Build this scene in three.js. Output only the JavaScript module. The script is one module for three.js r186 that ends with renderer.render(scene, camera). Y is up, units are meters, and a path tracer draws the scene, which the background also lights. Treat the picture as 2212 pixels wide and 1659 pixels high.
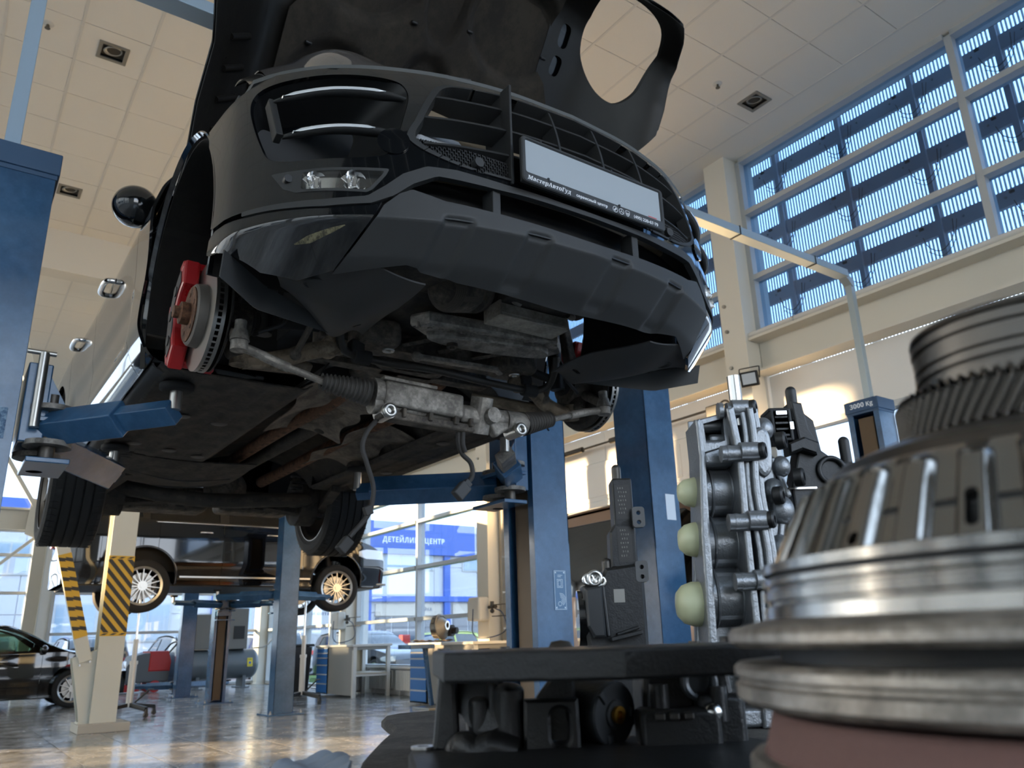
import * as THREE from 'three';
import { RoundedBoxGeometry } from 'three/addons/geometries/RoundedBoxGeometry.js';
import { mergeGeometries } from 'three/addons/utils/BufferGeometryUtils.js';
import { RectAreaLightUniformsLib } from 'three/addons/lights/RectAreaLightUniformsLib.js';

const PI = Math.PI, DEG = PI / 180;
const scene = new THREE.Scene();
const renderer = new THREE.WebGLRenderer({ antialias: true });
renderer.toneMapping = THREE.LinearToneMapping;
renderer.toneMappingExposure = 2.6;
renderer.shadowMap.enabled = true;
RectAreaLightUniformsLib.init();

// ---------- camera: phone lens standing just above the table top ----------
const camera = new THREE.PerspectiveCamera(2 * Math.atan(829.5 / 1713.3) / DEG, 2212 / 1659, 0.02, 400);
camera.position.set(0, 0.95, 0);
camera.rotation.order = 'YXZ';
camera.rotation.set(17.7555 * DEG, -35.6128 * DEG, -1.7189 * DEG);
camera.focus = 1.2;
camera.userData.fStop = 12;
scene.add(camera);

// ---------- evening sky: blue overhead, pale and warm low down, warmest round the sun ----------
const SUN = new THREE.Vector3(-0.845, 0.135, -0.515).normalize();
{
  const w = 512, h = 256, data = new Float32Array(w * h * 4), d = new THREE.Vector3();
  for (let j = 0; j < h; j++) for (let i = 0; i < w; i++) {
    const lat = ((j + 0.5) / h - 0.5) * PI, lon = ((i + 0.5) / w - 0.5) * 2 * PI;
    d.set(Math.cos(lat) * Math.cos(lon), Math.sin(lat), Math.cos(lat) * Math.sin(lon));
    const e = Math.max(0, d.y), hz = Math.exp(-e * 5.5), c = Math.max(0, d.dot(SUN)), gl = Math.pow(c, 5);
    const k = 4 * (i + j * w);
    const r = 0.63 + 0.45 * hz + gl * 1.0, g = 0.83 + 0.26 * hz + gl * 0.8, b = 1.1 + 0.0 * hz + gl * 0.45;
    data[k] = r * 2.5; data[k + 1] = g * 2.5; data[k + 2] = b * 2.5; data[k + 3] = 1;
  }
  const t = new THREE.DataTexture(data, w, h, THREE.RGBAFormat, THREE.FloatType);
  t.mapping = THREE.EquirectangularReflectionMapping; t.magFilter = THREE.LinearFilter; t.needsUpdate = true;
  scene.background = t; scene.environment = t;
}
const sun = new THREE.DirectionalLight(new THREE.Color().setRGB(1.0, 0.69, 0.37), 15);
sun.position.copy(SUN).multiplyScalar(60).add(new THREE.Vector3(2, 3, -8)); sun.target.position.set(2, 3, -8);
sun.castShadow = true; sun.shadow.mapSize.set(4096, 4096); sun.shadow.radius = 1.6;
Object.assign(sun.shadow.camera, { left: -30, right: 30, top: 20, bottom: -20, near: 1, far: 150 });
scene.add(sun, sun.target);

// ---------- helpers ----------
let seed = 12345;
const rnd = () => ((seed = (seed * 1664525 + 1013904223) >>> 0) / 4294967296);
const rr = (a, b) => a + (b - a) * rnd();
const V = (x, y, z) => new THREE.Vector3(x, y, z);
const lin = (a, b, t) => a + (b - a) * t;
const clamp = (x, a = 0, b = 1) => Math.min(b, Math.max(a, x));
const sm = (a, b, x) => { const t = clamp((x - a) / (b - a)); return t * t * (3 - 2 * t); };
const interp = (tab, x) => { // monotone cubic through the table
  const n = tab.length; if (x <= tab[0][0]) return tab[0][1]; if (x >= tab[n - 1][0]) return tab[n - 1][1];
  let i = 1; while (x > tab[i][0]) i++;
  const d = (k) => (tab[k][1] - tab[k - 1][1]) / (tab[k][0] - tab[k - 1][0]), m = (k) => { if (k === 0) return d(1); if (k === n - 1) return d(n - 1); const a = d(k), b = d(k + 1); return a * b <= 0 ? 0 : 2 * a * b / (a + b); };
  const h = tab[i][0] - tab[i - 1][0], t = (x - tab[i - 1][0]) / h, t2 = t * t, t3 = t2 * t;
  return (2 * t3 - 3 * t2 + 1) * tab[i - 1][1] + (t3 - 2 * t2 + t) * h * m(i - 1) + (-2 * t3 + 3 * t2) * tab[i][1] + (t3 - t2) * h * m(i);
};
const lerpTab = (tab, x) => { if (x <= tab[0][0]) return tab[0][1]; for (let i = 1; i < tab.length; i++) if (x <= tab[i][0]) { const [x0, y0] = tab[i - 1], [x1, y1] = tab[i]; return lin(y0, y1, (x - x0) / (x1 - x0)); } return tab[tab.length - 1][1]; };

const used = {};
const numbered = (n) => { const k = used[n] = (used[n] ?? -1) + 1; return k ? n + '_' + String(k).padStart(3, '0') : n; };
function uvBox(g) {
  const p = g.attributes.position, n = g.attributes.normal, uv = new Float32Array(p.count * 2);
  for (let i = 0; i < p.count; i++) {
    const ax = Math.abs(n.getX(i)), ay = Math.abs(n.getY(i)), az = Math.abs(n.getZ(i));
    const [a, b] = ax >= ay && ax >= az ? [p.getZ(i), p.getY(i)] : ay >= az ? [p.getX(i), p.getZ(i)] : [p.getX(i), p.getY(i)];
    uv[2 * i] = a; uv[2 * i + 1] = b;
  }
  g.setAttribute('uv', new THREE.BufferAttribute(uv, 2)); return g;
}
const flatGeo = (g) => { const q = g.index ? g.toNonIndexed() : g; for (const k of Object.keys(q.attributes)) if (!['position', 'normal', 'uv'].includes(k)) q.deleteAttribute(k); return q; };
function merge(gs, keepUV) { gs = (Array.isArray(gs) ? gs.flat(9) : [gs]).filter(Boolean); if (gs.length === 1) { return keepUV ? gs[0] : uvBox(gs[0]); } const g = mergeGeometries(gs.map((x) => { const q = flatGeo(x); if (!q.attributes.uv) uvBox(q); return q; })); return keepUV ? g : uvBox(g); }
function obj(name, gs, mat, parent = scene, keepUV = false) {
  const m = new THREE.Mesh(merge(gs, keepUV), mat); m.castShadow = m.receiveShadow = true;
  m.name = parent === scene ? numbered(name) : name; parent.add(m); return m;
}
function tag(o, label, category, group) { o.userData.label = label; o.userData.category = category; if (group) o.userData.group = group; return o; }
function thing(name, label, category, p = [0, 0, 0], turn = 0, group) {
  const o = new THREE.Group(); o.name = numbered(name); scene.add(o); o.position.set(...p); o.rotation.y = turn; return tag(o, label, category, group);
}
function part(name, parent) { const o = new THREE.Group(); o.name = name; parent.add(o); return o; }
function struct(name, gs, mat, parent = scene, keepUV) { const m = obj(name, gs, mat, parent, keepUV); if (parent === scene) m.userData.kind = 'structure'; return m; }
function dup(root, p, turn, label, group) { const r = root.clone(); r.name = numbered(root.name.replace(/_\d{3}$/, '')); r.userData = { ...root.userData }; scene.add(r); r.position.set(...p); r.rotation.y = turn; if (label) r.userData.label = label; if (group) r.userData.group = group; return r; }

// geometry makers
const place = (g, x = 0, y = 0, z = 0, rx = 0, ry = 0, rz = 0) => { if (rx || ry || rz) g.applyMatrix4(new THREE.Matrix4().makeRotationFromEuler(new THREE.Euler(rx, ry, rz))); return g.translate(x, y, z); };
const B = (w, h, d, x = 0, y = 0, z = 0, o = {}) => place(o.b === 0 ? new THREE.BoxGeometry(w, h, d) : new RoundedBoxGeometry(w, h, d, o.s ?? 1, Math.min(o.b ?? 0.004, w * 0.45, h * 0.45, d * 0.45)), x, y, z, o.rx, o.ry, o.rz);
const PB = (x0, x1, y0, y1, z0, z1, b = 0) => B(Math.abs(x1 - x0), Math.abs(y1 - y0), Math.abs(z1 - z0), (x0 + x1) / 2, (y0 + y1) / 2, (z0 + z1) / 2, { b });
const Cy = (r, h, x, y, z, o = {}) => place(new THREE.CylinderGeometry(o.r1 ?? r, r, h, o.n ?? 24, 1, o.open ?? false), x, y, z, o.rx, o.ry, o.rz);
const between = (a, b, g) => { const A = V(...a), D = V(...b).sub(A), l = D.length(); const q = new THREE.Quaternion().setFromUnitVectors(V(0, 1, 0), D.normalize()); return g(l).applyQuaternion(q).translate((a[0] + b[0]) / 2, (a[1] + b[1]) / 2, (a[2] + b[2]) / 2); };
const Rod = (a, b, r, o = {}) => between(a, b, (l) => new THREE.CylinderGeometry(o.r1 ?? r, r, l, o.n ?? 12));
const Bar = (a, b, w, d, o = {}) => between(a, b, (l) => { const g = new RoundedBoxGeometry(w, l, d, 1, Math.min(o.b ?? 0.003, w * 0.4, d * 0.4)); if (o.ry) g.rotateY(o.ry); return g; });
const Tu = (pts, r, o = {}) => new THREE.TubeGeometry(new THREE.CatmullRomCurve3(pts.map((p) => V(...p)), o.closed ?? false, 'catmullrom', o.t ?? 0.5), o.n ?? pts.length * 8, r, o.m ?? 8, o.closed ?? false);
const La = (prof, o = {}) => { const g = new THREE.LatheGeometry(prof.map(([r, y]) => new THREE.Vector2(Math.max(r, 0.00001), y)), o.n ?? 32, o.a ?? 0, o.l ?? 2 * PI); return place(g, o.x, o.y, o.z, o.rx, o.ry, o.rz); };
// lathe with crisp corners
const LaC = (prof, o = {}) => { const gs = []; for (let i = 0; i + 1 < prof.length; i++) gs.push(La([prof[i], prof[i + 1]], { n: o.n, a: o.a, l: o.l })); const g = mergeGeometries(gs); return place(g, o.x, o.y, o.z, o.rx, o.ry, o.rz); };
const Sp = (r, x, y, z, o = {}) => { const g = new THREE.SphereGeometry(r, o.n ?? 20, o.m ?? 14); if (o.s) g.scale(...o.s); return place(g, x, y, z, o.rx, o.ry, o.rz); };
const shp = (pts, holes = []) => { const f = (c, P) => { P.forEach((p, i) => i ? c.lineTo(p[0], p[1]) : c.moveTo(p[0], p[1])); c.closePath(); return c; }; const s = f(new THREE.Shape(), pts); for (const h of holes) s.holes.push(f(new THREE.Path(), h)); return s; };
const Ex = (pts, depth, o = {}) => { const b = o.b ?? 0; const g = new THREE.ExtrudeGeometry(shp(pts, o.holes), { depth: depth - 2 * b, bevelEnabled: b > 0, bevelSize: b, bevelThickness: b, bevelOffset: -b, bevelSegments: o.bs ?? 1, curveSegments: 8 }); g.translate(0, 0, -depth / 2 + b); return place(g, o.x, o.y, o.z, o.rx, o.ry, o.rz); };
const circ = (r, n = 20, cx = 0, cy = 0) => Array.from({ length: n }, (_, i) => [cx + r * Math.cos(i / n * 2 * PI), cy + r * Math.sin(i / n * 2 * PI)]);
const rrect = (w, h, r, cx = 0, cy = 0, n = 5) => { const o = []; for (const [sx, sy, a0] of [[1, 1, 0], [-1, 1, 90], [-1, -1, 180], [1, -1, 270]]) for (let i = 0; i <= n; i++) { const a = (a0 + 90 * i / n) * DEG; o.push([cx + sx * (w / 2 - r) + r * Math.cos(a), cy + sy * (h / 2 - r) + r * Math.sin(a)]); } return o; };
// smooth closed outline through points
const blob = (pts, n = 60, t = 0.5) => new THREE.CatmullRomCurve3(pts.map((p) => V(p[0], p[1], 0)), true, 'catmullrom', t).getPoints(n).slice(0, -1).map((p) => [p.x, p.y]);
const inPoly = (P, x, y) => { // signed distance, positive inside
  let d = 1e9, inn = false;
  for (let i = 0, j = P.length - 1; i < P.length; j = i++) {
    const [xi, yi] = P[i], [xj, yj] = P[j], ex = xj - xi, ey = yj - yi, t = clamp(((x - xi) * ex + (y - yi) * ey) / (ex * ex + ey * ey + 1e-12));
    d = Math.min(d, Math.hypot(x - xi - t * ex, y - yi - t * ey));
    if ((yi > y) !== (yj > y) && x < (xj - xi) * (y - yi) / (yj - yi) + xi) inn = !inn;
  }
  return inn ? d : -d;
};
// a curved sheet fn(u,v) -> [x,y,z], cut where sdf(u,v,pos) < 0, given a thickness
function Sh(fn, nu, nv, o = {}) {
  const P = [], UV = [], idx = [], key = new Map(), sdf = o.sdf;
  const add = (u, v) => { const k = u.toFixed(6) + ',' + v.toFixed(6); let i = key.get(k); if (i === undefined) { i = P.length; key.set(k, i); P.push(fn(u, v)); UV.push([u, v]); } return i; };
  const S = []; if (sdf) for (let j = 0; j <= nv; j++) for (let i = 0; i <= nu; i++) S.push(sdf(i / nu, j / nv, fn(i / nu, j / nv)));
  const tri = (a, b, c) => {
    if (!sdf) { idx.push(add(a[0], a[1]), add(b[0], b[1]), add(c[0], c[1])); return; }
    const T = [a, b, c], out = [];
    for (let i = 0; i < 3; i++) {
      const A = T[i], Bq = T[(i + 1) % 3];
      if (A[2] >= 0) out.push(A);
      if ((A[2] >= 0) !== (Bq[2] >= 0)) {
        let lo = A, hi = Bq, m; // bisect with secant
        for (let q = 0; q < 3; q++) { const t = clamp(lo[2] / (lo[2] - hi[2]), 0.02, 0.98); m = [lin(lo[0], hi[0], t), lin(lo[1], hi[1], t), 0]; m[2] = sdf(m[0], m[1], fn(m[0], m[1])); if ((m[2] >= 0) === (lo[2] >= 0)) lo = m; else hi = m; }
        out.push(m);
      }
    }
    for (let i = 1; i + 1 < out.length; i++) { const x = add(out[0][0], out[0][1]), y = add(out[i][0], out[i][1]), z = add(out[i + 1][0], out[i + 1][1]); if (x !== y && y !== z && x !== z) idx.push(x, y, z); }
  };
  for (let j = 0; j < nv; j++) for (let i = 0; i < nu; i++) {
    const q = (a, b) => [a / nu, b / nv, sdf ? S[a + b * (nu + 1)] : 1];
    const a = q(i, j), b = q(i + 1, j), c = q(i + 1, j + 1), d = q(i, j + 1);
    if (sdf && a[2] < 0 && b[2] < 0 && c[2] < 0 && d[2] < 0) continue;
    tri(a, b, c); tri(a, c, d);
  }
  const g = new THREE.BufferGeometry(); g.setAttribute('position', new THREE.Float32BufferAttribute(P.flat(), 3)); g.setIndex(idx);
  if (o.flip) { for (let i = 0; i < idx.length; i += 3) { const t = idx[i]; idx[i] = idx[i + 1]; idx[i + 1] = t; } g.setIndex(idx); }
  g.computeVertexNormals();
  if (!idx.length) return null;
  if (o.th) {
    const N = g.attributes.normal, n0 = P.length, back = [], bn = [], fi = [...idx], pos = P.flat(), nor = Array.from(N.array);
    for (let i = 0; i < n0; i++) { pos.push(P[i][0] - N.getX(i) * o.th, P[i][1] - N.getY(i) * o.th, P[i][2] - N.getZ(i) * o.th); nor.push(-N.getX(i), -N.getY(i), -N.getZ(i)); }
    for (let i = 0; i < idx.length; i += 3) fi.push(idx[i] + n0, idx[i + 2] + n0, idx[i + 1] + n0);
    const ed = new Map(); for (let i = 0; i < idx.length; i += 3) for (let k = 0; k < 3; k++) { const a = idx[i + k], b = idx[i + (k + 1) % 3], kk = a < b ? a + '_' + b : b + '_' + a; ed.has(kk) ? ed.set(kk, null) : ed.set(kk, [a, b]); }
    for (const e of ed.values()) if (e) {
      const [a, b] = e, q = pos.length / 3; const vs = [a, b, b + n0, a + n0].map((i) => V(pos[3 * i], pos[3 * i + 1], pos[3 * i + 2]));
      const nn = V().copy(vs[3]).sub(vs[0]).cross(V().copy(vs[1]).sub(vs[0])).normalize();
      for (const p of vs) { pos.push(p.x, p.y, p.z); nor.push(nn.x, nn.y, nn.z); } fi.push(q, q + 2, q + 1, q, q + 3, q + 2);
    }
    const G = new THREE.BufferGeometry(); G.setAttribute('position', new THREE.Float32BufferAttribute(pos, 3)); G.setAttribute('normal', new THREE.Float32BufferAttribute(nor, 3)); G.setIndex(fi); return uvBox(G);
  }
  return uvBox(g);
}

// ---------- textures ----------
function noiseTex(size, fn, o = {}) {
  const d = new Uint8Array(size * size * 4);
  for (let j = 0; j < size; j++) for (let i = 0; i < size; i++) { const c = fn(i / size, j / size, i, j), k = 4 * (i + j * size); if (Array.isArray(c)) { d[k] = c[0]; d[k + 1] = c[1]; d[k + 2] = c[2]; } else d[k] = d[k + 1] = d[k + 2] = c; d[k + 3] = 255; }
  const t = new THREE.DataTexture(d, size, size); t.wrapS = t.wrapT = THREE.RepeatWrapping; t.magFilter = THREE.LinearFilter; t.minFilter = THREE.LinearMipmapLinearFilter; t.generateMipmaps = true; if (o.srgb) t.colorSpace = THREE.SRGBColorSpace; if (o.rep) t.repeat.set(o.rep, o.rep2 ?? o.rep); t.needsUpdate = true; return t;
}
const lattice = (n) => { const a = []; for (let i = 0; i < n * n; i++) a.push(rnd()); return (x, y) => { x *= n; y *= n; const xi = Math.floor(x), yi = Math.floor(y), fx = sm(0, 1, x - xi), fy = sm(0, 1, y - yi); const q = (i, j) => a[((i % n) + n) % n + (((j % n) + n) % n) * n]; return lin(lin(q(xi, yi), q(xi + 1, yi), fx), lin(q(xi, yi + 1), q(xi + 1, yi + 1), fx), fy); }; };
const L8 = lattice(8), L32 = lattice(32), L128 = lattice(128);
const fbm = (u, v) => 0.5 * L8(u, v) + 0.3 * L32(u, v) + 0.2 * L128(u, v);
const grime = noiseTex(256, (u, v) => { const n = fbm(u, v); return 255 * clamp(0.62 + 0.5 * (n - 0.3)); }, { rep: 1.4 });
const grimeCol = (c0, c1, rep = 2, k = 2.2) => noiseTex(256, (u, v) => { const t = clamp((fbm(u, v) - 0.5) * k + 0.5); return [0, 1, 2].map((i) => lin(c0[i], c1[i], t)); }, { srgb: true, rep });
const fineBump = noiseTex(256, () => 90 + 120 * rnd(), { rep: 6 });
const castBump = noiseTex(256, (u, v) => 255 * (0.5 * L128(u, v) + 0.5 * L32(u, v)), { rep: 9 });
function canvasTex(w, h, draw) { const c = document.createElement('canvas'); c.width = w; c.height = h; const x = c.getContext('2d'); draw(x, w, h); const t = new THREE.CanvasTexture(c); t.colorSpace = THREE.SRGBColorSpace; return t; }

// ---------- materials ----------
const std = (color, roughness = 0.6, metalness = 0, o = {}) => new THREE.MeshStandardMaterial({ color, roughness, metalness, ...o });
const phy = (color, roughness, metalness, o = {}) => new THREE.MeshPhysicalMaterial({ color, roughness, metalness, ...o });
const M = {
  cream: std('#d9d3c4', 0.55), white: std('#e4e2dc', 0.5), offwhite: std('#d2cfc6', 0.7), alu: std('#b9bcbc', 0.45, 0.2),
  ceil: std('#e3ddd0', 0.95, 0, { bumpMap: fineBump, bumpScale: 0.0008 }), grid: std('#d4cfc4', 0.6),
  steelBlue: std('#1f4e7a', 0.42, 0, { roughnessMap: grime }), blueDark: std('#16324d', 0.5), blueDrawer: std('#2f6fb5', 0.45),
  black: std('#0d0e0f', 0.5), rubber: std('#161616', 0.85, 0, { bumpMap: fineBump, bumpScale: 0.0006 }), blackGloss: phy('#08090a', 0.25, 0, { clearcoat: 0.6 }),
  paint: phy('#080a0d', 0.06, 0, { clearcoat: 0.6, clearcoatRoughness: 0.02 }), paintBlack: phy('#0a0807', 0.06, 0, { clearcoat: 0.6, clearcoatRoughness: 0.02 }),
  plasticDark: std('#181919', 0.62, 0, { bumpMap: fineBump, bumpScale: 0.0003 }), plasticGrey: std('#262727', 0.6, 0, { bumpMap: fineBump, bumpScale: 0.0003 }),
  chrome: std('#d8d8d6', 0.12, 1), steel: std('#a9a7a2', 0.32, 1), darkSteel: std('#4e4b47', 0.45, 0.9), bright: std('#c9c8c5', 0.22, 1),
  cast: std('#8e8f90', 0.42, 0.85, { bumpMap: castBump, bumpScale: 0.0004 }),
  glass: new THREE.MeshPhysicalMaterial({ color: '#ffffff', roughness: 0, metalness: 0, transmission: 1, thickness: 0, ior: 1.5 }),
};
// =====================================================================
// THE HALL: x to the right-hand window wall, -z to the far end, y up
// =====================================================================
const XR = 7.4, ZF = -22.1, XL = -8.4, ZN = 7.0, YC = 6.55, ZB = -11.62, YC2 = 5.97;
const inFrame = (x, y, z, m = 0.15) => { camera.updateMatrixWorld(); camera.updateProjectionMatrix(); const p = V(x, y, z); const c = p.clone().applyMatrix4(camera.matrixWorld.clone().invert()); if (c.z > -0.1) return false; p.project(camera); return Math.abs(p.x) < 1 + m && Math.abs(p.y) < 1 + m; };
const glassTint = new THREE.MeshPhysicalMaterial({ color: new THREE.Color().setRGB(0.60, 0.645, 0.69), roughness: 0, metalness: 0, transmission: 1, thickness: 0, ior: 1.5 });
const glassSkyTint = new THREE.MeshPhysicalMaterial({ color: new THREE.Color().setRGB(0.44, 0.57, 0.71), roughness: 0, metalness: 0, transmission: 1, thickness: 0, ior: 1.5 }); // glass of the high windows, the sky's blue put into its tint
const glassClear = new THREE.MeshPhysicalMaterial({ color: '#ffffff', roughness: 0, metalness: 0, transmission: 1, thickness: 0, ior: 1.5 });

// ---- floor: grout bed and grey polished tiles ----
{
  const floor = struct('floor', PB(XL - 0.3, XR + 0.3, -0.3, -0.006, ZF - 0.3, ZN + 0.3), std('#6b6a66', 0.8));
  const tm = [0, 1, 2].map((k) => std(['#b4b5b5', '#afb0b0', '#b9b9b8'][k], 0.3, 0, { roughnessMap: noiseTex(256, (u, v) => { const n = fbm(u + k * 0.31, v); return 255 * clamp(0.45 + 0.9 * (n - 0.35)); }, { rep: 0.9 }), map: grimeCol([150, 150, 150], [236, 236, 234], 0.8, 1.6) }));
  const T = 0.6, g = uvBox(B(T - 0.006, 0.02, T - 0.006, 0, -0.01, 0, { b: 0.002 }));
  const near = [], rest = [];
  for (let z = ZF + 0.3; z < ZN; z += T) for (let x = XL + 0.38; x < XR; x += T) (inFrame(x, 0, z, 0.03) && z < -6 && x < 7.1 ? near : rest).push([x, z]);
  near.sort((a, b) => b[1] - a[1]);
  near.forEach(([x, z], i) => { if (i >= 300) { rest.push([x, z]); return; } const m = new THREE.Mesh(g, tm[i % 3]); m.name = 'tile'; m.position.set(x, 0, z); m.receiveShadow = m.castShadow = true; floor.add(m); });
  const far = obj('tiles', rest.map(([x, z]) => PB(x - T / 2 + 0.003, x + T / 2 - 0.003, -0.02, 0, z - T / 2 + 0.003, z + T / 2 - 0.003)), tm[0], floor); far.userData.kind = 'stuff';
}

// ---- ceiling: runners, mineral tiles, drop to the lower ceiling of the far half ----
const lampSpots = [[0.618, -7.444], [0.618, -10.444], [6.611, -4.444]];
{
  const ceiling = struct('ceiling', [PB(XL - 0.3, XR + 0.3, YC + 0.03, YC + 0.3, ZB, ZN + 0.3), PB(XL - 0.3, XR + 0.3, YC2 + 0.03, YC2 + 0.9, ZF - 0.3, ZB - 0.3)], std('#4a463f', 0.9));
  const T = 0.6, hole = lampSpots;
  const g = uvBox(B(T - 0.005, 0.02, T - 0.005, 0, 0.011, 0, { b: 0.003 }));
  const gh = uvBox(Ex(rrect(T - 0.005, T - 0.005, 0.003), 0.02, { holes: [rrect(0.235, 0.235, 0.005)], rx: PI / 2, y: 0.011 }));
  const near = [], rest = [];
  for (let i = -14; i < 11; i++) for (let k = -20; k < 13; k++) {
    const x = 0.618 + i * T, z = -4.444 + k * T; if (x > XR - 0.3 || x < XL || z > ZN || z < ZB + 0.29) continue;
    (inFrame(x, YC, z, 0.04) ? near : rest).push([x, YC, z]);
  }
  for (let i = -14; i < 12; i++) for (let k = 0; k < 17; k++) { const x = 0.618 + i * T, z = ZB - 0.62 - k * T; if (x > XR + 0.1 || x < XL || z < ZF) continue; (inFrame(x, YC2, z, 0.0) && x < 4 ? near : rest).push([x, YC2, z]); }
  near.sort((a, b) => Math.hypot(a[0], a[2]) - Math.hypot(b[0], b[2]));
  near.forEach(([x, y, z], i) => {
    if (i >= 300) { rest.push([x, y, z]); return; }
    const isH = hole.some(([a, b]) => Math.abs(a - x) < 0.1 && Math.abs(b - z) < 0.1);
    const m = new THREE.Mesh(isH ? gh : g, M.ceil); m.name = 'ceiling_tile'; m.position.set(x, y, z); m.castShadow = m.receiveShadow = true; ceiling.add(m);
  });
  const far = obj('ceiling_tiles', rest.map(([x, y, z]) => PB(x - 0.297, x + 0.297, y + 0.001, y + 0.021, z - 0.297, z + 0.297)), M.ceil, ceiling); far.userData.kind = 'stuff';
  const rails = [];
  for (let i = -14; i < 12; i++) { const x = 0.318 + i * T; if (x < XL || x > XR - 0.2) continue; obj('ceiling_runner', PB(x - 0.012, x + 0.012, YC - 0.004, YC + 0.012, ZB, ZN), M.grid, ceiling); if (x > -1) obj('ceiling_runner', PB(x - 0.012, x + 0.012, YC2 - 0.004, YC2 + 0.012, ZF, ZB - 0.3), M.grid, ceiling); }
  obj('ceiling_edge', PB(XL, XR, YC, YC + 0.03, ZB, ZB + 0.27), M.ceil, ceiling); obj('ceiling_edge', PB(6.911, XR + 0.02, YC - 0.002, YC + 0.03, ZB, ZN), M.ceil, ceiling);
  struct('trim_1', PB(XL, XR, YC2 - 0.02, YC + 0.2, ZB - 0.3, ZB), std('#d8d2c4', 0.8)); // the drop between the two ceilings
}
// recessed square downlights with an aimable round head, switched off
lampSpots.forEach(([x, z], i) => {
  const t = thing('ceiling_downlight', ['square recessed ceiling downlight nearest the tall blue lift post crossbar', 'square recessed ceiling downlight above the cap of the tall blue lift post', 'square recessed ceiling downlight beside the high slatted window wall'][i], 'ceiling light', [x, YC, z], 0, 'ceiling downlights');
  obj('frame', Ex(rrect(0.27, 0.27, 0.008), 0.012, { holes: [rrect(0.2, 0.2, 0.006)], rx: PI / 2, y: -0.003, b: 0.002 }), std('#8a8478', 0.5, 0.3), t);
  obj('housing', [PB(-0.115, 0.115, 0.16, 0.17, -0.115, 0.115), PB(-0.115, -0.105, 0, 0.17, -0.115, 0.115), PB(0.105, 0.115, 0, 0.17, -0.115, 0.115), PB(-0.105, 0.105, 0, 0.17, 0.105, 0.115), PB(-0.105, 0.105, 0, 0.17, -0.115, -0.105)], M.black, t);
  const h = part('lamp_head', t); h.position.y = 0.02; h.rotation.set(0.12, 0, 0.15);
  obj('ring', new THREE.TorusGeometry(0.078, 0.009, 8, 32).rotateX(PI / 2), std('#a9a59a', 0.4, 0.4), h);
  obj('reflector', LaC([[0.075, 0], [0.06, 0.014], [0.04, 0.024], [0.0001, 0.024]]), std('#cfcabd', 0.5, 0), h);
});
[[0.05, -7.35], [6.03, -4.47]].forEach(([x, z], i) => {
  const t = thing('sprinkler_head', ['small round ceiling sprinkler beside the blue lift crossbar', 'small round ceiling sprinkler near the slatted window wall'][i], 'sprinkler', [x, YC, z], 0, 'ceiling sprinklers');
  obj('rosette', La([[0.001, -0.012], [0.04, -0.01], [0.05, 0]]), M.offwhite, t);
  obj('nozzle', [Cy(0.011, 0.04, 0, -0.03, 0), Cy(0.024, 0.004, 0, -0.05, 0), Rod([-0.014, -0.02, 0], [-0.004, -0.05, 0], 0.003), Rod([0.014, -0.02, 0], [0.004, -0.05, 0], 0.003)], std('#6d675c', 0.4, 0.8), t);
});

// ---- window walls ----
const pane = (parent, x0, x1, y0, y1, z0, z1, m) => obj('pane', PB(x0, x1, y0, y1, z0, z1), m, parent);
// right-hand wall, inner face at XR
const colZ = [0.03, -5.52, -10.95, -16.4, -21.9];
const wallR = struct('wall_right', [PB(XR, XR + 0.25, -0.05, 0.5, -16.1, ZN + 0.3), PB(XR, XR + 0.25, YC, YC + 0.35, ZF - 0.3, ZN + 0.3)], M.white);
// white cladding above the low windows and the gate
for (let k = 0; k < 5; k++) obj('wall_panel', PB(XR + 0.05, XR + 0.2, 3.05, 3.72, -5.4 + k * 2.2, -5.4 + k * 2.2 + 2.195, 0.003), M.white, wallR);
for (let k = 0; k < 2; k++) obj('wall_panel', PB(XR + 0.05, XR + 0.2, 3.3, 3.72, -10.8 + k * 2.62, -10.8 + k * 2.62 + 2.615, 0.003), M.white, wallR);
const beamGeo = (z0, z1) => [PB(XR - 0.22, XR + 0.04, 4.12, 4.15, z0, z1), PB(XR - 0.22, XR + 0.04, 3.72, 3.75, z0, z1), PB(XR - 0.02, XR + 0.02, 3.75, 4.12, z0, z1)];
for (let i = 0; i < 5; i++) struct('trim_' + (2 + i), beamGeo(i < 4 ? colZ[i] - 0.17 : ZN, i < 4 ? colZ[i + 1] + 0.17 : colZ[0] + 0.17), M.cream); // edge beams between the columns
colZ.forEach((z, i) => {
  const c = struct('trim_' + (10 + i), [PB(XR - 0.25, XR - 0.235, 0, YC, z - 0.16, z + 0.16), PB(XR + 0.05, XR + 0.065, 0, YC, z - 0.16, z + 0.16), PB(XR - 0.235, XR + 0.05, 0, YC, z - 0.005, z + 0.005), PB(XR - 0.235, XR + 0.05, 0, YC, z + 0.12, z + 0.16)], M.cream);
  obj('base_plate', PB(XR - 0.3, XR + 0.08, 0, 0.03, z - 0.22, z + 0.22, 0.004), M.cream, c);
  for (const y of [3.6, 3.85, 4.3, 4.62]) for (const s of [-0.08]) obj('bolt', [Cy(0.022, 0.03, XR - 0.262, y, z + s, { rz: PI / 2, n: 6 })], M.steel, c);
});
let nWin = 0;
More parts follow.
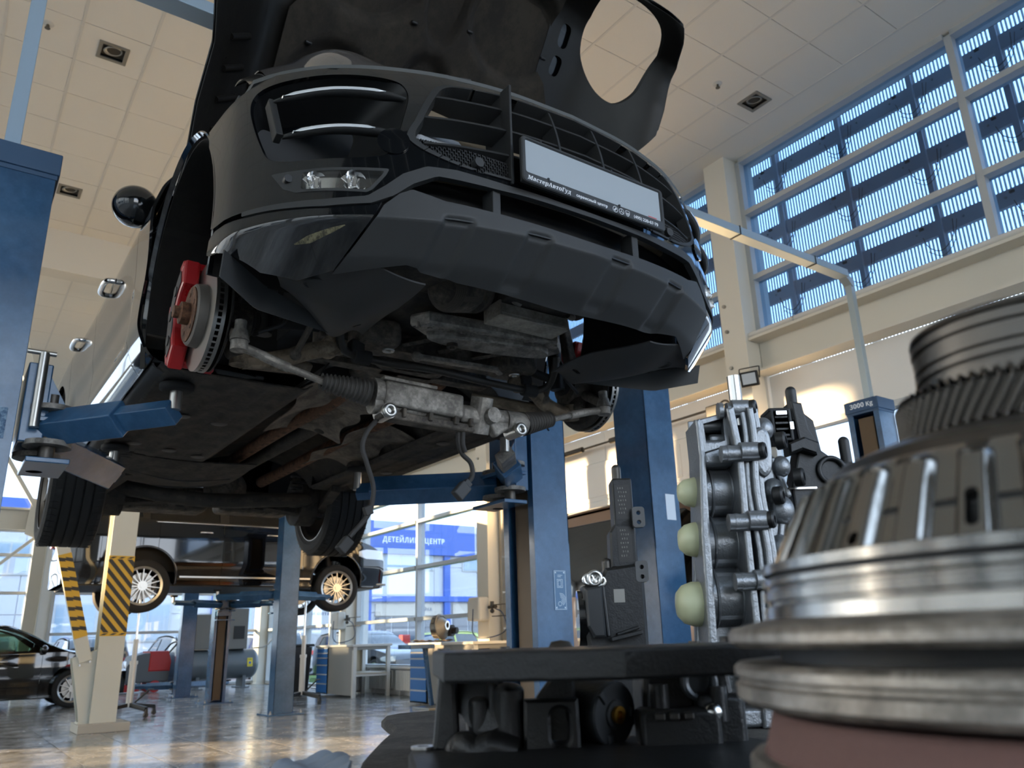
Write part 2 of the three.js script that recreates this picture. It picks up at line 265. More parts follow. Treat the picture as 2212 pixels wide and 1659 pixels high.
function glazing(axis, at, a0, a1, ys, mull, opts = {}) { // axis 'x': wall at x=at running in z; 'z': wall at z=at running in x
  const w = new THREE.Group(); w.name = 'window_' + (++nWin); w.userData.kind = 'structure'; scene.add(w);
  const bx = (name, u0, u1, y0, y1, d0, d1, m) => obj(name, axis === 'x' ? PB(at + d0, at + d1, y0, y1, u0, u1, 0.003) : PB(u0, u1, y0, y1, at + d0, at + d1, 0.003), m, w);
  const s = opts.s ?? 1, fm = opts.frame ?? M.alu, D = opts.depth ?? 0.13; // s: which way is outdoors
  const dd = (a, b) => s > 0 ? [a, b] : [-b, -a];
  for (const u of [a0, ...mull, a1]) bx('mullion', u - 0.035, u + 0.035, ys[0], ys[ys.length - 1], ...dd(-0.04, 0.12), fm);
  const us = [a0, ...mull, a1].sort((p, q) => p - q);
  for (let i = 0; i + 1 < us.length; i++) for (const y of ys) bx('transom', us[i] + 0.035, us[i + 1] - 0.035, y - 0.032, y + 0.032, ...dd(-0.06, 0.1), fm);
  for (let i = 0; i + 1 < us.length; i++) for (let j = 0; j + 1 < ys.length; j++) bx('pane', us[i] + 0.02, us[i + 1] - 0.02, ys[j] + 0.02, ys[j + 1] - 0.02, ...dd(0.045, 0.051), opts.glass ?? glassTint);
  return w;
}
const HI = [4.18, 4.93, 5.79, 6.52], LO = [0.5, 1.34, 2.27, 3.13, 3.7];
glazing('x', XR, -5.33, -0.14, HI, [-2.7], { glass: glassSkyTint });
glazing('x', XR, 0.2, 6.9, HI, [2.6], { glass: glassSkyTint });
glazing('x', XR, -10.76, -5.7, HI, [-8.2], { glass: glassSkyTint });
glazing('x', XR, -5.33, -0.14, [0.5, 3.02], [-2.7]);
glazing('x', XR, 0.2, 6.9, [0.5, 3.02], [2.6]);
glazing('x', XR, -16.2, -11.15, LO, [-13.55]);
glazing('x', XR, -16.2, -11.15, [4.18, 4.93, 5.85], [-13.55]);
glazing('x', XR, -21.7, -16.6, [0.06, 1.34, 2.27, 3.13, 3.7], [-19.1, -17.6]);
glazing('x', XR, -21.7, -16.6, [4.18, 4.93, 5.85], [-19.1]);
obj('window_sill', PB(XR - 0.12, XR + 0.04, 0.46, 0.5, -16.15, -11.2, 0.006), M.white, wallR);
obj('upper_wall', PB(XR + 0.02, XR + 0.25, 5.85, YC, ZF, ZB), M.white, wallR);
// corner piers that close the run
obj('pier', [PB(XR, XR + 0.25, 0, YC, -11.15, -10.76), PB(XR, XR + 0.25, 0, YC, -16.6, -16.2), PB(XR, XR + 0.25, 0, YC, ZF - 0.3, -21.7), PB(XR, XR + 0.25, 0, YC, -5.7, -5.33), PB(XR, XR + 0.25, 0, YC, -0.14, 0.2), PB(XR, XR + 0.25, 0, YC, 6.9, ZN + 0.3)], M.white, wallR);

// far wall
const wallF = struct('wall_far', [PB(XL - 0.3, XR + 0.25, -0.05, 0.06, ZF - 0.25, ZF), PB(XL - 0.3, XR, 5.85, YC + 0.4, ZF - 0.25, ZF), PB(XL - 0.3, XL, 0, YC, ZF - 0.25, ZF)], M.white);
for (let i = 0; i < 3; i++) {
  const a1 = 7.2 - i * 5.2, a0 = Math.max(XL, a1 - 4.9);
  glazing('z', ZF, a0, a1, [0.06, 1.34, 2.27, 3.13, 3.7], [lin(a0, a1, 0.333), lin(a0, a1, 0.667)], { s: -1 });
  glazing('z', ZF, a0, a1, [4.2, 5.85], [lin(a0, a1, 0.5)], { s: -1 });
  obj('pier', PB(a0 - 0.3, a0, 0, YC, ZF - 0.25, ZF), M.white, wallF);
  struct('trim_' + (20 + i), [PB(a0 - 0.3, a1 + 0.1, 3.7, 4.2, ZF - 0.06, ZF - 0.02), PB(a0 - 0.3, a1 + 0.1, 4.17, 4.2, ZF - 0.1, ZF + 0.14), PB(a0 - 0.3, a1 + 0.1, 3.7, 3.73, ZF - 0.1, ZF + 0.14)], M.cream);
}
obj('pier', PB(7.2, XR + 0.02, 0, YC, ZF - 0.25, ZF), M.white, wallF);
// far column with its wind brace
{
  const c = struct('trim_30', [PB(1.72, 1.735, 0, 5.9, ZF + 0.03, ZF + 0.33), PB(1.985, 2.0, 0, 5.9, ZF + 0.03, ZF + 0.33), PB(1.735, 1.985, 0, 5.9, ZF + 0.175, ZF + 0.19)], M.cream);
  obj('brace', [Bar([1.86, 3.9, ZF + 0.2], [0.6, 5.85, ZF + 0.2], 0.09, 0.09), Bar([1.8, 3.6, ZF + 0.2], [0.2, 2.0, ZF + 0.2], 0.07, 0.07)], M.cream, c);
  obj('gusset', Ex([[1.5, 3.6], [1.75, 3.5], [1.75, 4.4], [1.55, 4.45]], 0.02, { z: ZF + 0.2 }), M.cream, c);
}
// left wall and the wall behind the camera, both largely glazed
const wallL = struct('wall_left', [PB(XL - 0.25, XL, -0.05, 0.5, ZF - 0.25, ZN + 0.3), PB(XL - 0.25, XL, 5.9, YC + 0.35, ZF - 0.25, ZN + 0.3)], M.white);
for (let i = 0; i < 5; i++) {
  const a0 = ZF + 0.2 + i * 5.75, a1 = a0 + 5.35;
  glazing('x', XL, a0, a1, [0.5, 3.1, 5.9], [(a0 + a1) / 2], { s: -1, glass: glassClear });
  obj('pier', PB(XL - 0.25, XL + 0.1, 0, YC, a1, a1 + 0.4), M.white, wallL);
}
obj('pier', PB(XL - 0.25, XL, 0, YC, ZF - 0.25, ZF + 0.2), M.white, wallL);
const wallN = struct('wall_near', [PB(XL - 0.25, XR + 0.25, -0.05, 1.0, ZN, ZN + 0.25), PB(XL - 0.25, XR + 0.25, 5.9, YC + 0.35, ZN, ZN + 0.25)], M.white);
obj('wall_panel', PB(XL + 0.2, XL + 5.1, 1.0, 5.9, ZN, ZN + 0.25), M.white, wallN);
for (let i = 0; i < 3; i++) { const a0 = XL + 0.2 + i * 5.25, a1 = a0 + 4.9; if (i) glazing('z', ZN, a0, a1, [1.0, 3.4, 5.9], [(a0 + a1) / 2], { s: 1, glass: glassClear }); obj('pier', PB(a1, a1 + 0.35, 0, YC, ZN, ZN + 0.25), M.white, wallN); }
obj('pier', PB(XL, XL + 0.2, 0, YC, ZN, ZN + 0.25), M.white, wallN);
struct('roof', PB(XL - 0.4, XR + 0.4, YC + 0.9, YC + 1.1, ZF - 0.4, ZN + 0.4), std('#777777', 0.9));

// gate: white sectional door in the bay behind the second lift
{
  const d = new THREE.Group(); d.name = 'door_1'; d.userData.kind = 'structure'; scene.add(d);
  for (let k = 0; k < 6; k++) {
    const y0 = 0.01 + k * 0.548;
    obj('door_panel', [PB(XR + 0.03, XR + 0.08, y0, y0 + 0.54, -10.7, -5.75, 0.004), ...[0, 1, 2, 3, 4].map((j) => PB(XR + 0.02, XR + 0.035, y0 + 0.06, y0 + 0.48, -10.6 + j * 0.98, -10.6 + j * 0.98 + 0.9, 0.004))], M.white, d);
  }
  for (const z of [-10.72, -5.73]) obj('door_track', [PB(XR - 0.05, XR + 0.02, 0, 3.5, z - 0.03, z + 0.03)], M.steel, d);
  obj('torsion_shaft', [Rod([XR - 0.1, 3.5, -10.7], [XR - 0.1, 3.5, -5.75], 0.015), Rod([XR - 0.1, 3.5, -9.2], [XR - 0.1, 3.5, -8.5], 0.04), Rod([XR - 0.1, 3.5, -7.9], [XR - 0.1, 3.5, -7.2], 0.04)], M.darkSteel, d);
}
// pipe on the edge beam
{
  const p = thing('wall_pipe', 'white pipe clipped along the top of the cream edge beam', 'pipe', [XR - 0.17, 4.19, 0]);
  obj('tube', Rod([0, 0, ZN - 0.1], [0, 0, -10.6], 0.035, { n: 16 }), M.offwhite, p);
  for (const z of [-8, -4.75, -2.3, 0.5]) obj('clip', [new THREE.TorusGeometry(0.04, 0.008, 6, 16).translate(0, 0, z), PB(-0.01, 0.01, -0.05, -0.035, z - 0.01, z + 0.01)], M.steel, p);
}
// ---- free-standing column with hazard marking and raking brace ----
{
  const yel = std('#d2a62c', 0.5), grayCol = std('#c4c5ba', 0.5), blk = std('#35332f', 0.6);
  const t = new THREE.Group(); t.name = 'trim_40'; t.userData.kind = 'structure'; t.position.set(1.93, 0, -11.72); scene.add(t);
  obj('plinth', PB(-0.29, 0.29, 0, 0.1, -0.3, 0.3, 0.006), std('#a9a69c', 0.8), t);
  obj('column_shaft', [PB(-0.15, 0.15, 0.1, 6.0, 0.135, 0.15, 0.002), PB(-0.15, 0.15, 0.1, 6.0, -0.15, -0.135, 0.002), PB(-0.006, 0.006, 0.1, 6.0, -0.135, 0.135)], grayCol, t);
  // diagonal stripes, each a strip of tape on the front flange
  const stripes = (name, poly, z, w, pitch, ang, parent) => { };
  const y0 = 1.12, y1 = 2.12;
  obj('hazard_board', PB(-0.155, 0.155, y0, y1, 0.15, 0.158, 0.001), yel, t);
  for (let k = -2; k < 10; k++) {
    const pts = []; const c = y0 + 0.05 + k * 0.14, sl = 0.36; // stripe falling to the right
    let P = [[-0.155, c + sl / 2], [0.155, c - sl / 2], [0.155, c - sl / 2 + 0.07], [-0.155, c + sl / 2 + 0.07]];
    for (const [lim, sg] of [[y0 + 0.045, 1], [y1 - 0.045, -1]]) { const out = []; P.forEach((a, i) => { const b = P[(i + 1) % P.length], da = (a[1] - lim) * sg, db = (b[1] - lim) * sg; if (da >= 0) out.push(a); if ((da >= 0) !== (db >= 0)) { const t = da / (da - db); out.push([lin(a[0], b[0], t), lim]); } }); P = out; }
    if (P.length < 3) continue;
    obj('stripe', Ex(P, 0.003, { z: 0.1585 }), blk, t);
  }
  for (const y of [y0 + 0.012, y1 - 0.035]) for (let k = 0; k < 3; k++) obj('stripe', Ex([[-0.15 + k * 0.105, y], [-0.1 + k * 0.105, y], [-0.06 + k * 0.105, y + 0.022], [-0.11 + k * 0.105, y + 0.022]], 0.003, { z: 0.1585 }), blk, t);
  // raking brace leaning away to the left, hazard board on it
  const a = [-0.3, 0.92], b = [-0.78, 2.5], dx = b[0] - a[0], dy = b[1] - a[1], l = Math.hypot(dx, dy), ang = Math.atan2(-dx, dy);
  const br = part('brace', t); br.position.set(a[0], a[1], 0.08); br.rotation.z = ang;
  obj('brace_tube', PB(-0.075, 0.075, -0.1, 5.2, -0.05, 0.05, 0.004), grayCol, br);
  obj('hazard_board', PB(-0.078, 0.078, 0.2, 1.26, 0.05, 0.057, 0.001), yel, br);
  for (let k = 0; k < 8; k++) { const y = 0.26 + k * 0.125; obj('stripe', Ex([[-0.078, y + 0.05], [0.0, y + 0.025], [-0.012, y + 0.045], [0.078, y], [0.078, y + 0.05], [0, y + 0.085], [0.012, y + 0.065], [-0.078, y + 0.1]], 0.003, { z: 0.0585 }), blk, br); }
  obj('gusset', [Ex([[-0.42, 0.86], [-0.14, 0.96], [-0.14, 0.12], [-0.26, 0.12]], 0.016, { z: 0.1, b: 0.002 }), Ex([[-0.42, 0.86], [-0.14, 0.96], [-0.14, 0.12], [-0.26, 0.12]], 0.016, { z: -0.1, b: 0.002 }), PB(-0.3, -0.14, 0.52, 0.535, -0.11, 0.11), PB(-0.27, -0.14, 0.1, 0.12, -0.12, 0.12)], grayCol, t);
  for (const [x, y] of [[-0.33, 0.78], [-0.22, 0.82]]) obj('bolt', Cy(0.014, 0.03, x, y, 0.115, { rx: PI / 2, n: 6 }), M.steel, t);
}
// =====================================================================
// TWO-POST LIFTS
// =====================================================================
const liftBlue = std('#3a6184', 0.3, 0, { roughnessMap: grime, map: grimeCol([198, 204, 210], [255, 255, 255], 1.2, 1.4) });
const armGrey = std('#8f8c88', 0.55, 0.3, { map: grimeCol([140, 138, 134], [240, 238, 234], 3, 2) });
// post: C section, its open side towards dir along x (or z when turned by the thing's rotation)
function liftPost(t, h, dir) {
  const w = 0.24, d = 0.29;
  obj('column', [PB(-dir * 0.006, -dir * (w), 0.02, h, -d / 2, -d / 2 + 0.008, 0.002), PB(-dir * 0.006, -dir * w, 0.02, h, d / 2 - 0.008, d / 2, 0.002), PB(-dir * (w - 0.008), -dir * w, 0.02, h, -d / 2, d / 2, 0.002), PB(0, -dir * 0.01, 0.02, h, -d / 2, -d / 2 + 0.05, 0.002), PB(0, -dir * 0.01, 0.02, h, d / 2 - 0.05, d / 2, 0.002)], liftBlue, t);
  obj('slide_rail', [PB(-dir * 0.03, -dir * 0.11, 0.05, h - 0.05, -0.07, 0.07, 0.004)], std('#5a4a38', 0.5, 0.5), t);
  obj('lift_screw', Rod([-dir * 0.15, 0.1, 0], [-dir * 0.15, h - 0.1, 0], 0.022), M.steel, t);
  const c = obj('cap', [PB(dir * 0.012, -dir * (w + 0.012), h, h + 0.1, -d / 2 - 0.012, d / 2 + 0.012, 0.005), PB(dir * 0.004, -dir * (w + 0.004), h - 0.02, h, -d / 2 - 0.004, d / 2 + 0.004)], std('#264a6b', 0.45), t);
  obj('base_plate', PB(dir * 0.12, -dir * (w + 0.16), 0, 0.02, -0.26, 0.26, 0.003), liftBlue, t);
  for (const [x, z] of [[0.08, 0.22], [0.08, -0.22], [-0.34, 0.22], [-0.34, -0.22]]) obj('anchor_bolt', [Cy(0.016, 0.03, dir * x, 0.03, z, { n: 6 }), Cy(0.009, 0.05, dir * x, 0.04, z, { n: 8 })], M.steel, t);
  return c;
}
// telescopic swing arm from a to b (local), with pad under the car at height yp
function liftArm(t, a, b, yp, o = {}) {
  const k = o.k ?? 0.6, g = part('lift_arm', t), m = [lin(a[0], b[0], k), lin(a[1], b[1], k), lin(a[2], b[2], k)];
  obj('outer_tube', [Bar(a, m, o.w ?? 0.11, o.w ?? 0.1, { b: 0.006, ry: 0 })], liftBlue, g);
  obj('inner_tube', [Bar([lin(a[0], b[0], 0.4), a[1], lin(a[2], b[2], 0.4)], b, 0.085, 0.055, { b: 0.004 })], o.grey ? armGrey : liftBlue, g);
  for (const q of [0.07, -0.07]) obj('pivot_plate', Cy(0.085, 0.02, a[0], a[1] + q, a[2]), armGrey, g);
  obj('pivot_pin', Cy(0.03, 0.26, a[0], a[1], a[2]), M.darkSteel, g);
  obj('pad_stem', Cy(0.022, Math.max(0.02, yp - b[1] - 0.02), b[0], (yp + b[1]) / 2, b[2]), M.steel, g);
  obj('rubber_pad', La([[0.001, 0], [0.05, 0], [0.062, 0.008], [0.062, 0.026], [0.05, 0.03], [0.001, 0.03]], { x: b[0], y: yp - 0.03, z: b[2], n: 28 }), M.rubber, g);
  return g;
}
function carriage(t, y0, dir, h = 0.34) {
  obj('carriage', [PB(dir * 0.015, dir * 0.1, y0 - 0.02, y0 + h, -0.13, 0.13, 0.006), PB(dir * 0.05, dir * 0.2, y0 + 0.06, y0 + 0.08, -0.16, 0.16, 0.004), PB(dir * 0.05, dir * 0.2, y0 - 0.1, y0 - 0.08, -0.16, 0.16, 0.004), Ex([[0, 0], [0.14, 0], [0.14, 0.03], [0.03, 0.22], [0, 0.22]], 0.012, { x: dir > 0 ? 0.05 : -0.05, y: y0 + 0.06, z: 0.12, ry: dir > 0 ? 0 : PI })], liftBlue, t);
}
// ---- first lift, under the raised crossover ----
{
  const L = thing('lift_post', 'tall blue lift post with flat cap beside the door mirror of the raised crossover', 'car lift', [0.15, 0, -3.61], 0, 'posts of the two-post lifts');
  liftPost(L, 2.86, 1); carriage(L, 1.74, 1, 0.3);
  liftArm(L, [0.12, 1.79, 0.1], [0.478, 1.79, 0.56], 1.9);
  liftArm(L, [0.1, 1.77, -0.05], [0.46, 1.76, -0.58], 1.9, { k: 0.93, w: 0.125 });
  obj('lock_gear', [Cy(0.018, 0.3, 0.06, 1.92, 0.17), Rod([0.0, 2.07, 0.17], [0.1, 2.07, 0.17], 0.01)], M.steel, L);
  const lab = canvasTex(256, 512, (c, w, h) => { c.fillStyle = '#244f78'; c.fillRect(0, 0, w, h); c.strokeStyle = '#9fb6c9'; c.lineWidth = 5; c.strokeRect(12, 12, w - 24, h - 24); c.fillStyle = '#8fa9bf'; for (let k = 0; k < 9; k++) c.fillRect(36, 60 + k * 40, 120 + (k * 37) % 60, 6); c.beginPath(); c.arc(200, 420, 16, 0, 7); c.stroke(); });
  obj('instruction_plate', new THREE.PlaneGeometry(0.12, 0.25).translate(-0.1, 1.52, 0.147), new THREE.MeshStandardMaterial({ map: lab, roughness: 0.4 }), L, true);
  obj('worn_label', [PB(-0.2, -0.03, 1.72, 1.84, 0.1455, 0.147)], std('#8ba3b8', 0.7, 0, { map: grimeCol([90, 120, 150], [225, 232, 238], 7, 3) }), L);
  const R = thing('lift_post', 'blue lift post carrying an engraved metal diagram plate', 'car lift', [2.6, 0, -3.61], 0, 'posts of the two-post lifts');
  liftPost(R, 2.86, -1); carriage(R, 1.74, -1, 0.32);
  liftArm(R, [-0.12, 1.79, 0.1], [-0.47, 1.79, 0.56], 1.9, { grey: true });
  liftArm(R, [-0.1, 1.77, -0.05], [-0.74, 1.76, -0.52], 1.9, { k: 0.9, w: 0.12 });
  const dia = canvasTex(256, 640, (c, w, h) => { c.fillStyle = '#4e6f8e'; c.fillRect(0, 0, w, h); c.strokeStyle = '#c7d4de'; c.fillStyle = '#c7d4de'; c.lineWidth = 7; c.strokeRect(14, 14, w - 28, h - 28); for (const [x, y] of [[40, 40], [216, 40], [40, 600], [216, 600]]) { c.beginPath(); c.arc(x, y, 14, 0, 7); c.fill(); } c.fillRect(80, 80, 100, 8); c.fillRect(80, 104, 70, 8); c.strokeRect(70, 150, 110, 130); c.strokeRect(90, 170, 60, 90); for (let k = 0; k < 4; k++) { c.beginPath(); c.arc(130, 470, 30 + k * 22, -1.8, 1.2); c.stroke(); } c.beginPath(); c.arc(110, 540, 34, 0, 7); c.stroke(); });
  obj('diagram_plate', new THREE.PlaneGeometry(0.085, 0.21).translate(0.16, 1.19, 0.1475), new THREE.MeshStandardMaterial({ map: dia, roughness: 0.45 }), R, true);
  // gantry over the two posts
  const g = thing('lift_crossbar', 'grey-blue steel crossbar bridging above the lift of the raised crossover', 'crossbar', [1.375, 2.96, -3.61]);
  obj('upright', [PB(-1.43, -1.37, 0, 1.14, -0.03, 0.03, 0.003)], std('#9db2c4', 0.35, 0.4), g); obj('upright', [PB(1.37, 1.43, 0, 1.14, -0.03, 0.03, 0.003)], std('#9db2c4', 0.35, 0.4), g);
  obj('beam', [PB(-1.43, 1.43, 1.1, 1.17, -0.06, 0.06, 0.004)], std('#9db2c4', 0.35, 0.4), g);
}
// ---- second lift in the next bay, empty ----
{
  const L = thing('lift_post', 'blue lift post of the empty lift, grey channel side towards the raised crossover', 'car lift', [3.75, 0, -3.61], 0, 'posts of the two-post lifts'); liftPost(L, 2.86, 1);
  obj('sticker', PB(-0.12, -0.04, 1.62, 1.78, 0.1455, 0.1465), std('#c7d2dc', 0.6), L);
  const R = thing('lift_post', 'blue lift post whose cap reads 3000 Kg, before the low windows', 'car lift', [6.28, 0, -3.61], 0, 'posts of the two-post lifts'); liftPost(R, 2.72, -1);
  const kg = canvasTex(512, 192, (c, w, h) => { c.fillStyle = '#1c4468'; c.fillRect(0, 0, w, h); c.fillStyle = '#e4ebf0'; c.font = 'bold 120px sans-serif'; c.textBaseline = 'middle'; c.textAlign = 'center'; c.fillText('3000', 185, 100); c.font = 'bold 112px sans-serif'; c.fillText('Kg', 410, 104); });
  obj('capacity_plate', new THREE.PlaneGeometry(0.26, 0.09).rotateY(-PI / 2).translate(-0.0135, 2.775, 0), new THREE.MeshStandardMaterial({ map: kg, roughness: 0.45 }), R, true);
  const g = thing('lift_crossbar', 'pale steel crossbar with bent end above the empty lift, before the slatted windows', 'crossbar', [5.05, 2.86, -3.61]);
  const gm = std('#a9b3b5', 0.35, 0.45);
  obj('upright', PB(-1.45, -1.39, 0.102, 1.16, -0.03, 0.03, 0.003), gm, g); obj('upright', [PB(1.34, 1.4, -0.04, 1.1, -0.03, 0.03, 0.003)], gm, g);
  obj('beam', [PB(-1.45, 1.3, 1.13, 1.2, -0.05, 0.05, 0.004), Bar([1.28, 1.165, 0], [1.38, 1.07, 0], 0.06, 0.08)], gm, g);
  obj('joint', [PB(-0.2, -0.19, 1.125, 1.205, -0.055, 0.055), PB(0.8, 0.81, 1.125, 1.205, -0.055, 0.055)], M.darkSteel, g);
}
// =====================================================================
// THE CAR ON THE LIFT (nose towards the camera). Modelled in u (across, + = image right), world y, world z
// =====================================================================
const CX = 1.375, CY = 1.9, CZ = -3.88;
const car = thing('car', 'dark glossy crossover raised on blue lift with open bonnet, front wheels removed, steering rack hanging', 'car', [CX, CY, CZ]);
const cp = (name, gs, mat, parent = car, keep) => { const m = obj(name, gs, mat, parent, keep); m.geometry.translate(0, -CY, -CZ); return m; };
const bumpTab = [[0, -1.50], [0.2, -1.512], [0.4, -1.55], [0.55, -1.605], [0.7, -1.69], [0.8, -1.785], [0.86, -1.87], [0.9, -1.96], [0.92, -2.1]];
const bumpZ = (u, y) => { const a = Math.abs(u); let z = interp(bumpTab, Math.min(a, 0.92)); if (y > 2.2) z -= (y - 2.2) ** 2 * 0.9; if (y < 1.97) z -= (1.97 - y) * 1.1; return z; };
const intakeP = blob([[0.868, 2.34], [0.858, 2.405], [0.82, 2.428], [0.72, 2.434], [0.62, 2.43], [0.55, 2.41], [0.532, 2.36], [0.548, 2.28], [0.57, 2.2], [0.6, 2.152], [0.725, 2.142], [0.82, 2.156], [0.85, 2.22]], 80);
const grilleP = blob([[0.54, 2.205], [0.522, 2.275], [0.48, 2.37], [0.445, 2.415], [0.38, 2.432], [0.2, 2.445], [0, 2.45], [-0.2, 2.445], [-0.38, 2.432], [-0.445, 2.415], [-0.48, 2.37], [-0.522, 2.275], [-0.54, 2.205], [-0.44, 2.15], [-0.3, 2.13], [0, 2.12], [0.3, 2.13], [0.44, 2.15]], 120);
const fogP = [[0.822, 2.113], [0.78, 2.112], [0.588, 2.109], [0.594, 2.094], [0.622, 2.052], [0.634, 2.044], [0.777, 2.053], [0.8, 2.068]];
const stripTop = (a) => lerpTab([[0, 2.1], [0.28, 2.112], [0.42, 2.128], [0.496, 2.128], [0.552, 2.1], [0.592, 2.062], [0.632, 2.03], [0.72, 2.022], [0.868, 2.027], [0.93, 2.03]], a);
const stripLow = (a) => lerpTab([[0, 2.085], [0.3, 2.09], [0.47, 2.1], [0.529, 2.07], [0.571, 2.033], [0.622, 2.008], [0.72, 2.0], [0.868, 2.012], [0.93, 2.02]], a);
const skidTop = (a) => lerpTab([[0, 2.005], [0.25, 2.015], [0.45, 2.03], [0.53, 2.055], [0.56, 2.04], [0.6, 2.0]], a);
const archZ = -2.48, archY = 2.08, archR = 0.445;
const archD = (z, y) => Math.hypot(z - archZ, y - archY) - archR;
const fas = (y0, y1, off = 0) => (p, q) => { const u = lin(-0.92, 0.92, p), y = lin(y0, y1, q); return [u * (1 - off * 0.4), y, bumpZ(u, y) - off]; };
const paintB = M.paint;
// painted fascia
const topY = (a) => lerpTab([[0, 2.47], [0.4, 2.47], [0.8, 2.475], [0.87, 2.44], [0.92, 2.4]], a);
cp('bumper_cover', Sh(fas(1.97, 2.48), 170, 60, { th: 0.012, sdf: (p, q, P) => { const a = Math.abs(P[0]), y = P[1]; return Math.min(topY(a) - y, y - (a < 0.61 ? stripTop(a) : stripTop(a)), -inPoly(intakeP, a, y), -inPoly(grilleP, P[0], y), -inPoly(fogP, a, y), archD(P[2], y)); } }), paintB);
// black trim strip under it
cp('bumper_trim', Sh(fas(1.95, 2.16, -0.006), 150, 26, { th: 0.02, sdf: (p, q, P) => { const a = Math.abs(P[0]) / 1.0024; return Math.min(stripTop(a) - P[1] - 0.002, P[1] - stripLow(a), archD(P[2], P[1]), 0.872 - a); } }), M.plasticGrey);
// painted corners below the strip
const cornerLow = (a) => lerpTab([[0.55, 1.99], [0.66, 1.868], [0.73, 1.85], [0.81, 1.875], [0.88, 1.93], [0.92, 1.96]], a);
for (const sd of [-1, 1]) cp('lower_corner', Sh(fas(1.84, 2.03), 150, 26, { th: 0.012, sdf: (p, q, P) => { const a = Math.abs(P[0]); return Math.min(sd * P[0], stripLow(a) - P[1] - 0.002, P[1] - cornerLow(a), a - lerpTab([[1.85, 0.668], [2.05, 0.585]], P[1]), archD(P[2], P[1])); } }), paintB);
cp('scuff_mark', Sh(fas(1.88, 1.99, -0.001), 200, 30, { th: 0.0012, sdf: (p, q, P) => inPoly([[-0.765, 1.922], [-0.74, 1.938], [-0.7, 1.95], [-0.665, 1.957], [-0.69, 1.942], [-0.73, 1.922]], P[0], P[1]) }), std('#6b6856', 0.8, 0, { map: grimeCol([120, 116, 100], [250, 246, 226], 20, 3) }));
// skid plate with four pressed grooves
const groove = (u, y) => { let g = 0; for (const c of [-0.42, -0.19, 0.1, 0.36]) { const cu = c + (y - 1.93) * 0.12; g = Math.max(g, sm(0.046, 0.026, Math.abs(u - cu)) * sm(1.86, 1.885, y) * sm(1.996, 1.972, y)); } return g; };
const skidF = (p, q) => { const u = lin(-0.7, 0.7, p), y = lin(1.845, 2.07, q); const low = sm(1.9, 1.85, y); return [u, y, bumpZ(u, y) + 0.004 - groove(u, y) * 0.018 - low * 0.03]; };
cp('skid_plate', Sh(skidF, 200, 60, { th: 0.01, sdf: (p, q, P) => { const a = Math.abs(P[0]); return Math.min(skidTop(a) - P[1], P[1] - lerpTab([[0, 1.853], [0.35, 1.866], [0.5, 1.885], [0.7, 1.86]], a), lerpTab([[1.85, 0.664], [2.05, 0.575]], P[1]) - a); } }), M.plasticGrey);
// slot posts between trim and skid plate, dark duct behind
for (const u of [-0.3, 0.19]) cp('slot_post', PB(u - 0.02, u + 0.006, 1.99, 2.1, bumpZ(u, 2.05) - 0.06, bumpZ(u, 2.05) - 0.008, 0.003), M.plasticGrey);
cp('lower_duct', [Sh((p, q) => { const u = lin(-0.6, 0.6, p), y = lin(1.97, 2.14, q); return [u, y, bumpZ(u, y) - 0.09]; }, 24, 4, { th: 0.005 }), Sh((p, q) => { const u = lin(-0.56, 0.56, p); return [u, 1.985 + 0.0 * q, bumpZ(u, 2.05) - 0.09 + 0.09 * q]; }, 24, 2, { th: 0.004, flip: true })], M.black);
// centre grille: outer frame, vertical and horizontal blades, honeycomb band, radiator pack behind
const grilleIn = (s) => grilleP.map(([x, y]) => [x * s, 2.28 + (y - 2.28) * s]);
const gIn = grilleIn(0.965);
cp('grille_frame', Sh(fas(2.1, 2.47, -0.004), 150, 44, { th: 0.035, sdf: (p, q, P) => Math.min(inPoly(grilleP, P[0], P[1]), -inPoly(gIn, P[0], P[1])) }), M.plasticDark);
const bladeH = (yc, u0, u1) => Sh((p, q) => { const u = lin(u0, u1, p), y = yc(u); return [u, y + 0.012 * (q - 0.5) * 2 * 0 - 0.02 * q, bumpZ(u, y) - 0.002 - 0.06 * q]; }, 40, 3, { th: 0.008, flip: true });
for (const y0 of [2.365, 2.285, 2.2]) cp('grille_blade', bladeH((u) => y0 + 0.012 * (1 - (u / 0.5) ** 2), y0 > 2.3 ? -0.46 : -0.5, y0 > 2.3 ? 0.46 : 0.5), M.plasticDark);
for (const u of [-0.265, -0.1, 0.065, 0.235]) cp('grille_post', Sh((p, q) => { const y = lin(2.13, 2.44, p); return [u + (u < -0.2 ? -0.02 : -0.008) * q, y, bumpZ(u, y) + 0.001 - (u < -0.2 ? 0.09 : 0.05) * q]; }, 14, 3, { th: 0.009 }), M.plasticDark);
cp('grille_post', PB(-0.27, -0.262, 2.12, 2.44, -1.56, -1.515, 0.002), M.plasticDark);
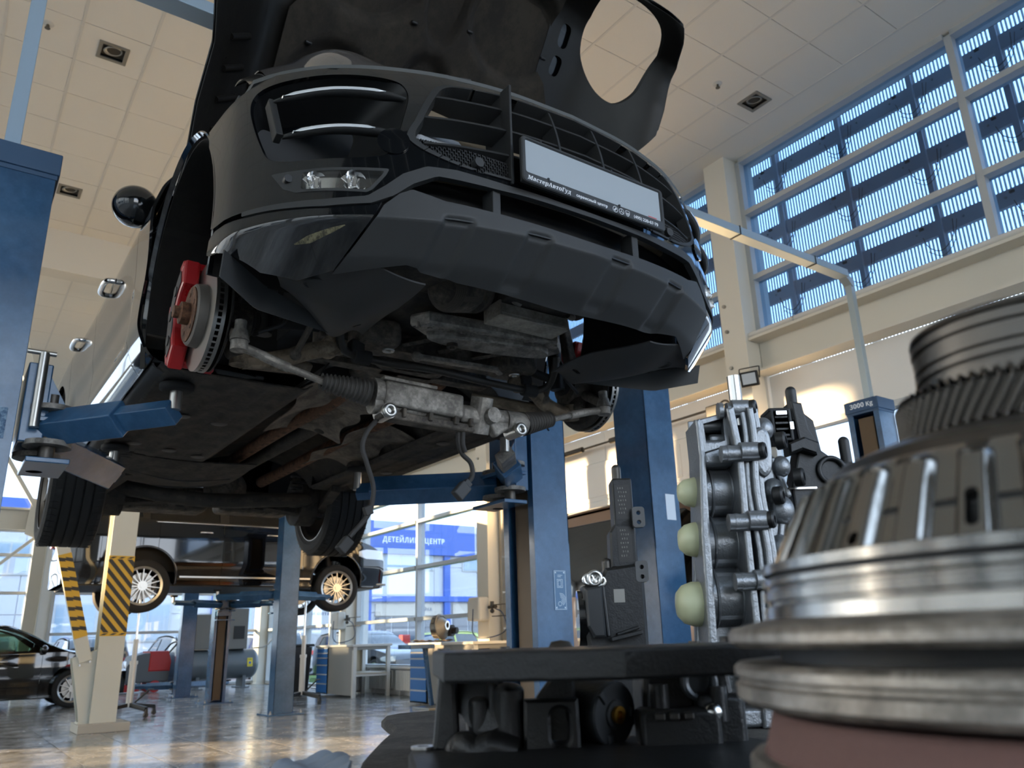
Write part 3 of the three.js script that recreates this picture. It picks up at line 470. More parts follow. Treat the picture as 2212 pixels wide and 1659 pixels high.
// honeycomb bands either side of the plate
for (const s of [-1, 1]) {
  const hx = [];
  for (let r = 0; r < 8; r++) for (let c = 0; c < 22; c++) {
    const u = 0.265 + c * 0.0125 + (r % 2) * 0.00625, y = lin(2.205, 2.148, (u - 0.27) / 0.26 * -1 + 1) - r * 0.0085 + 0.0 , yy = lerpTab([[0.26, 2.19], [0.54, 2.225]], u) - 0.006 - r * 0.0085;
    if (yy < lerpTab([[0.26, 2.128], [0.4, 2.14], [0.54, 2.2]], u) || u > 0.525) continue;
    hx.push(B(0.0105, 0.0022, 0.006, s * u, yy, bumpZ(u, yy) - 0.012, { b: 0, rz: 0.55 }), B(0.0105, 0.0022, 0.006, s * u, yy, bumpZ(u, yy) - 0.012, { b: 0, rz: -0.55 }));
  }
  cp('honeycomb', hx, M.plasticDark).userData.kind = 'stuff';
  cp('honeycomb_backing', Sh((p, q) => { const u = lin(0.26, 0.53, p), y = lin(lerpTab([[0.26, 2.12], [0.4, 2.135], [0.53, 2.2]], u), lerpTab([[0.26, 2.195], [0.54, 2.228]], u), q); return [s * u, y, bumpZ(u, y) - 0.02]; }, 12, 4, { th: 0.004, flip: s > 0 ? false : true }), M.black);
  cp('sensor', Cy(0.014, 0.02, s * 0.36, 2.165, bumpZ(0.36, 2.165) - 0.004, { rx: PI / 2 }), M.plasticGrey);
  cp('tow_cover', Sh((p, q) => { const a = p * 2 * PI, r = 0.038 * q; return [s * 0.575 + r * Math.cos(a), 2.195 + r * Math.sin(a), bumpZ(0.575 + s * r * Math.cos(a), 2.195 + r * Math.sin(a)) + 0.002]; }, 28, 3, { th: 0.004 }), paintB);
}
cp('radiator', [PB(-0.5, 0.5, 2.02, 2.42, -1.76, -1.72), ...Array.from({ length: 26 }, (_, i) => PB(-0.49, 0.49, 2.03 + i * 0.015, 2.034 + i * 0.015, -1.72, -1.712))], std('#2a2621', 0.7));
cp('crash_beam', [B(1.0, 0.1, 0.05, 0, 2.33, -1.66, { b: 0.02 }), B(0.9, 0.05, 0.04, 0, 2.18, -1.67, { b: 0.01 })], std('#6b5d49', 0.7, 0.2));
cp('washer_bottle', B(0.16, 0.2, 0.05, -0.42, 2.28, -1.665, { b: 0.02 }), std('#8d9093', 0.5));
// bumper top rail with rubber seal
cp('upper_rail', Sh((p, q) => { const u = lin(-0.86, 0.86, p); return [u, 2.475 + 0.012 * q, bumpZ(u, 2.47) + 0.004 - 0.13 * q]; }, 60, 3, { th: 0.012 }), std('#4a4c4b', 0.75));
// side intakes
for (const s of [-1, 1]) {
  const it = part('side_intake', car);
  cp('duct', Sh((p, q) => { const a = p * 2 * PI, n = intakeP.length, i = Math.floor(p * n) % n, j = (i + 1) % n, f = p * n - Math.floor(p * n); const u = lin(intakeP[i][0], intakeP[j][0], f), y = lin(intakeP[i][1], intakeP[j][1], f); const k = 1 - 0.35 * q; const uu = 0.7 + (u - 0.7) * k, yy = 2.28 + (y - 2.28) * k; return [s * uu, yy, bumpZ(uu, yy) - 0.005 - 0.2 * q]; }, 80, 4, { th: 0.003, flip: s < 0 }), M.black, it);
  cp('duct_back', PB(s * 0.52, s * 0.88, 2.1, 2.46, -2.04, -2.0), M.black, it);
  for (let k = 0; k < 12; k++) cp('cooler_fin', PB(s * (0.60 + k * 0.018), s * (0.607 + k * 0.018), 2.13, 2.2, -1.93, -1.89), std('#8f897c', 0.4, 0.6), it);
  for (const [y0, ua, ub] of [[2.355, 0.53, 0.83], [2.225, 0.56, 0.81]]) {
    const blade = cp('blade', Sh((p, q) => { const u = lin(ua, ub, p), a = q * 2 * PI, taper = Math.min(1, 0.45 + p * 3, 0.5 + (1 - p) * 3); return [s * u, y0 + 0.008 * Math.sin(p * PI) + 0.011 * taper * Math.sin(a), bumpZ(u, y0) + 0.002 + 0.02 * taper * Math.cos(a) - 0.02 * (1 - p)]; }, 24, 12, { flip: s > 0 }), M.plasticDark, it);
    cp('light_strip', Sh((p, q) => { const u = lin(ua + 0.06, ub - 0.015, p), a = lin(-0.3, 1.2, q), tp = Math.min(1, p * 12, (1 - p) * 12); return [s * u, y0 + 0.008 * Math.sin((u - ua) / (ub - ua) * PI) + 0.0125 * Math.sin(a) * tp, bumpZ(u, y0) + 0.003 + 0.0215 * Math.cos(a) - 0.02 * (1 - (u - ua) / (ub - ua))]; }, 30, 6, { th: 0.003, flip: s < 0 }), phy('#d4d8da', 0.15, 0.3, { clearcoat: 1 }), it);
  }
  cp('blade_bridge', Bar([s * 0.815, 2.23, bumpZ(0.815, 2.25) - 0.01], [s * 0.83, 2.36, bumpZ(0.83, 2.36) - 0.01], 0.02, 0.035), M.plasticDark, it);
  // fog lamp
  const fg = part('fog_lamp', car);
  cp('recess', Sh((p, q) => { const u = lin(0.58, 0.83, p), y = lin(2.035, 2.12, q); return [s * u, y, bumpZ(u, y) - 0.02]; }, 20, 8, { th: 0.003, flip: s < 0, sdf: (p, q, P) => inPoly(fogP, Math.abs(P[0]), P[1]) + 0.006 }), M.chrome, fg);
  cp('bezel', Sh((p, q) => { const u = lin(0.575, 0.835, p), y = lin(2.03, 2.125, q); return [s * u, y, bumpZ(u, y) + 0.002]; }, 60, 26, { th: 0.025, flip: s < 0, sdf: (p, q, P) => { const d = inPoly(fogP, Math.abs(P[0]), P[1]); return Math.min(d + 0.003, Math.abs(P[0]) > 0.768 ? 1 : 0.005 - d); } }), M.plasticGrey, fg);
  for (const [u, y] of [[0.735, 2.078], [0.655, 2.078]]) { cp('reflector_bowl', La([[0.004, -0.01], [0.018, -0.004], [0.03, 0.012]], { rx: PI / 2, x: s * u, y, z: bumpZ(u, y) - 0.016, n: 14 }), M.chrome, fg); for (let k = 0; k < 5; k++) cp('facet', B(0.012, 0.03, 0.004, s * (u - 0.022 + k * 0.011), y - 0.002, bumpZ(u, y) - 0.012, { b: 0.001, ry: 0.7 * (k % 2 ? 1 : -1), rz: 0.4 * (k - 2) }), M.bright, fg); }
  cp('lens', Sh((p, q) => { const u = lin(0.585, 0.775, p), y = lin(2.04, 2.115, q); return [s * u, y, bumpZ(u, y) + 0.001]; }, 24, 10, { th: 0.003, flip: s < 0, sdf: (p, q, P) => inPoly(fogP, Math.abs(P[0]), P[1]) - 0.003 }), M.glass, fg);
  cp('sensor', Cy(0.011, 0.02, s * 0.795, 2.092, bumpZ(0.795, 2.09) + 0.002, { rx: PI / 2, ry: s * 0.6 }), M.black, fg);
  // headlight unit standing free above the bumper
  const hl = part('headlight', car);
  cp('housing', Sh((p, q) => { const u = lin(0.5, 0.86, p), a = lin(-0.5, 1, q); const h = 0.14 * Math.sin(Math.min(1, p * 1.15 + 0.12) * PI * 0.8) + 0.02; return [s * u, 2.487 + h * Math.sin(q * PI * 0.5), bumpZ(u, 2.48) - 0.01 - 0.16 * q - 0.02]; }, 24, 8, { th: 0.004, flip: s < 0 }), M.blackGloss, hl);
  cp('lens', Sh((p, q) => { const u = lin(0.52, 0.83, p); const h = 0.12 * Math.sin(Math.min(1, p * 1.15 + 0.12) * PI * 0.8) + 0.02; return [s * u, 2.492 + h * Math.sin(q * PI * 0.5), bumpZ(u, 2.48) - 0.004 - 0.13 * q - 0.02]; }, 24, 8, { th: 0.003, flip: s < 0 }), phy('#55514e', 0.08, 0.2, { clearcoat: 1 }), hl);
}
// number plate in its dealer frame: blank plate, printed strip below it
{
  const pl = part('number_plate', car);
  const zc = -1.475, ry = 0;
  cp('plate_frame', Ex(rrect(0.535, 0.142, 0.014), 0.014, { holes: [rrect(0.508, 0.1, 0.006, 0, 0.011)], z: zc, x: 0.0, y: 2.178, b: 0.003 }), M.plasticGrey, pl);
  cp('plate_backing', PB(-0.262, 0.262, 2.112, 2.244, zc - 0.014, zc - 0.004, 0.002), M.black, pl);
  cp('plate', PB(-0.253, 0.253, 2.139, 2.239, zc - 0.004, zc + 0.003, 0.001), std('#949b9f', 0.45), pl);
  const t = canvasTex(2048, 96, (c, w, h) => {
    c.fillStyle = '#26282a'; c.fillRect(0, 0, w, h); c.fillStyle = '#d9dcdd'; c.textBaseline = 'middle';
    c.font = 'italic bold 72px serif'; c.fillText('МастерАвтоГуд', 20, 46);
    c.font = 'bold 52px sans-serif'; c.fillText('сервисный центр', 690, 52);
    c.font = 'bold 56px sans-serif'; c.fillText('(495) 220-67-79', 1560, 52);
    c.strokeStyle = '#d9dcdd'; c.lineWidth = 5;
    c.beginPath(); c.arc(1270, 50, 36, 0, 7); c.stroke(); c.beginPath(); c.moveTo(1270, 50); c.arc(1270, 50, 22, -PI / 2, 0); c.lineTo(1270, 50); c.arc(1270, 50, 22, PI / 2, PI); c.fill();
    c.beginPath(); c.arc(1366, 50, 36, 0, 7); c.stroke(); for (const a of [-90, 30, 150]) { c.beginPath(); c.moveTo(1366, 50); c.lineTo(1366 + 34 * Math.cos(a * DEG), 50 + 34 * Math.sin(a * DEG)); c.stroke(); }
    c.beginPath(); c.moveTo(1432, 20); c.quadraticCurveTo(1462, 10, 1492, 20); c.quadraticCurveTo(1496, 66, 1462, 88); c.quadraticCurveTo(1428, 66, 1432, 20); c.stroke(); c.fillRect(1438, 44, 48, 8); c.fillRect(1442, 62, 40, 6);
  });
  cp('frame_print', new THREE.PlaneGeometry(0.515, 0.024).translate(0, 2.121, zc + 0.0074), new THREE.MeshStandardMaterial({ map: t, roughness: 0.5 }), pl, true);
  cp('red_mark', PB(0.2, 0.235, 2.141, 2.1435, zc + 0.003, zc + 0.0035), std('#b5232a', 0.5), pl);
  for (const u of [-0.2, 0.06]) cp('clip', [B(0.006, 0.012, 0.006, u, 2.246, zc + 0.003, { b: 0.001 }), B(0.006, 0.012, 0.006, u + 0.02, 2.135, zc + 0.006, { b: 0.001 })], M.black, pl);
}
// ---- bonnet: clamshell with lamp openings, hinged at the windscreen and stood open ----
{
  const hinge = [2.6, -2.86], open = 50 * DEG; // y, z of the hinge line; angle of the raised bonnet
  const L = 1.45; const sMax = (t) => lerpTab([[0, 0.9], [0.42, 0.87], [0.52, 0.9], [0.58, 0.93], [0.66, 0.985], [0.7, 1.01]], t);
  const closed = (s, t) => { // s across -1..1, t hinge 0..front 1  -> [u, up, fwd]
    const a = Math.abs(s), half = lerpTab([[0, 0.92], [0.27, 0.96], [0.75, 0.97], [0.88, 0.95], [1, 0.84]], t);
    const fall = 0.36 * Math.pow(sm(0.6, 1, a), 1.2) * lerpTab([[0, 0.5], [0.13, 0.95], [0.44, 1.05], [0.62, 0.95], [0.95, 0.72], [1, 0.65]], t), front = 0.14 * Math.pow(sm(0.8, 1, t), 1.5);
    const w = a < 0.8 ? a : 0.8 + (a - 0.8) * 0.9;
    return [-0.055 + Math.sign(s) * half * Math.min(1, w * 1.02), 0.05 * (1 - a * a) - fall - front - 0.02 * t, L * t - 0.16 * a * a * t];
  };
  const up = (s, t, off = 0) => { const [u, h, f] = closed(s, t); const hh = h - off; return [u, hinge[0] + f * Math.sin(open) + hh * Math.cos(open), hinge[1] + f * Math.cos(open) - hh * Math.sin(open)]; };
  const lampHole = blob([[0.645, 0.9], [0.642, 0.84], [0.66, 0.77], [0.715, 0.715], [0.77, 0.685], [0.82, 0.685], [0.86, 0.73], [0.885, 0.8], [0.905, 0.88], [0.895, 0.94], [0.84, 0.972], [0.75, 0.978], [0.67, 0.955]], 60);
  const holeD = (s, t) => Math.min(-inPoly(lampHole, Math.abs(s), t), sMax(t) - Math.abs(s));
  const bn = part('bonnet', car);
  cp('outer_skin', Sh((p, q) => up(lin(-1, 1, p), q), 120, 60, { th: 0.004, sdf: (p, q) => holeD(lin(-1, 1, p), q) }), paintB, bn);
  const pad = (s, t) => { // relief of the inner panel
    const a = Math.abs(s); let r = 0.022;
    const basin = (x, y, rx, ry) => 0.045 * sm(1.12, 0.86, Math.hypot((s - x) / rx, (t - y) / ry));
    r += basin(-0.38, 0.3, 0.2, 0.2) + basin(0.38, 0.3, 0.2, 0.2) + basin(0, 0.32, 0.14, 0.24) + basin(-0.33, 0.72, 0.22, 0.14) + basin(0.33, 0.72, 0.22, 0.14) + basin(0, 0.74, 0.09, 0.16);
    return 0.062 - r + 0.012 * sm(0.66, 0.7, a) * sm(0.86, 0.8, a);
  };
  const innerM = std('#2e2922', 0.92, 0, { map: grimeCol([150, 140, 124], [235, 228, 214], 1.5, 2.4), bumpMap: fineBump, bumpScale: 0.0012 });
  cp('insulation_pad', Sh((p, q) => { const t = lin(0.04, 0.93, q), wd = lerpTab([[0, 0.6], [0.55, 0.6], [0.66, 0.5], [1, 0.48]], t), s = lin(-wd, wd, p); return up(s, t, 0.012 + pad(s, t)); }, 150, 110, { th: 0.006, flip: true, sdf: (p, q) => Math.min(p, 1 - p, q, 1 - q) * 2 - Math.max(0, 0.03 - Math.hypot(Math.min(p, 1 - p, 0.05) , Math.min(q, 1 - q, 0.05))) }), innerM, bn);
  const frameM = std('#14120f', 0.5, 0, { roughnessMap: grime });
  for (const sg of [-1, 1]) {
    cp('inner_frame', Sh((p, q) => { const t = lin(0.03, 0.985, q), a = lin(lerpTab([[0, 0.59], [0.55, 0.59], [0.66, 0.49], [1, 0.47]], t), 0.985, p); const rib = 0.016 * Math.sin(clamp((a - 0.5) / 0.48) * PI); return up(sg * a, t, 0.012 + rib); }, 60, 90, { th: 0.004, flip: sg > 0, sdf: (p, q) => { const t = lin(0.03, 0.985, q), a = lin(lerpTab([[0, 0.59], [0.55, 0.59], [0.66, 0.49], [1, 0.47]], t), 0.985, p); const slot1 = inPoly(rrect(0.05, 0.07, 0.018, 0.565, 0.79), a, t), slot2 = inPoly(rrect(0.05, 0.06, 0.018, 0.57, 0.7), a, t); return Math.min(holeD(a, t), -slot1, -slot2); } }), frameM, bn);
    cp('lamp_opening_lip', Sh((p, q) => { const n = lampHole.length, i = Math.floor(p * n) % n, j = (i + 1) % n, f = p * n - Math.floor(p * n); const a = lin(lampHole[i][0], lampHole[j][0], f), t = lin(lampHole[i][1], lampHole[j][1], f); const k = 1 + 0.1 * Math.sin(q * PI); return up(sg * (0.775 + (a - 0.775) * k), 0.83 + (t - 0.83) * k, 0.024 * q); }, 60, 4, { th: 0.003, flip: sg < 0 }), frameM, bn);
    for (const t of [0.2, 0.28, 0.36, 0.44]) { const P = up(sg * 0.8, t, 0.036), Q = up(sg * 0.72, t + 0.012, 0.036); cp('stiffener_rib', Rod(P, Q, 0.012, { n: 8 }), frameM, bn); }
    { const P = up(sg * 0.65, 0.06, 0.05), Q = up(sg * 0.645, 0.34, 0.05); cp('hinge_arm', [Bar(P, Q, 0.05, 0.012), Sp(0.014, ...P), Sp(0.014, ...Q)], M.black, bn); }
  }
  for (const [s, t] of [[-0.55, 0.2], [-0.5, 0.48], [-0.18, 0.16], [-0.17, 0.45], [-0.12, 0.62], [0.2, 0.18], [0.2, 0.46], [0.42, 0.5], [0.52, 0.24], [-0.45, 0.66], [0.12, 0.66], [0.5, 0.7]]) cp('clip', B(0.028, 0.028, 0.012, ...up(s, t, 0.014 + pad(s, t) + 0.004), { b: 0.005, rx: -PI / 2 + open }), M.black, bn);
  { const P = up(0.02, 0.5, 0.06), Q = up(0.2, 0.53, 0.06); cp('latch_plate', Bar(P, Q, 0.05, 0.02), M.black, bn); }
}
// ---- body shell: flanks, roof, doors ----
const flankU = (y, z) => { let u = interp([[1.9, 0.845], [1.97, 0.9], [2.08, 0.93], [2.3, 0.925], [2.5, 0.932], [2.62, 0.905], [2.7, 0.86], [3.0, 0.74], [3.17, 0.62], [3.26, 0.001]], y); u -= 0.012 * sm(2.03, 2.09, y) * sm(2.3, 2.2, y) * sm(-3.1, -3.2, z) * sm(-4.75, -4.6, z); return u + 0.015 * sm(-4.2, -5, z) * sm(2.7, 2.5, y); };
const topAt = (z) => lerpTab([[-5.95, 2.62], [-5.7, 2.95], [-5.3, 3.14], [-4.6, 3.25], [-4.1, 3.25], [-3.7, 3.13], [-3.3, 2.92], [-2.95, 2.72]], z);
const rearArch = (z, y) => Math.hypot(z + 5.28, y - 2.03) - 0.43;
for (const s of [-1, 1]) {
  const fl = (p, q) => { const z = lin(-2.9, -5.9, p), y = lin(1.93, 2.68, q); return [s * (flankU(y, z) - 0.1 * sm(-5.55, -5.95, z)), y, z]; };
  const side = (nm, z0, z1, extra) => cp(nm, Sh(fl, 150, 50, { th: 0.01, flip: s < 0, sdf: (p, q, P) => Math.min(z0 - P[2], P[2] - z1, archD(P[2], P[1]), rearArch(P[2], P[1]), extra ? extra(P) : 1) }), paintB);
  side('front_wing', -2.89, -3.118); side('front_door', -3.122, -4.098); side('rear_door', -4.102, -4.83); side('rear_wing', -4.834, -5.9);
  cp('sill', Sh((p, q) => { const z = lin(-2.95, -4.86, p), a = q * PI * 0.5; return [s * (0.80 + 0.06 * Math.sin(a)), 1.935 - 0.03 * Math.cos(a), z]; }, 20, 6, { th: 0.006, flip: s < 0 }), M.plasticDark);
  cp('window_band', Sh((p, q) => { const z = lin(-2.98, -5.7, p), y = lin(2.68, 3.2, q); return [s * (flankU(y, z) + 0.002), y, z]; }, 60, 16, { th: 0.004, flip: s < 0, sdf: (p, q, P) => topAt(P[2]) - P[1] }), phy('#050606', 0.05, 0, { clearcoat: 1 }));
  for (const [z, y] of [[-3.7, 2.505], [-4.62, 2.53]]) {
    const h = part('door_handle', car);
    cp('grip', Tu([[s * 0.93, y, z + 0.09], [s * 0.965, y, z + 0.075], [s * 0.972, y, z], [s * 0.965, y, z - 0.075], [s * 0.93, y, z - 0.09]], 0.013, { n: 24, m: 10 }), M.chrome, h);
    cp('cup', Sp(0.05, s * 0.925, y, z, { s: [0.2, 0.6, 1] }), M.blackGloss, h);
  }
  // arch lip and liner
  cp('arch_lip', Sh((p, q) => { const a = lin(-22, 205, p) * DEG; return [s * (0.912 + 0.01 * Math.sin(a) - 0.014 * q), archY + (archR + 0.008 * (1 - q)) * Math.sin(a), archZ + (archR + 0.008 * (1 - q)) * Math.cos(a)]; }, 60, 4, { th: 0.006, flip: s > 0 }), paintB);
  cp('wheel_liner', [Sh((p, q) => { const a = lin(-22, 186, p) * DEG, bulge = 1 + 0.05 * Math.sin(q * PI); return [s * lin(0.9, 0.42, q), archY + archR * 0.99 * bulge * Math.sin(a), archZ + archR * 0.99 * bulge * Math.cos(a)]; }, 60, 14, { th: 0.004, flip: s < 0 }), Sh((p, q) => { const a = lin(20, 178, p) * DEG; return [s * 0.42, archY + archR * q * Math.sin(a), archZ + archR * q * Math.cos(a)]; }, 30, 6, { th: 0.004 })], std('#120f0b', 0.95, 0, { map: grimeCol([140, 128, 110], [240, 232, 218], 2, 2.5), bumpMap: fineBump, bumpScale: 0.002 }));
  cp('rear_liner', Sh((p, q) => { const a = lin(-15, 195, p) * DEG; return [s * lin(0.92, 0.5, q), 2.03 + 0.425 * Math.sin(a), -5.28 + 0.425 * Math.cos(a)]; }, 40, 6, { th: 0.004, flip: s < 0 }), M.black);
}
cp('roof', Sh((p, q) => { const z = lin(-2.98, -5.7, p), s = lin(-1, 1, q), t = topAt(z); const y = t + 0.02 * (1 - s * s); return [s * Math.min(0.9, flankU(Math.min(t, 3.17), z)), y, z]; }, 30, 16, { th: 0.01, flip: true }), paintB);
cp('tailgate', Sh((p, q) => { const s = lin(-1, 1, p), y = lin(1.98, 2.98, q); return [s * Math.min(flankU(y, -5.6) - 0.06, 0.9), y, -5.9 - 0.06 * (1 - s * s) + 0.25 * sm(2.6, 3.0, y)]; }, 16, 12, { th: 0.01 }), paintB);
cp('firewall', PB(-0.82, 0.82, 1.98, 2.62, -2.97, -2.93), M.black);
// door mirror on the side seen
for (const s of [-1, 1]) {
  const m = part('door_mirror', car);
  cp('shell', Sp(0.115, s * 0.93, 2.74, -3.33, { s: [0.8, 0.78, 0.8], n: 32, m: 20 }), paintB, m);
  cp('foot', Bar([s * 0.83, 2.66, -3.33], [s * 0.92, 2.7, -3.33], 0.06, 0.05, { b: 0.02 }), M.blackGloss, m);
  cp('glass', Sp(0.085, s * 0.925, 2.735, -3.37, { s: [0.75, 0.7, 0.6] }), M.bright, m);
}
// ---- underside of the lifted car ----
const dirty = std('#ffffff', 0.78, 0.15, { map: grimeCol([48, 44, 39], [98, 90, 80], 3, 2.4), bumpMap: castBump, bumpScale: 0.0006 });
const dirtyDark = std('#ffffff', 0.8, 0.05, { map: grimeCol([26, 25, 23], [62, 56, 49], 2.5, 2.4), bumpMap: fineBump, bumpScale: 0.0006 });
const castDirty = std('#ffffff', 0.6, 0.4, { map: grimeCol([92, 88, 82], [150, 145, 137], 4, 2), bumpMap: castBump, bumpScale: 0.0005 });
const rust = std('#ffffff', 0.8, 0.3, { map: grimeCol([60, 38, 24], [120, 84, 60], 6, 2.2) });
const bellow = std('#3a3835', 0.7);
const floorPan = (u0, u1, z0, z1, y0, nm, m) => cp(nm, Sh((p, q) => { const u = lin(u0, u1, p), z = lin(z0, z1, q); const rib = 0.006 * (Math.sin(u * 52) > 0.55 ? 1 : 0) * sm(0, 0.06, q) * sm(1, 0.94, q); return [u, y0 - rib + 0.02 * sm(0.06, 0, p) + 0.02 * sm(0.94, 1, p), z]; }, 48, 24, { th: 0.006, flip: true }), m);
floorPan(-0.84, -0.27, -2.9, -4.4, 1.905, 'floor_cover', dirtyDark); floorPan(0.5, 0.84, -2.9, -4.9, 1.905, 'floor_cover', dirtyDark);
for (const [u, z] of [[-0.62, -3.5], [-0.45, -3.55], [-0.7, -4.1], [-0.52, -4.18], [-0.36, -4.26], [0.62, -3.4], [0.7, -4.2]]) cp('drain_plug', La([[0.001, -0.004], [0.03, -0.003], [0.036, 0]], { x: u, y: 1.9, z, n: 16 }), M.black);
cp('centre_tunnel', Sh((p, q) => { const u = lin(-0.3, 0.54, p), z = lin(-2.75, -5.0, q); return [u, 1.93 + 0.17 * Math.pow(Math.sin(p * PI), 0.6), z]; }, 24, 20, { th: 0.005, flip: true }), dirtyDark);
// dimpled heat shields
const shieldM = std('#ffffff', 0.6, 0.5, { map: grimeCol([70, 66, 60], [120, 112, 102], 3, 2), bumpMap: noiseTex(128, (u, v) => 128 + 100 * Math.sin(u * 2 * PI * 12) * Math.sin(v * 2 * PI * 12), { rep: 9 }), bumpScale: 0.0015 });
cp('heat_shield', Sh((p, q) => { const z = lin(-3.0, -3.75, q), u = lin(-0.3, 0.12, p) + 0.1 * q; return [u, 1.93 + 0.07 * Math.sin(p * PI) + 0.02 * Math.sin(q * 9 + p * 3), z]; }, 24, 24, { th: 0.003, flip: true, sdf: (p, q) => Math.min(0.42 - Math.abs(p - 0.5) + 0.05 * Math.sin(q * 14), 1) }), shieldM);
cp('heat_shield', Sh((p, q) => { const z = lin(-3.5, -4.35, q), u = lin(0.18, 0.56, p); return [u, 1.925 + 0.05 * Math.sin(p * PI) + 0.015 * Math.sin(q * 11 + p * 5), z]; }, 24, 24, { th: 0.003, flip: true, sdf: (p, q) => 0.45 - Math.abs(p - 0.5) + 0.06 * Math.sin(q * 12) - 0.05 }), shieldM);
cp('heat_shield', Sh((p, q) => { const u = lin(-0.36, 0.32, p), y = lin(1.96, 2.22, q); return [u, y, -2.62 - 0.06 * q + 0.02 * Math.sin(p * 9)]; }, 24, 12, { th: 0.003 }), shieldM);
cp('gearbox', [B(0.34, 0.2, 0.6, 0.06, 2.08, -2.95, { b: 0.06, s: 3 }), B(0.2, 0.12, 0.5, 0.08, 2.05, -3.5, { b: 0.05, s: 3 }), Cy(0.05, 0.06, 0.05, 1.98, -2.9)], dirty);
cp('propeller_shaft', [Rod([0.1, 2.02, -3.7], [0.05, 2.0, -5.0], 0.04, { n: 18 }), Sp(0.06, 0.1, 2.02, -3.72)], dirtyDark);
for (const u of [-0.08, 0.28]) cp('exhaust_pipe', Tu([[u, 2.03, -2.8], [u + 0.05, 2.0, -3.2], [u + 0.03, 2.0, -3.8], [u, 1.98, -4.5], [u, 1.98, -5.2]], 0.034, { m: 12 }), rust);
// rear: tank cover with curved lip, cross member, differential, springs, exhaust box
cp('tank_cover', Sh((p, q) => { const u = lin(-0.7, -0.03, p), z = lin(-4.32, -4.95, q); return [u, 1.9 - 0.05 * Math.sin(q * PI * 0.8) * Math.pow(Math.sin(clamp(p, 0.02, 0.98) * PI), 0.4) + 0.05 * sm(0.85, 1, q), z - 0.08 * Math.sin(p * PI)]; }, 30, 24, { th: 0.008, flip: true }), dirtyDark);
cp('tank_strap', Tu([[-0.62, 1.875, -4.62], [-0.35, 1.853, -4.7], [-0.08, 1.875, -4.64]], 0.008, { m: 6 }), M.black); cp('tank_strap', [Tu([[-0.64, 1.885, -4.85], [-0.35, 1.86, -4.95], [-0.06, 1.88, -4.86]], 0.008, { m: 6 })], M.black);
cp('tank_cover', Sh((p, q) => { const u = lin(-0.82, -0.66, p), z = lin(-4.3, -4.85, q); return [u, 1.9 - 0.008 * (Math.sin(q * 75) > 0 ? 1 : 0), z]; }, 6, 70, { th: 0.005, flip: true }), dirtyDark);
cp('rear_subframe', [Tu([[-0.6, 1.88, -5.15], [-0.3, 1.82, -5.05], [0, 1.81, -5.02], [0.3, 1.84, -5.05], [0.6, 1.88, -5.15]], 0.045, { m: 10 }), Bar([-0.5, 1.85, -5.1], [-0.45, 1.85, -5.55], 0.08, 0.06), Bar([0.5, 1.85, -5.1], [0.45, 1.85, -5.55], 0.08, 0.06)], dirtyDark);
cp('differential', [Sp(0.13, 0.05, 1.92, -5.2, { s: [1, 0.9, 1.2] }), Rod([-0.6, 1.9, -5.28], [0.6, 1.9, -5.28], 0.028)], dirty);
cp('rear_muffler', [B(0.55, 0.12, 0.25, -0.25, 1.86, -5.55, { b: 0.05, s: 3 }), B(0.5, 0.1, 0.22, 0.35, 1.87, -5.58, { b: 0.04, s: 3 })], dirty);
for (const s of [-1, 1]) {
  const coil = []; for (let i = 0; i <= 60; i++) { const a = i / 60 * 5 * 2 * PI; coil.push([s * 0.55 + 0.06 * Math.cos(a), 1.86 + 0.2 * i / 60, -5.2 + 0.06 * Math.sin(a)]); }
  cp('coil_spring', Tu(coil, 0.009, { n: 200, m: 6 }), M.black);
  cp('rear_arm', [Bar([s * 0.3, 1.83, -5.15], [s * 0.72, 1.8, -5.25], 0.07, 0.05), Bar([s * 0.32, 1.86, -5.42], [s * 0.72, 1.82, -5.36], 0.05, 0.04), Bar([s * 0.6, 1.88, -4.7], [s * 0.7, 1.82, -5.2], 0.06, 0.04)], dirtyDark);
  cp('rear_drum_housing', Cy(0.17, 0.12, s * 0.6, 1.89, -5.28, { rz: PI / 2 }), dirtyDark);
}
// engine side: oil pan, canister, intercooler bracket, cross bars
cp('oil_pan', [Ex([[-0.2, 0.02], [-0.16, -0.04], [0.1, -0.07], [0.34, -0.1], [0.41, -0.03], [0.38, 0.06], [0.15, 0.1], [-0.1, 0.08]], 0.05, { b: 0.012, bs: 2, rx: -PI / 2, y: 1.985, z: -2.2 }), Ex(blob([[-0.13, 0.02], [0, -0.03], [0.28, -0.07], [0.34, 0.0], [0.12, 0.06], [-0.07, 0.06]], 30), 0.04, { b: 0.01, bs: 2, rx: -PI / 2, y: 1.955, z: -2.2 }), ...Array.from({ length: 14 }, (_, i) => Cy(0.009, 0.02, -0.18 + 0.04 * i, 1.965, -2.2 + 0.085 * (i / 13), { n: 8 }))], castDirty);
cp('drain_bolt', [Cy(0.02, 0.012, -0.03, 1.928, -2.23, { n: 16 }), Cy(0.01, 0.02, -0.03, 1.924, -2.23, { n: 6 })], M.darkSteel);
cp('engine_block', [B(0.62, 0.4, 0.4, 0.08, 2.24, -2.36, { b: 0.04, s: 2 }), B(0.3, 0.3, 0.2, -0.3, 2.2, -2.05, { b: 0.03 }), B(0.25, 0.25, 0.25, 0.42, 2.25, -2.1, { b: 0.03 })], dirtyDark);
cp('air_canister', La([[0.001, -0.1], [0.06, -0.095], [0.085, -0.07], [0.088, 0.02], [0.075, 0.03], [0.075, 0.05], [0.09, 0.055], [0.09, 0.08], [0.06, 0.09]], { x: -0.1, y: 2.07, z: -2.06, rz: -1.25, ry: 0.3, n: 28 }), dirty);
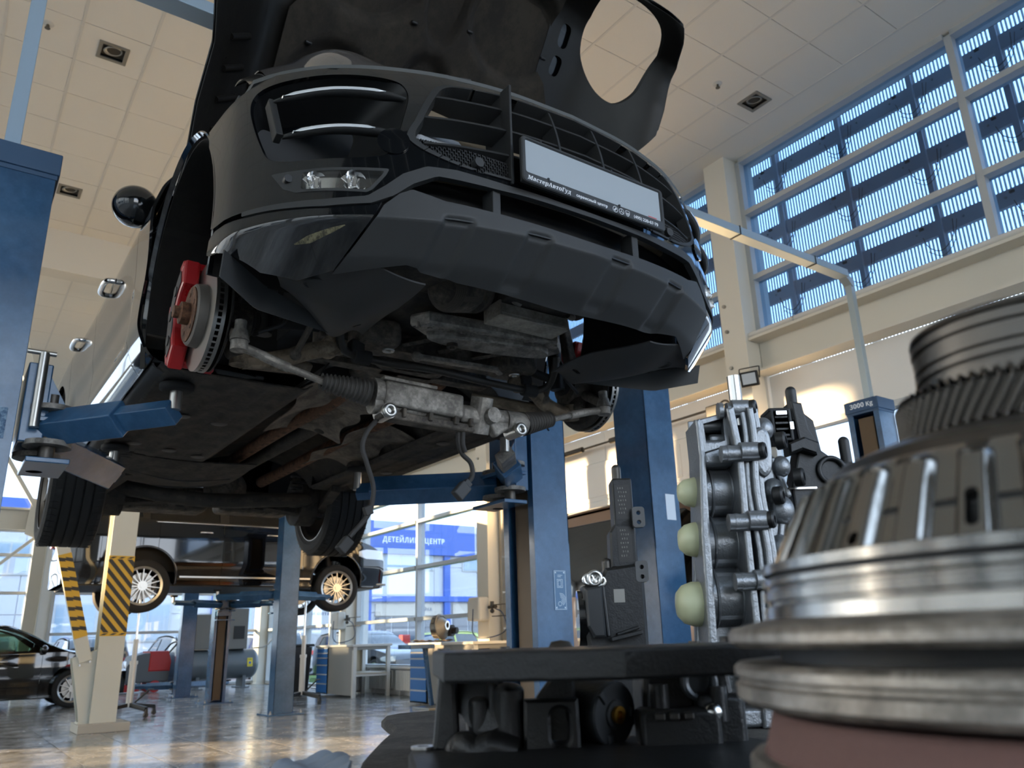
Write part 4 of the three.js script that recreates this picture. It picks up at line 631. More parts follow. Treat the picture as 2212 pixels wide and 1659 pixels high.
cp('intercooler', [B(0.27, 0.1, 0.08, 0.16, 2.075, -1.99, { b: 0.015 }), ...Array.from({ length: 10 }, (_, i) => PB(0.035 + i * 0.026, 0.045 + i * 0.026, 2.025, 2.12, -1.953, -1.945))], dirtyDark);
{
  const alu = std('#ffffff', 0.5, 0.35, { map: grimeCol([120, 115, 105], [176, 170, 158], 4, 1.6) });
  cp('bracket', [Bar([0.03, 1.985, -2.06], [0.3, 1.985, -2.05], 0.012, 0.11, { ry: 0 }), PB(0.02, 0.31, 1.975, 1.985, -2.1, -2.0, 0.002), PB(0.02, 0.31, 1.985, 2.02, -2.01, -2.0, 0.002), PB(0.02, 0.31, 1.985, 2.01, -2.1, -2.09, 0.002), PB(0.018, 0.026, 1.975, 2.03, -2.1, -2.0, 0.002)], alu);
  cp('coolant_pipe', [Tu([[0.0, 2.14, -2.06], [0.02, 2.09, -2.0], [0.06, 2.04, -1.99], [0.1, 2.03, -2.0]], 0.013, { m: 10 }), Tu([[0.3, 2.03, -1.99], [0.33, 2.03, -2.0], [0.345, 2.06, -2.04], [0.34, 2.14, -2.08]], 0.013, { m: 10 })], castDirty);
}
cp('front_subframe', [B(0.16, 0.1, 0.16, -0.24, 1.985, -2.42, { b: 0.03, s: 2 }), B(0.16, 0.1, 0.16, 0.36, 1.985, -2.42, { b: 0.03, s: 2 }), Bar([-0.42, 2.0, -2.5], [0.46, 2.0, -2.5], 0.07, 0.08), ...[-0.1, 0.05, 0.2].map((u) => Bar([u, 2.0, -2.46], [u + 0.1, 2.0, -2.3], 0.018, 0.03)), Bar([-0.38, 2.02, -2.75], [0.44, 2.02, -2.75], 0.08, 0.06)], dirty);
cp('cross_bar', [Bar([-0.06, 1.945, -2.43], [0.3, 1.95, -2.42], 0.016, 0.035), Sp(0.02, -0.06, 1.945, -2.43), Sp(0.02, 0.3, 1.95, -2.42)], castDirty);
for (const [u, z] of [[-0.196, -2.39], [0.349, -2.39]]) cp('mounting_eye', [new THREE.TorusGeometry(0.016, 0.006, 8, 18).rotateX(PI / 2).translate(u, 1.93, z), Cy(0.02, 0.05, u, 1.955, z)], M.steel);
cp('anti_roll_bar', [Tu([[-0.42, 2.04, -2.3], [-0.4, 1.99, -2.34], [-0.375, 1.925, -2.39], [-0.33, 1.9, -2.41], [-0.2, 1.885, -2.395], [-0.06, 1.88, -2.365], [0.06, 1.875, -2.36], [0.2, 1.878, -2.385], [0.4, 1.882, -2.405], [0.46, 1.886, -2.4], [0.5, 1.905, -2.37], [0.495, 1.95, -2.32], [0.48, 2.0, -2.29]], 0.0145, { n: 110, m: 12 })], std('#2a2723', 0.5, 0.3));
for (const u of [-0.29, 0.43]) cp('bar_bushing', [Cy(0.025, 0.06, u, u < 0 ? 1.893 : 1.883, -2.405, { rz: PI / 2 }), B(0.05, 0.05, 0.05, u - 0.02, 1.925, -2.41, { b: 0.008 })], M.rubber);
for (const s of [-1, 1]) {
  // rear inner flap of the undertray and the deflector blade
  cp('undertray', Sh((p, q) => { const u = lerpTab([[0, 0.8], [0.5, 0.72], [1, 0.5]], q) + (lerpTab([[0, 0.42], [0.5, 0.38], [1, 0.38]], q) - lerpTab([[0, 0.8], [0.5, 0.72], [1, 0.5]], q)) * p; const z = lin(Math.min(-1.72, bumpZ(u, 1.9) - 0.02), -2.2, q); return [s * u, 1.885 - 0.02 * Math.sin(p * PI) * Math.sin(q * PI) + 0.018 * Math.sin(p * 5 + q * 4), z]; }, 24, 24, { th: 0.005, flip: s > 0, sdf: (p, q, P) => -inPoly(rrect(0.03, 0.018, 0.004, 0.44, -2.12), Math.abs(P[0]), P[2]) }), M.plasticGrey);
  for (const [u, z] of [[0.66, -1.9], [0.55, -1.83]]) cp('screw_dimple', La([[0.001, 0.012], [0.014, 0.01], [0.03, -0.006], [0.034, -0.004]], { x: s * u, y: 1.884, z, n: 18 }), M.plasticDark);
  cp('deflector_blade', [Sh((p, q) => { const u = lin(0.9, 0.49, p), z = lerpTab([[0, -1.93], [0.35, -2.05], [1, -2.17]], p); return [s * u, lin(1.93, 1.885, p) - 0.075 * q * lerpTab([[0, 0.9], [0.3, 1], [1, 0.25]], p), z - 0.02 * q]; }, 20, 5, { th: 0.004 })], M.plasticGrey);
  // hub, disc, knuckle, arms
  const br = part('front_brake', car), X = 0.80, Y = 1.956, Zc = -2.475;
  const seg = 56, vanes = [];
  const ring = (x0, x1, r0, r1, m, nm) => cp(nm, LaC([[r0, x0], [r1, x0], [r1, x1], [r0, x1], [r0, x0]], { rz: -s * PI / 2, x: 0, y: Y, z: Zc, n: 56 }), m, br);
  const discM = std('#8d8a85', 0.34, 0.95);
  ring(X - 0.017, X - 0.006, 0.105, 0.178, discM, 'disc_inner_face'); ring(X + 0.006, X + 0.017, 0.105, 0.178, discM, 'disc_outer_face');
  for (let i = 0; i < seg; i++) { const a = i / seg * 2 * PI; vanes.push(place(new THREE.BoxGeometry(0.013, 0.06, 0.006), s * X, 0, 0).translate(0, 0.146, 0).applyMatrix4(new THREE.Matrix4().makeRotationX(a)).translate(0, Y, Zc)); }
  cp('disc_vanes', vanes, discM, br);
  cp('disc_hat', LaC([[0.108, X - 0.01], [0.1, X + 0.045], [0.094, X + 0.05], [0.036, X + 0.05]], { rz: -s * PI / 2, y: Y, z: Zc, n: 40 }), std('#6f6a64', 0.55, 0.7), br);
  cp('hub_flange', [...[0, 1, 2, 3, 4].map((i) => Cy(0.008, 0.006, s * (X + 0.053), Y + 0.065 * Math.cos(i * 72 * DEG), Zc + 0.065 * Math.sin(i * 72 * DEG), { rz: PI / 2 })), LaC([[0.09, X + 0.05], [0.09, X + 0.054], [0.036, X + 0.054], [0.036, X + 0.08], [0.02, X + 0.085], [0.02, X + 0.1], [0.0001, X + 0.1]], { rz: -s * PI / 2, y: Y, z: Zc, n: 36 })], rust, br);
  // caliper on the rear half of the disc
  const calP = []; for (let i = 0; i <= 16; i++) { const a = lin(s < 0 ? 100 : 80, s < 0 ? 222 : 165, i / 16) * DEG; calP.push([0.205 * Math.cos(a), 0.205 * Math.sin(a)]); } for (let i = 16; i >= 0; i--) { const a = lin(s < 0 ? 106 : 86, s < 0 ? 216 : 159, i / 16) * DEG; calP.push([0.125 * Math.cos(a), 0.125 * Math.sin(a)]); }
  const red = std('#9c1519', 0.45, 0, { roughnessMap: grime });
  cp('caliper', [Ex(calP, 0.05, { b: 0.008, bs: 2, ry: -PI / 2, x: s * (X + 0.048), y: Y, z: Zc }), Ex(calP, 0.05, { b: 0.008, ry: -PI / 2, x: s * (X - 0.05), y: Y, z: Zc }), ...(s < 0 ? [-70, -20, 30] : [-90, -60, -25]).map((d) => { const a = (180 + d) * DEG; return B(0.15, 0.03, 0.045, s * X, Y + 0.198 * Math.sin(a), Zc + 0.198 * Math.cos(a), { b: 0.006, rx: -a + PI / 2 }); })], red, br);
  { const ci = [], a0 = s < 0 ? 112 : 92, a1 = s < 0 ? 212 : 155; for (let i = 0; i <= 14; i++) { const a = lin(a0, a1, i / 14) * DEG; ci.push([0.192 * Math.cos(a), 0.192 * Math.sin(a)]); } for (let i = 14; i >= 0; i--) { const a = lin(a0 + 2, a1 - 2, i / 14) * DEG; ci.push([0.142 * Math.cos(a), 0.142 * Math.sin(a)]); } cp('caliper_dark_plate', Ex(ci, 0.004, { ry: -PI / 2, x: s * (X + 0.0735), y: Y, z: Zc }), std('#1d1413', 0.5), br); }  // flat dark plate on the face, paints in the dark hollow of the caliper
  cp('pad_window', [B(0.012, 0.12, 0.012, s * (X + 0.07), Y + (s < 0 ? 0.02 : 0.09), Zc - (s < 0 ? 0.135 : 0.1), { b: 0.004 }), ...(s < 0 ? [-45, -15, 15] : [-75, -55, -35]).map((d) => Cy(0.018, 0.012, s * (X + 0.073), Y + 0.165 * Math.sin((180 + d) * DEG), Zc + 0.165 * Math.cos((180 + d) * DEG), { rz: PI / 2, n: 16 }))], M.black, br);
  cp('dust_shield', LaC([[0.06, X - 0.04], [0.15, X - 0.045], [0.172, X - 0.035], [0.172, X - 0.03]], { rz: -s * PI / 2, y: Y, z: Zc, n: 40 }), dirtyDark, br);
  cp('knuckle', [Cy(0.07, 0.1, s * 0.72, Y, Zc, { rz: PI / 2 }), Bar([s * 0.73, Y + 0.02, Zc], [s * 0.68, 2.3, Zc - 0.02], 0.05, 0.05, { b: 0.015 }), Bar([s * 0.74, Y, Zc], [s * 0.7, 1.83, -2.44], 0.07, 0.06, { b: 0.02 }), Bar([s * 0.74, Y - 0.02, Zc + 0.02], [s * 0.735, 1.85, -2.31], 0.05, 0.04, { b: 0.015 })], dirty);
  cp('strut', [Cy(0.05, 0.22, s * 0.6, 2.3, -2.46, {}), Rod([s * 0.62, 1.93, -2.46], [s * 0.6, 2.25, -2.46], 0.03)], M.black);
  cp('lower_arm', [Tu([[s * 0.36, 1.925, -2.43], [s * 0.46, 1.89, -2.42], [s * 0.56, 1.855, -2.46], [s * 0.68, 1.83, -2.47]], 0.03, { m: 8 }), Bar([s * 0.36, 1.93, -2.72], [s * 0.68, 1.835, -2.49], 0.05, 0.03, { b: 0.01 }), Cy(0.036, 0.05, s * 0.4, 1.915, -2.425, { rx: PI / 2 }), Cy(0.03, 0.06, s * 0.69, 1.84, -2.46)], std('#ffffff', 0.7, 0.3, { map: grimeCol([78, 68, 55], [132, 118, 100], 4, 2) }));
  cp('drive_shaft', [Rod([s * 0.3, 2.02, -2.48], [s * 0.7, 1.965, -2.475], 0.018), LaC([[0.05, 0], [0.055, 0.012], [0.045, 0.02], [0.05, 0.03], [0.038, 0.04], [0.042, 0.05], [0.03, 0.07]], { rz: s * PI / 2, x: s * 0.69, y: 1.966, z: -2.475, n: 24 })], M.rubber);
  cp('link_rod', [Rod([s * 0.49, 1.99, -2.3], [s * 0.52, 1.865, -2.42], 0.011), Sp(0.018, s * 0.49, 1.99, -2.3), Sp(0.02, s * 0.52, 1.865, -2.42)], dirty);
  cp('brake_hose', Tu([[s * 0.55, 2.18, -2.55], [s * 0.6, 2.05, -2.42], [s * 0.58, 1.95, -2.36], [s * 0.66, 1.9, -2.38]], 0.007, { m: 6 }), M.black);
}
// ---- steering rack hanging loose with its boots, rods and cables ----
{
  const rk = part('steering_rack', car);
  const at = (u) => [u, lin(1.726, 1.712, (u + 0.3) / 0.6), -2.3];
  const boot = (u0, u1, r0, r1, n, y0, y1) => { const pts = []; for (let i = 0; i <= n * 4; i++) { const t = i / (n * 4); pts.push([lin(r0, r1, t) + 0.0055 * Math.cos(t * n * 2 * PI), t]); } const A = V(u0, y0, -2.3), D = V(u1, y1, -2.31).sub(A), l = D.length(); const g = La(pts.map(([r, t]) => [r, t * l]), { n: 24 }); g.applyQuaternion(new THREE.Quaternion().setFromUnitVectors(V(0, 1, 0), D.normalize())).translate(u0, y0, -2.3); return g; };
  cp('housing', [Cy(0.036, 0.6, 0.0, 1.705, -2.3, { rz: PI / 2 + 0.02 }), B(0.3, 0.085, 0.075, -0.12, 1.725, -2.285, { b: 0.012, rz: -0.03 }), B(0.13, 0.06, 0.06, 0.09, 1.7, -2.29, { b: 0.015 }), Cy(0.04, 0.13, 0.12, 1.71, -2.29, { rx: 0.3 }), Cy(0.042, 0.09, 0.275, 1.705, -2.3, { rz: PI / 2 }), Cy(0.05, 0.03, -0.285, 1.735, -2.3, { rz: PI / 2 }), Cy(0.028, 0.07, 0.14, 1.7, -2.26, { rx: PI / 2 }), B(0.1, 0.07, 0.04, 0.2, 1.69, -2.29, { b: 0.012, rz: 0.6 }), B(0.2, 0.012, 0.085, -0.18, 1.773, -2.285, { b: 0.003, rz: -0.03 })], castDirty, rk);
  cp('lower_cover', [B(0.36, 0.03, 0.06, -0.1, 1.655, -2.29, { b: 0.008, rz: -0.03 }), ...[-0.2, -0.1, 0, 0.06].map((u) => B(0.014, 0.03, 0.075, u, 1.668, -2.285, { b: 0.003 }))], dirty, rk);
  for (const [u, y] of [[-0.255, 1.668], [0.27, 1.67]]) cp('mounting_eye', [new THREE.TorusGeometry(0.017, 0.008, 10, 24).translate(u, y, -2.25), Cy(0.026, 0.07, u, y, -2.29, { rx: PI / 2 })], M.steel, rk);
  cp('boot', boot(-0.31, -0.47, 0.042, 0.022, 12, 1.733, 1.748), bellow, rk); cp('boot', boot(0.315, 0.455, 0.04, 0.024, 10, 1.706, 1.745), bellow, rk);
  for (const s of [-1, 1]) { const y0 = s < 0 ? 1.748 : 1.745; cp('tie_rod', [Rod([s * 0.46, y0, -2.31], [s * 0.58, 1.785, -2.33], 0.0115), Rod([s * 0.57, 1.782, -2.33], [s * 0.66, 1.808, -2.33], 0.016), Tu([[s * 0.65, 1.806, -2.33], [s * 0.7, 1.815, -2.32], [s * 0.735, 1.815, -2.31]], 0.015, { m: 10 }), Cy(0.026, 0.03, s * 0.735, 1.818, -2.31), Cy(0.03, 0.035, s * 0.735, 1.852, -2.31, { r1: 0.022 }), Cy(0.018, 0.03, s * 0.735, 1.885, -2.31)], castDirty, rk); }
  const cable = std('#221f1c', 0.7);
  cp('cable', [Tu([[-0.27, 1.65, -2.31], [-0.31, 1.6, -2.3], [-0.325, 1.55, -2.3], [-0.31, 1.5, -2.3], [-0.285, 1.43, -2.3], [-0.285, 1.38, -2.3], [-0.3, 1.33, -2.3], [-0.36, 1.26, -2.3]], 0.008, { m: 8 }), B(0.028, 0.03, 0.02, -0.3, 1.345, -2.3, { b: 0.004, rz: 0.4 }), B(0.035, 0.05, 0.03, -0.375, 1.235, -2.3, { b: 0.006, rz: -0.7 })], cable, rk);
  cp('cable', [Tu([[0.03, 1.66, -2.29], [0.03, 1.6, -2.29], [0.05, 1.565, -2.3], [0.085, 1.535, -2.3], [0.09, 1.49, -2.3], [0.06, 1.455, -2.3]], 0.009, { m: 8 }), Tu([[0.045, 1.66, -2.28], [0.04, 1.6, -2.28], [0.055, 1.57, -2.29]], 0.009, { m: 8 })], cable, rk);
  cp('connector', [B(0.045, 0.06, 0.03, 0.045, 1.435, -2.3, { b: 0.006, rz: -0.75 }), B(0.03, 0.03, 0.026, 0.065, 1.458, -2.3, { b: 0.004, rz: -0.75 })], M.plasticGrey, rk);
}
// ---- rear wheels ----
function tyre(R, W, o = {}) { // axis along x, centred
  const w = W / 2, gr = o.grooves ?? [], pr = [[R * 0.72, -w * 0.92], [R * 0.8, -w], [R * 0.9, -w * 0.99], [R * 0.965, -w * 0.92], [R * 0.99, -w * 0.8]];
  for (const g of gr) pr.push([R, g - 0.0055], [R - 0.009, g - 0.0045], [R - 0.009, g + 0.0045], [R, g + 0.0055]);
  pr.push([R * 0.99, w * 0.8], [R * 0.965, w * 0.92], [R * 0.9, w * 0.99], [R * 0.8, w], [R * 0.72, w * 0.92]);
  return (gr.length ? LaC : La)(pr, { rz: -PI / 2, n: o.n ?? 56 });
}
function spokes(n, R, r0, w, x, o = {}) { const gs = []; for (let i = 0; i < n; i++) { const a = i / n * 2 * PI + (o.a ?? 0); const g = Ex([[-w * 0.7, r0], [w * 0.7, r0], [w * 0.42, R], [-w * 0.42, R]], o.d ?? 0.03, { b: 0.004 }); g.rotateY(PI / 2); g.translate(x, 0, 0); gs.push(g.applyMatrix4(new THREE.Matrix4().makeRotationX(a))); } return gs; }
for (const s of [-1, 1]) {
  const w = part('rear_wheel', car), pos = (g) => g.translate(s * 0.81, 1.89, -5.28);
  cp('tyre', pos(tyre(0.365, 0.29, { grooves: [-0.075, -0.025, 0.025, 0.075], n: 72 })), M.rubber, w);
  const sipes = []; for (let i = 0; i < 56; i++) { const a = i / 56 * 2 * PI; for (const q of [-1, 1]) sipes.push(place(new THREE.BoxGeometry(0.042, 0.004, 0.003), q * 0.112, 0.3635, 0, 0, q * 0.15).applyMatrix4(new THREE.Matrix4().makeRotationX(a + (q > 0 ? 0.05 : 0)))); }
  cp('tread_sipes', pos(merge(sipes)), M.black, w);
  const rimM = std('#55504a', 0.3, 0.85);
  cp('rim', pos(merge([LaC([[0.262, -0.135], [0.27, -0.135], [0.24, -0.11], [0.235, 0.1], [0.268, 0.14], [0.258, 0.142], [0.225, 0.11]], { rz: -PI / 2, n: 48 }), ...spokes(10, 0.25, 0.05, 0.018, s * 0.1), Cy(0.07, 0.06, s * 0.09, 0, 0, { rz: PI / 2 })])), rimM, w);
}
// =====================================================================
// OTHER CARS: side-profile body maker. Local: +x forward, y up, z across; origin on the ground at mid length
// =====================================================================
const glassCar = new THREE.MeshPhysicalMaterial({ color: new THREE.Color().setRGB(0.09, 0.10, 0.095), roughness: 0.02, transmission: 1, thickness: 0, ior: 1.5 });
const glassLight = new THREE.MeshPhysicalMaterial({ color: new THREE.Color().setRGB(0.6, 0.7, 0.62), roughness: 0.02, transmission: 1, thickness: 0, ior: 1.5 });
const rimSilver = std('#b9b6b0', 0.28, 0.9);
function makeCar(t, o) {
  const { L, W, top, belt, y0 } = o, hl = L / 2, n = o.fine ?? 1;
  const plan = (x) => 1 - 0.2 * Math.pow(Math.abs(x) / hl, 7);
  const half = (x, y) => { const tp = top(x), b = Math.min(belt, tp - 0.03); const lo = 0.93 + 0.07 * sm(y0, y0 + 0.35, y); const k = y <= b ? lo - 0.02 * sm(b - 0.25, b, y) : lerpTab([[0, 0.98], [1, o.tumble ?? 0.76]], clamp((y - b) / Math.max(0.12, (o.H - belt)))); return W / 2 * plan(x) * k; };
  const F = (s, off = 0) => (p, q) => {
    const x = lin(-hl, hl, p), tp = top(x), b = Math.min(belt, tp - 0.03); let y, z;
    if (q < 0.45) { y = lin(y0, b, q / 0.45); z = half(x, y) + off; }
    else if (q < 0.82) { y = lin(b, tp - 0.04, (q - 0.45) / 0.37); z = half(x, y) + off; }
    else { const k = (q - 0.82) / 0.18; const z1 = half(x, tp - 0.04); z = z1 * (1 - k); y = tp - 0.04 + (0.04 + off) * Math.sqrt(1 - (1 - k) * (1 - k)); }
    return [x, y, s * z];
  };
  const arch = (x, y) => Math.min(...o.axles.map((a) => Math.hypot(x - a, y - (o.R + (o.archUp ?? 0.04))) - o.R * 1.17));
  const win = o.windows ?? [];
  const N = Math.round(110 * n), K = Math.round(50 * n);
  const cut = (P) => { let d = arch(P[0], P[1]); for (const w of win) d = Math.min(d, -inPoly(w, P[0], P[1])); return d; };
  for (const s of [-1, 1]) {
    if (o.parts) {
      let e = [-hl, ...o.parts, hl];
      e.slice(0, -1).forEach((a, i) => { const b = e[i + 1]; const nm = ['rear_quarter', 'rear_door', 'front_door', 'front_wing'][i] ?? 'panel'; obj(nm, Sh(F(s), N, K, { th: 0.012, flip: s > 0, sdf: (p, q, P) => q > 0.815 ? -1 : Math.min(cut(P), P[0] - a - (i ? 0.003 : -1), b - P[0] - (i < e.length - 2 ? 0.003 : -1)) }), o.paint, t); });
    } else obj('side_panel', Sh(F(s), N, K, { th: 0.012, flip: s > 0, sdf: (p, q, P) => q > 0.815 ? -1 : cut(P) }), o.paint, t);
    win.forEach((w) => { const g = Sh(F(s, -0.006), N, K, { th: 0.004, flip: s > 0, sdf: (p, q, P) => q > 0.815 ? -1 : inPoly(w, P[0], P[1]) + 0.004 }); if (g) obj('side_window', g, o.glass ?? glassCar, t); });
  }
  const roofF = (p, q) => { const s = q < 0.5 ? -1 : 1, k = q < 0.5 ? 1 - q * 2 : q * 2 - 1; return F(s)(p, 1 - k * 0.185); };
  const shield = o.shields ?? []; const inS = (x) => Math.max(...shield.map(([a, b]) => Math.min(x - a, b - x)), -9);
  obj('roof', Sh(roofF, N, 24, { th: 0.012, sdf: (p, q, P) => Math.max(-inS(P[0]), Math.abs(q - 0.5) > 0.47 ? 0.01 : -1) }), o.paint, t);
  for (const [a, b] of shield) { const g = Sh((p, q) => roofF((lin(a, b, p) + hl) / L, lin(0.03, 0.97, q)), 12, 16, { th: 0.005 }); obj(a > 0 ? 'windscreen' : 'rear_window', g, o.glass ?? glassCar, t); }
  for (const [sg, nm] of [[1, 'front_bumper'], [-1, 'rear_bumper']]) obj(nm, Sh((p, q) => { const s = lin(-1, 1, p), tp = top(sg * hl), y = lin(y0, tp - 0.01, q); return [sg * (hl + 0.06 * (1 - s * s) * Math.sin(clamp(q, 0.03, 0.97) * PI)), y, s * half(sg * hl, y)]; }, 16, 10, { th: 0.01, flip: sg < 0 }), o.paint, t);
  obj('underbody', [PB(-hl + 0.1, hl - 0.1, y0 - 0.02, y0 + 0.02, -W * 0.42, W * 0.42), PB(-hl + 0.4, hl - 0.4, y0 + 0.02, y0 + 0.22, -W * 0.28, W * 0.28)], M.black, t);
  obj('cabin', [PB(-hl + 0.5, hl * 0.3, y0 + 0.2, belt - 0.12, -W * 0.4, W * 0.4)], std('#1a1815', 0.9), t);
  for (const [x, z] of o.seats ?? []) obj('seat', [B(0.14, 0.6, 0.48, x, belt + 0.0, z, { b: 0.06, s: 2, rz: 0.15 }), B(0.1, 0.16, 0.24, x - 0.05, belt + 0.36, z, { b: 0.04, s: 2 })], o.seatM ?? std('#211e1b', 0.8), t);
  for (const a of o.axles) for (const s of [-1, 1]) {
    const w = part('wheel', t); w.position.set(a, o.R - (o.droop ?? 0), s * (W / 2 - 0.13)); w.rotation.y = s > 0 ? -PI / 2 : PI / 2; // axis local x points outwards
    obj('tyre', tyre(o.R, 0.24, { n: 40 }), M.rubber, w);
    obj('rim', [LaC([[o.R * 0.66, -0.1], [o.R * 0.66, 0.09], [o.R * 0.735, 0.11], [o.R * 0.72, 0.115], [o.R * 0.64, 0.1]], { rz: -PI / 2, n: 40 })], rimSilver, w);
    if (o.spokes) for (const g of spokes(o.spokes, o.R * 0.7, o.R * 0.14, o.spokeW ?? 0.02, 0.085)) obj('spoke', g, rimSilver, w);
    obj('hub', [Cy(o.R * 0.18, 0.04, 0.09, 0, 0, { rz: PI / 2 }), Cy(o.R * 0.09, 0.01, 0.113, 0, 0, { rz: PI / 2 })], rimSilver, w);
    obj('brake_disc', Cy(o.R * 0.5, 0.03, 0, 0, 0, { rz: PI / 2, n: 32 }), M.steel, w);
    obj('brake_caliper', B(0.06, o.R * 0.4, 0.07, 0.02, 0.02, -o.R * 0.45, { b: 0.015 }), M.darkSteel, w);
  }
  for (const s of [-1, 1]) for (const x of o.handles ?? []) obj('door_handle', Tu([[x - 0.09, belt - 0.13, s * (half(x, belt - 0.13))], [x - 0.07, belt - 0.13, s * (half(x, belt - 0.13) + 0.035)], [x + 0.07, belt - 0.13, s * (half(x, belt - 0.13) + 0.035)], [x + 0.09, belt - 0.13, s * half(x, belt - 0.13)]], 0.014, { m: 8 }), o.trim ?? M.chrome, t);
  if (o.mirror) for (const s of [-1, 1]) { const m = part('door_mirror', t); const z = s * (half(o.mirror, belt) + 0.06); obj('shell', Sp(0.09, o.mirror, belt + 0.05, z + s * 0.06, { s: [0.7, 0.85, 1.15] }), o.paint, m); obj('foot', B(0.08, 0.04, 0.1, o.mirror, belt - 0.01, z - s * 0.02, { b: 0.01 }), M.black, m); }
  if (o.beltTrim) for (const s of [-1, 1]) obj('belt_moulding', Tu(o.beltTrim.map((x) => [x, belt + 0.005, s * (half(x, belt) + 0.006)]), 0.011, { m: 6, n: 30 }), M.chrome, t);
  if (o.sillTrim) for (const s of [-1, 1]) obj('sill_moulding', [PB(o.axles[0] + 0.5, o.axles[1] - 0.48, y0 + 0.1, y0 + 0.125, s * (W / 2 * 0.965), s * (W / 2 * 0.985))], M.steel, t);
  if (o.pillars) for (const s of [-1, 1]) for (const x of o.pillars) obj('door_pillar', Bar([x, belt + 0.02, s * (half(x, belt) + 0.001)], [x - 0.05, top(x) - 0.09, s * (half(x, top(x) - 0.1) + 0.001)], 0.09, 0.008), M.blackGloss, t);
  if (o.archTrim) for (const s of [-1, 1]) for (const a of o.axles) obj('arch_trim', Tu(Array.from({ length: 15 }, (_, i) => { const k = lin(-8, 188, i / 14) * DEG, x = a + o.R * 1.19 * Math.cos(k), y = o.R + (o.archUp ?? 0.04) + o.R * 1.19 * Math.sin(k); return [x, y, s * (half(x, y) + 0.002)]; }), 0.022, { m: 6, n: 30 }), o.paint, t);
  for (const s of [-1, 1]) {
    if (o.lampF) obj('headlight', Sh((p, q) => { const x = lin(hl - 0.55, hl - 0.01, p), y = lin(o.lampF - 0.1, o.lampF + 0.06, q); return [x, y, s * (half(x, y) + 0.008)]; }, 10, 5, { th: 0.01, flip: s > 0, sdf: (p, q) => Math.min(p * 0.9 - Math.abs(q - 0.5) + 0.25, 1) }), phy('#c8ccd0', 0.1, 0.3, { clearcoat: 1 }), t);
    if (o.lampR) obj('tail_light', [PB(-hl - 0.05, -hl + 0.25, o.lampR - 0.09, o.lampR + 0.09, s * W * 0.3, s * (W / 2 * 0.82), 0.02)], phy('#8a1014', 0.15, 0, { clearcoat: 1 }), t);
  }
  return { F, half };
}
const prof = (pts) => (x) => interp(pts, x);
// ---- black full-size off-roader on the lift of the second row ----
{
  const t = thing('suv', 'large black estate off-roader with multi-spoke wheels raised on the far blue lift', 'car', [3.93, 1.53, -13.85]);
  makeCar(t, {
    L: 5.0, W: 1.95, H: 1.83, belt: 1.24, y0: 0.33, R: 0.385, droop: 0.08, archUp: 0.03, axles: [-1.46, 1.57], fine: 1.5,
    top: prof([[-2.5, 1.0], [-2.44, 1.35], [-2.3, 1.7], [-2.0, 1.8], [-1, 1.83], [0, 1.82], [0.55, 1.74], [1.0, 1.45], [1.35, 1.22], [1.9, 1.14], [2.35, 1.0], [2.5, 0.8]]),
    windows: [[[-2.2, 1.3], [-1.55, 1.3], [-1.55, 1.72], [-2.0, 1.7]], [[-1.45, 1.27], [-0.42, 1.27], [-0.42, 1.75], [-1.45, 1.74]], [[-0.28, 1.27], [0.98, 1.27], [0.62, 1.58], [0.3, 1.72], [-0.28, 1.745]]],
    shields: [[0.6, 1.3], [-2.45, -2.15]], parts: [-1.3, -0.35, 0.95], paint: M.paintBlack, spokes: 15, spokeW: 0.016, handles: [-0.62, 0.42], mirror: 0.95, beltTrim: [-2.2, -1.2, 0, 1.0], sillTrim: true, pillars: [-0.35, -1.5], archTrim: true, lampF: 0.9, lampR: 1.05, seats: [[-0.1, 0.42], [-0.1, -0.42]], seatM: std('#b3a184', 0.8),
  });
  obj('grille', [PB(2.44, 2.53, 0.62, 0.95, -0.45, 0.45, 0.02), ...[0.68, 0.78, 0.88].map((y) => PB(2.5, 2.56, y - 0.015, y + 0.015, -0.42, 0.42, 0.005))], M.chrome, t);
  obj('bumper_lip', [PB(2.3, 2.56, 0.36, 0.4, -0.8, 0.8, 0.015)], M.chrome, t);
  for (const s of [-1, 1]) obj('roof_rail', Tu([[-1.9, 1.79, s * 0.66], [-1.6, 1.86, s * 0.66], [0, 1.87, s * 0.66], [0.4, 1.8, s * 0.66]], 0.016), M.chrome, t);
  obj('suspension', [Rod([1.57, 0.3, -0.8], [1.57, 0.3, 0.8], 0.04), Rod([-1.46, 0.3, -0.8], [-1.46, 0.3, 0.8], 0.05), B(0.5, 0.2, 0.5, 1.2, 0.3, 0, { b: 0.05 }), Rod([1.57, 0.35, 0.72], [1.5, 0.9, 0.62], 0.04), Rod([1.57, 0.35, -0.72], [1.5, 0.9, -0.62], 0.04)], dirtyDark, t);
  // its lift
  const mk = (label, z, turn) => { const p = thing('lift_post', label, 'car lift', [4.36, 0, z], turn, 'posts of the two-post lifts'); liftPost(p, 2.83, 1); return p; };
  const a = mk('blue lift post in front of the raised black off-roader', -12.15, PI / 2); a.position.x = 4.33;
  carriage(a, 1.5, 1); liftArm(a, [0.12, 1.68, 0.1], [0.85, 1.68, 1.15], 1.8); liftArm(a, [0.12, 1.68, -0.1], [0.85, 1.68, -0.75], 1.8);
  const b = mk('blue lift post standing behind the raised black off-roader', -15.35, -PI / 2);
  carriage(b, 1.5, 1); liftArm(b, [0.12, 1.68, 0.1], [0.75, 1.68, 1.05], 1.8); liftArm(b, [0.12, 1.68, -0.1], [0.75, 1.68, -0.8], 1.8);
  // the next, empty lift of that row with its arms lowered
  const c = mk('slim blue lift post with lowered arms beside the grey air tank', -18.1, PI / 2); carriage(c, 0.16, 1, 0.5); liftArm(c, [0.14, 0.22, 0.1], [0.5, 0.2, 1.1], 0.27); liftArm(c, [0.14, 0.22, -0.1], [1.0, 0.2, -0.8], 0.27);
  c.position.x = 4.4;
}
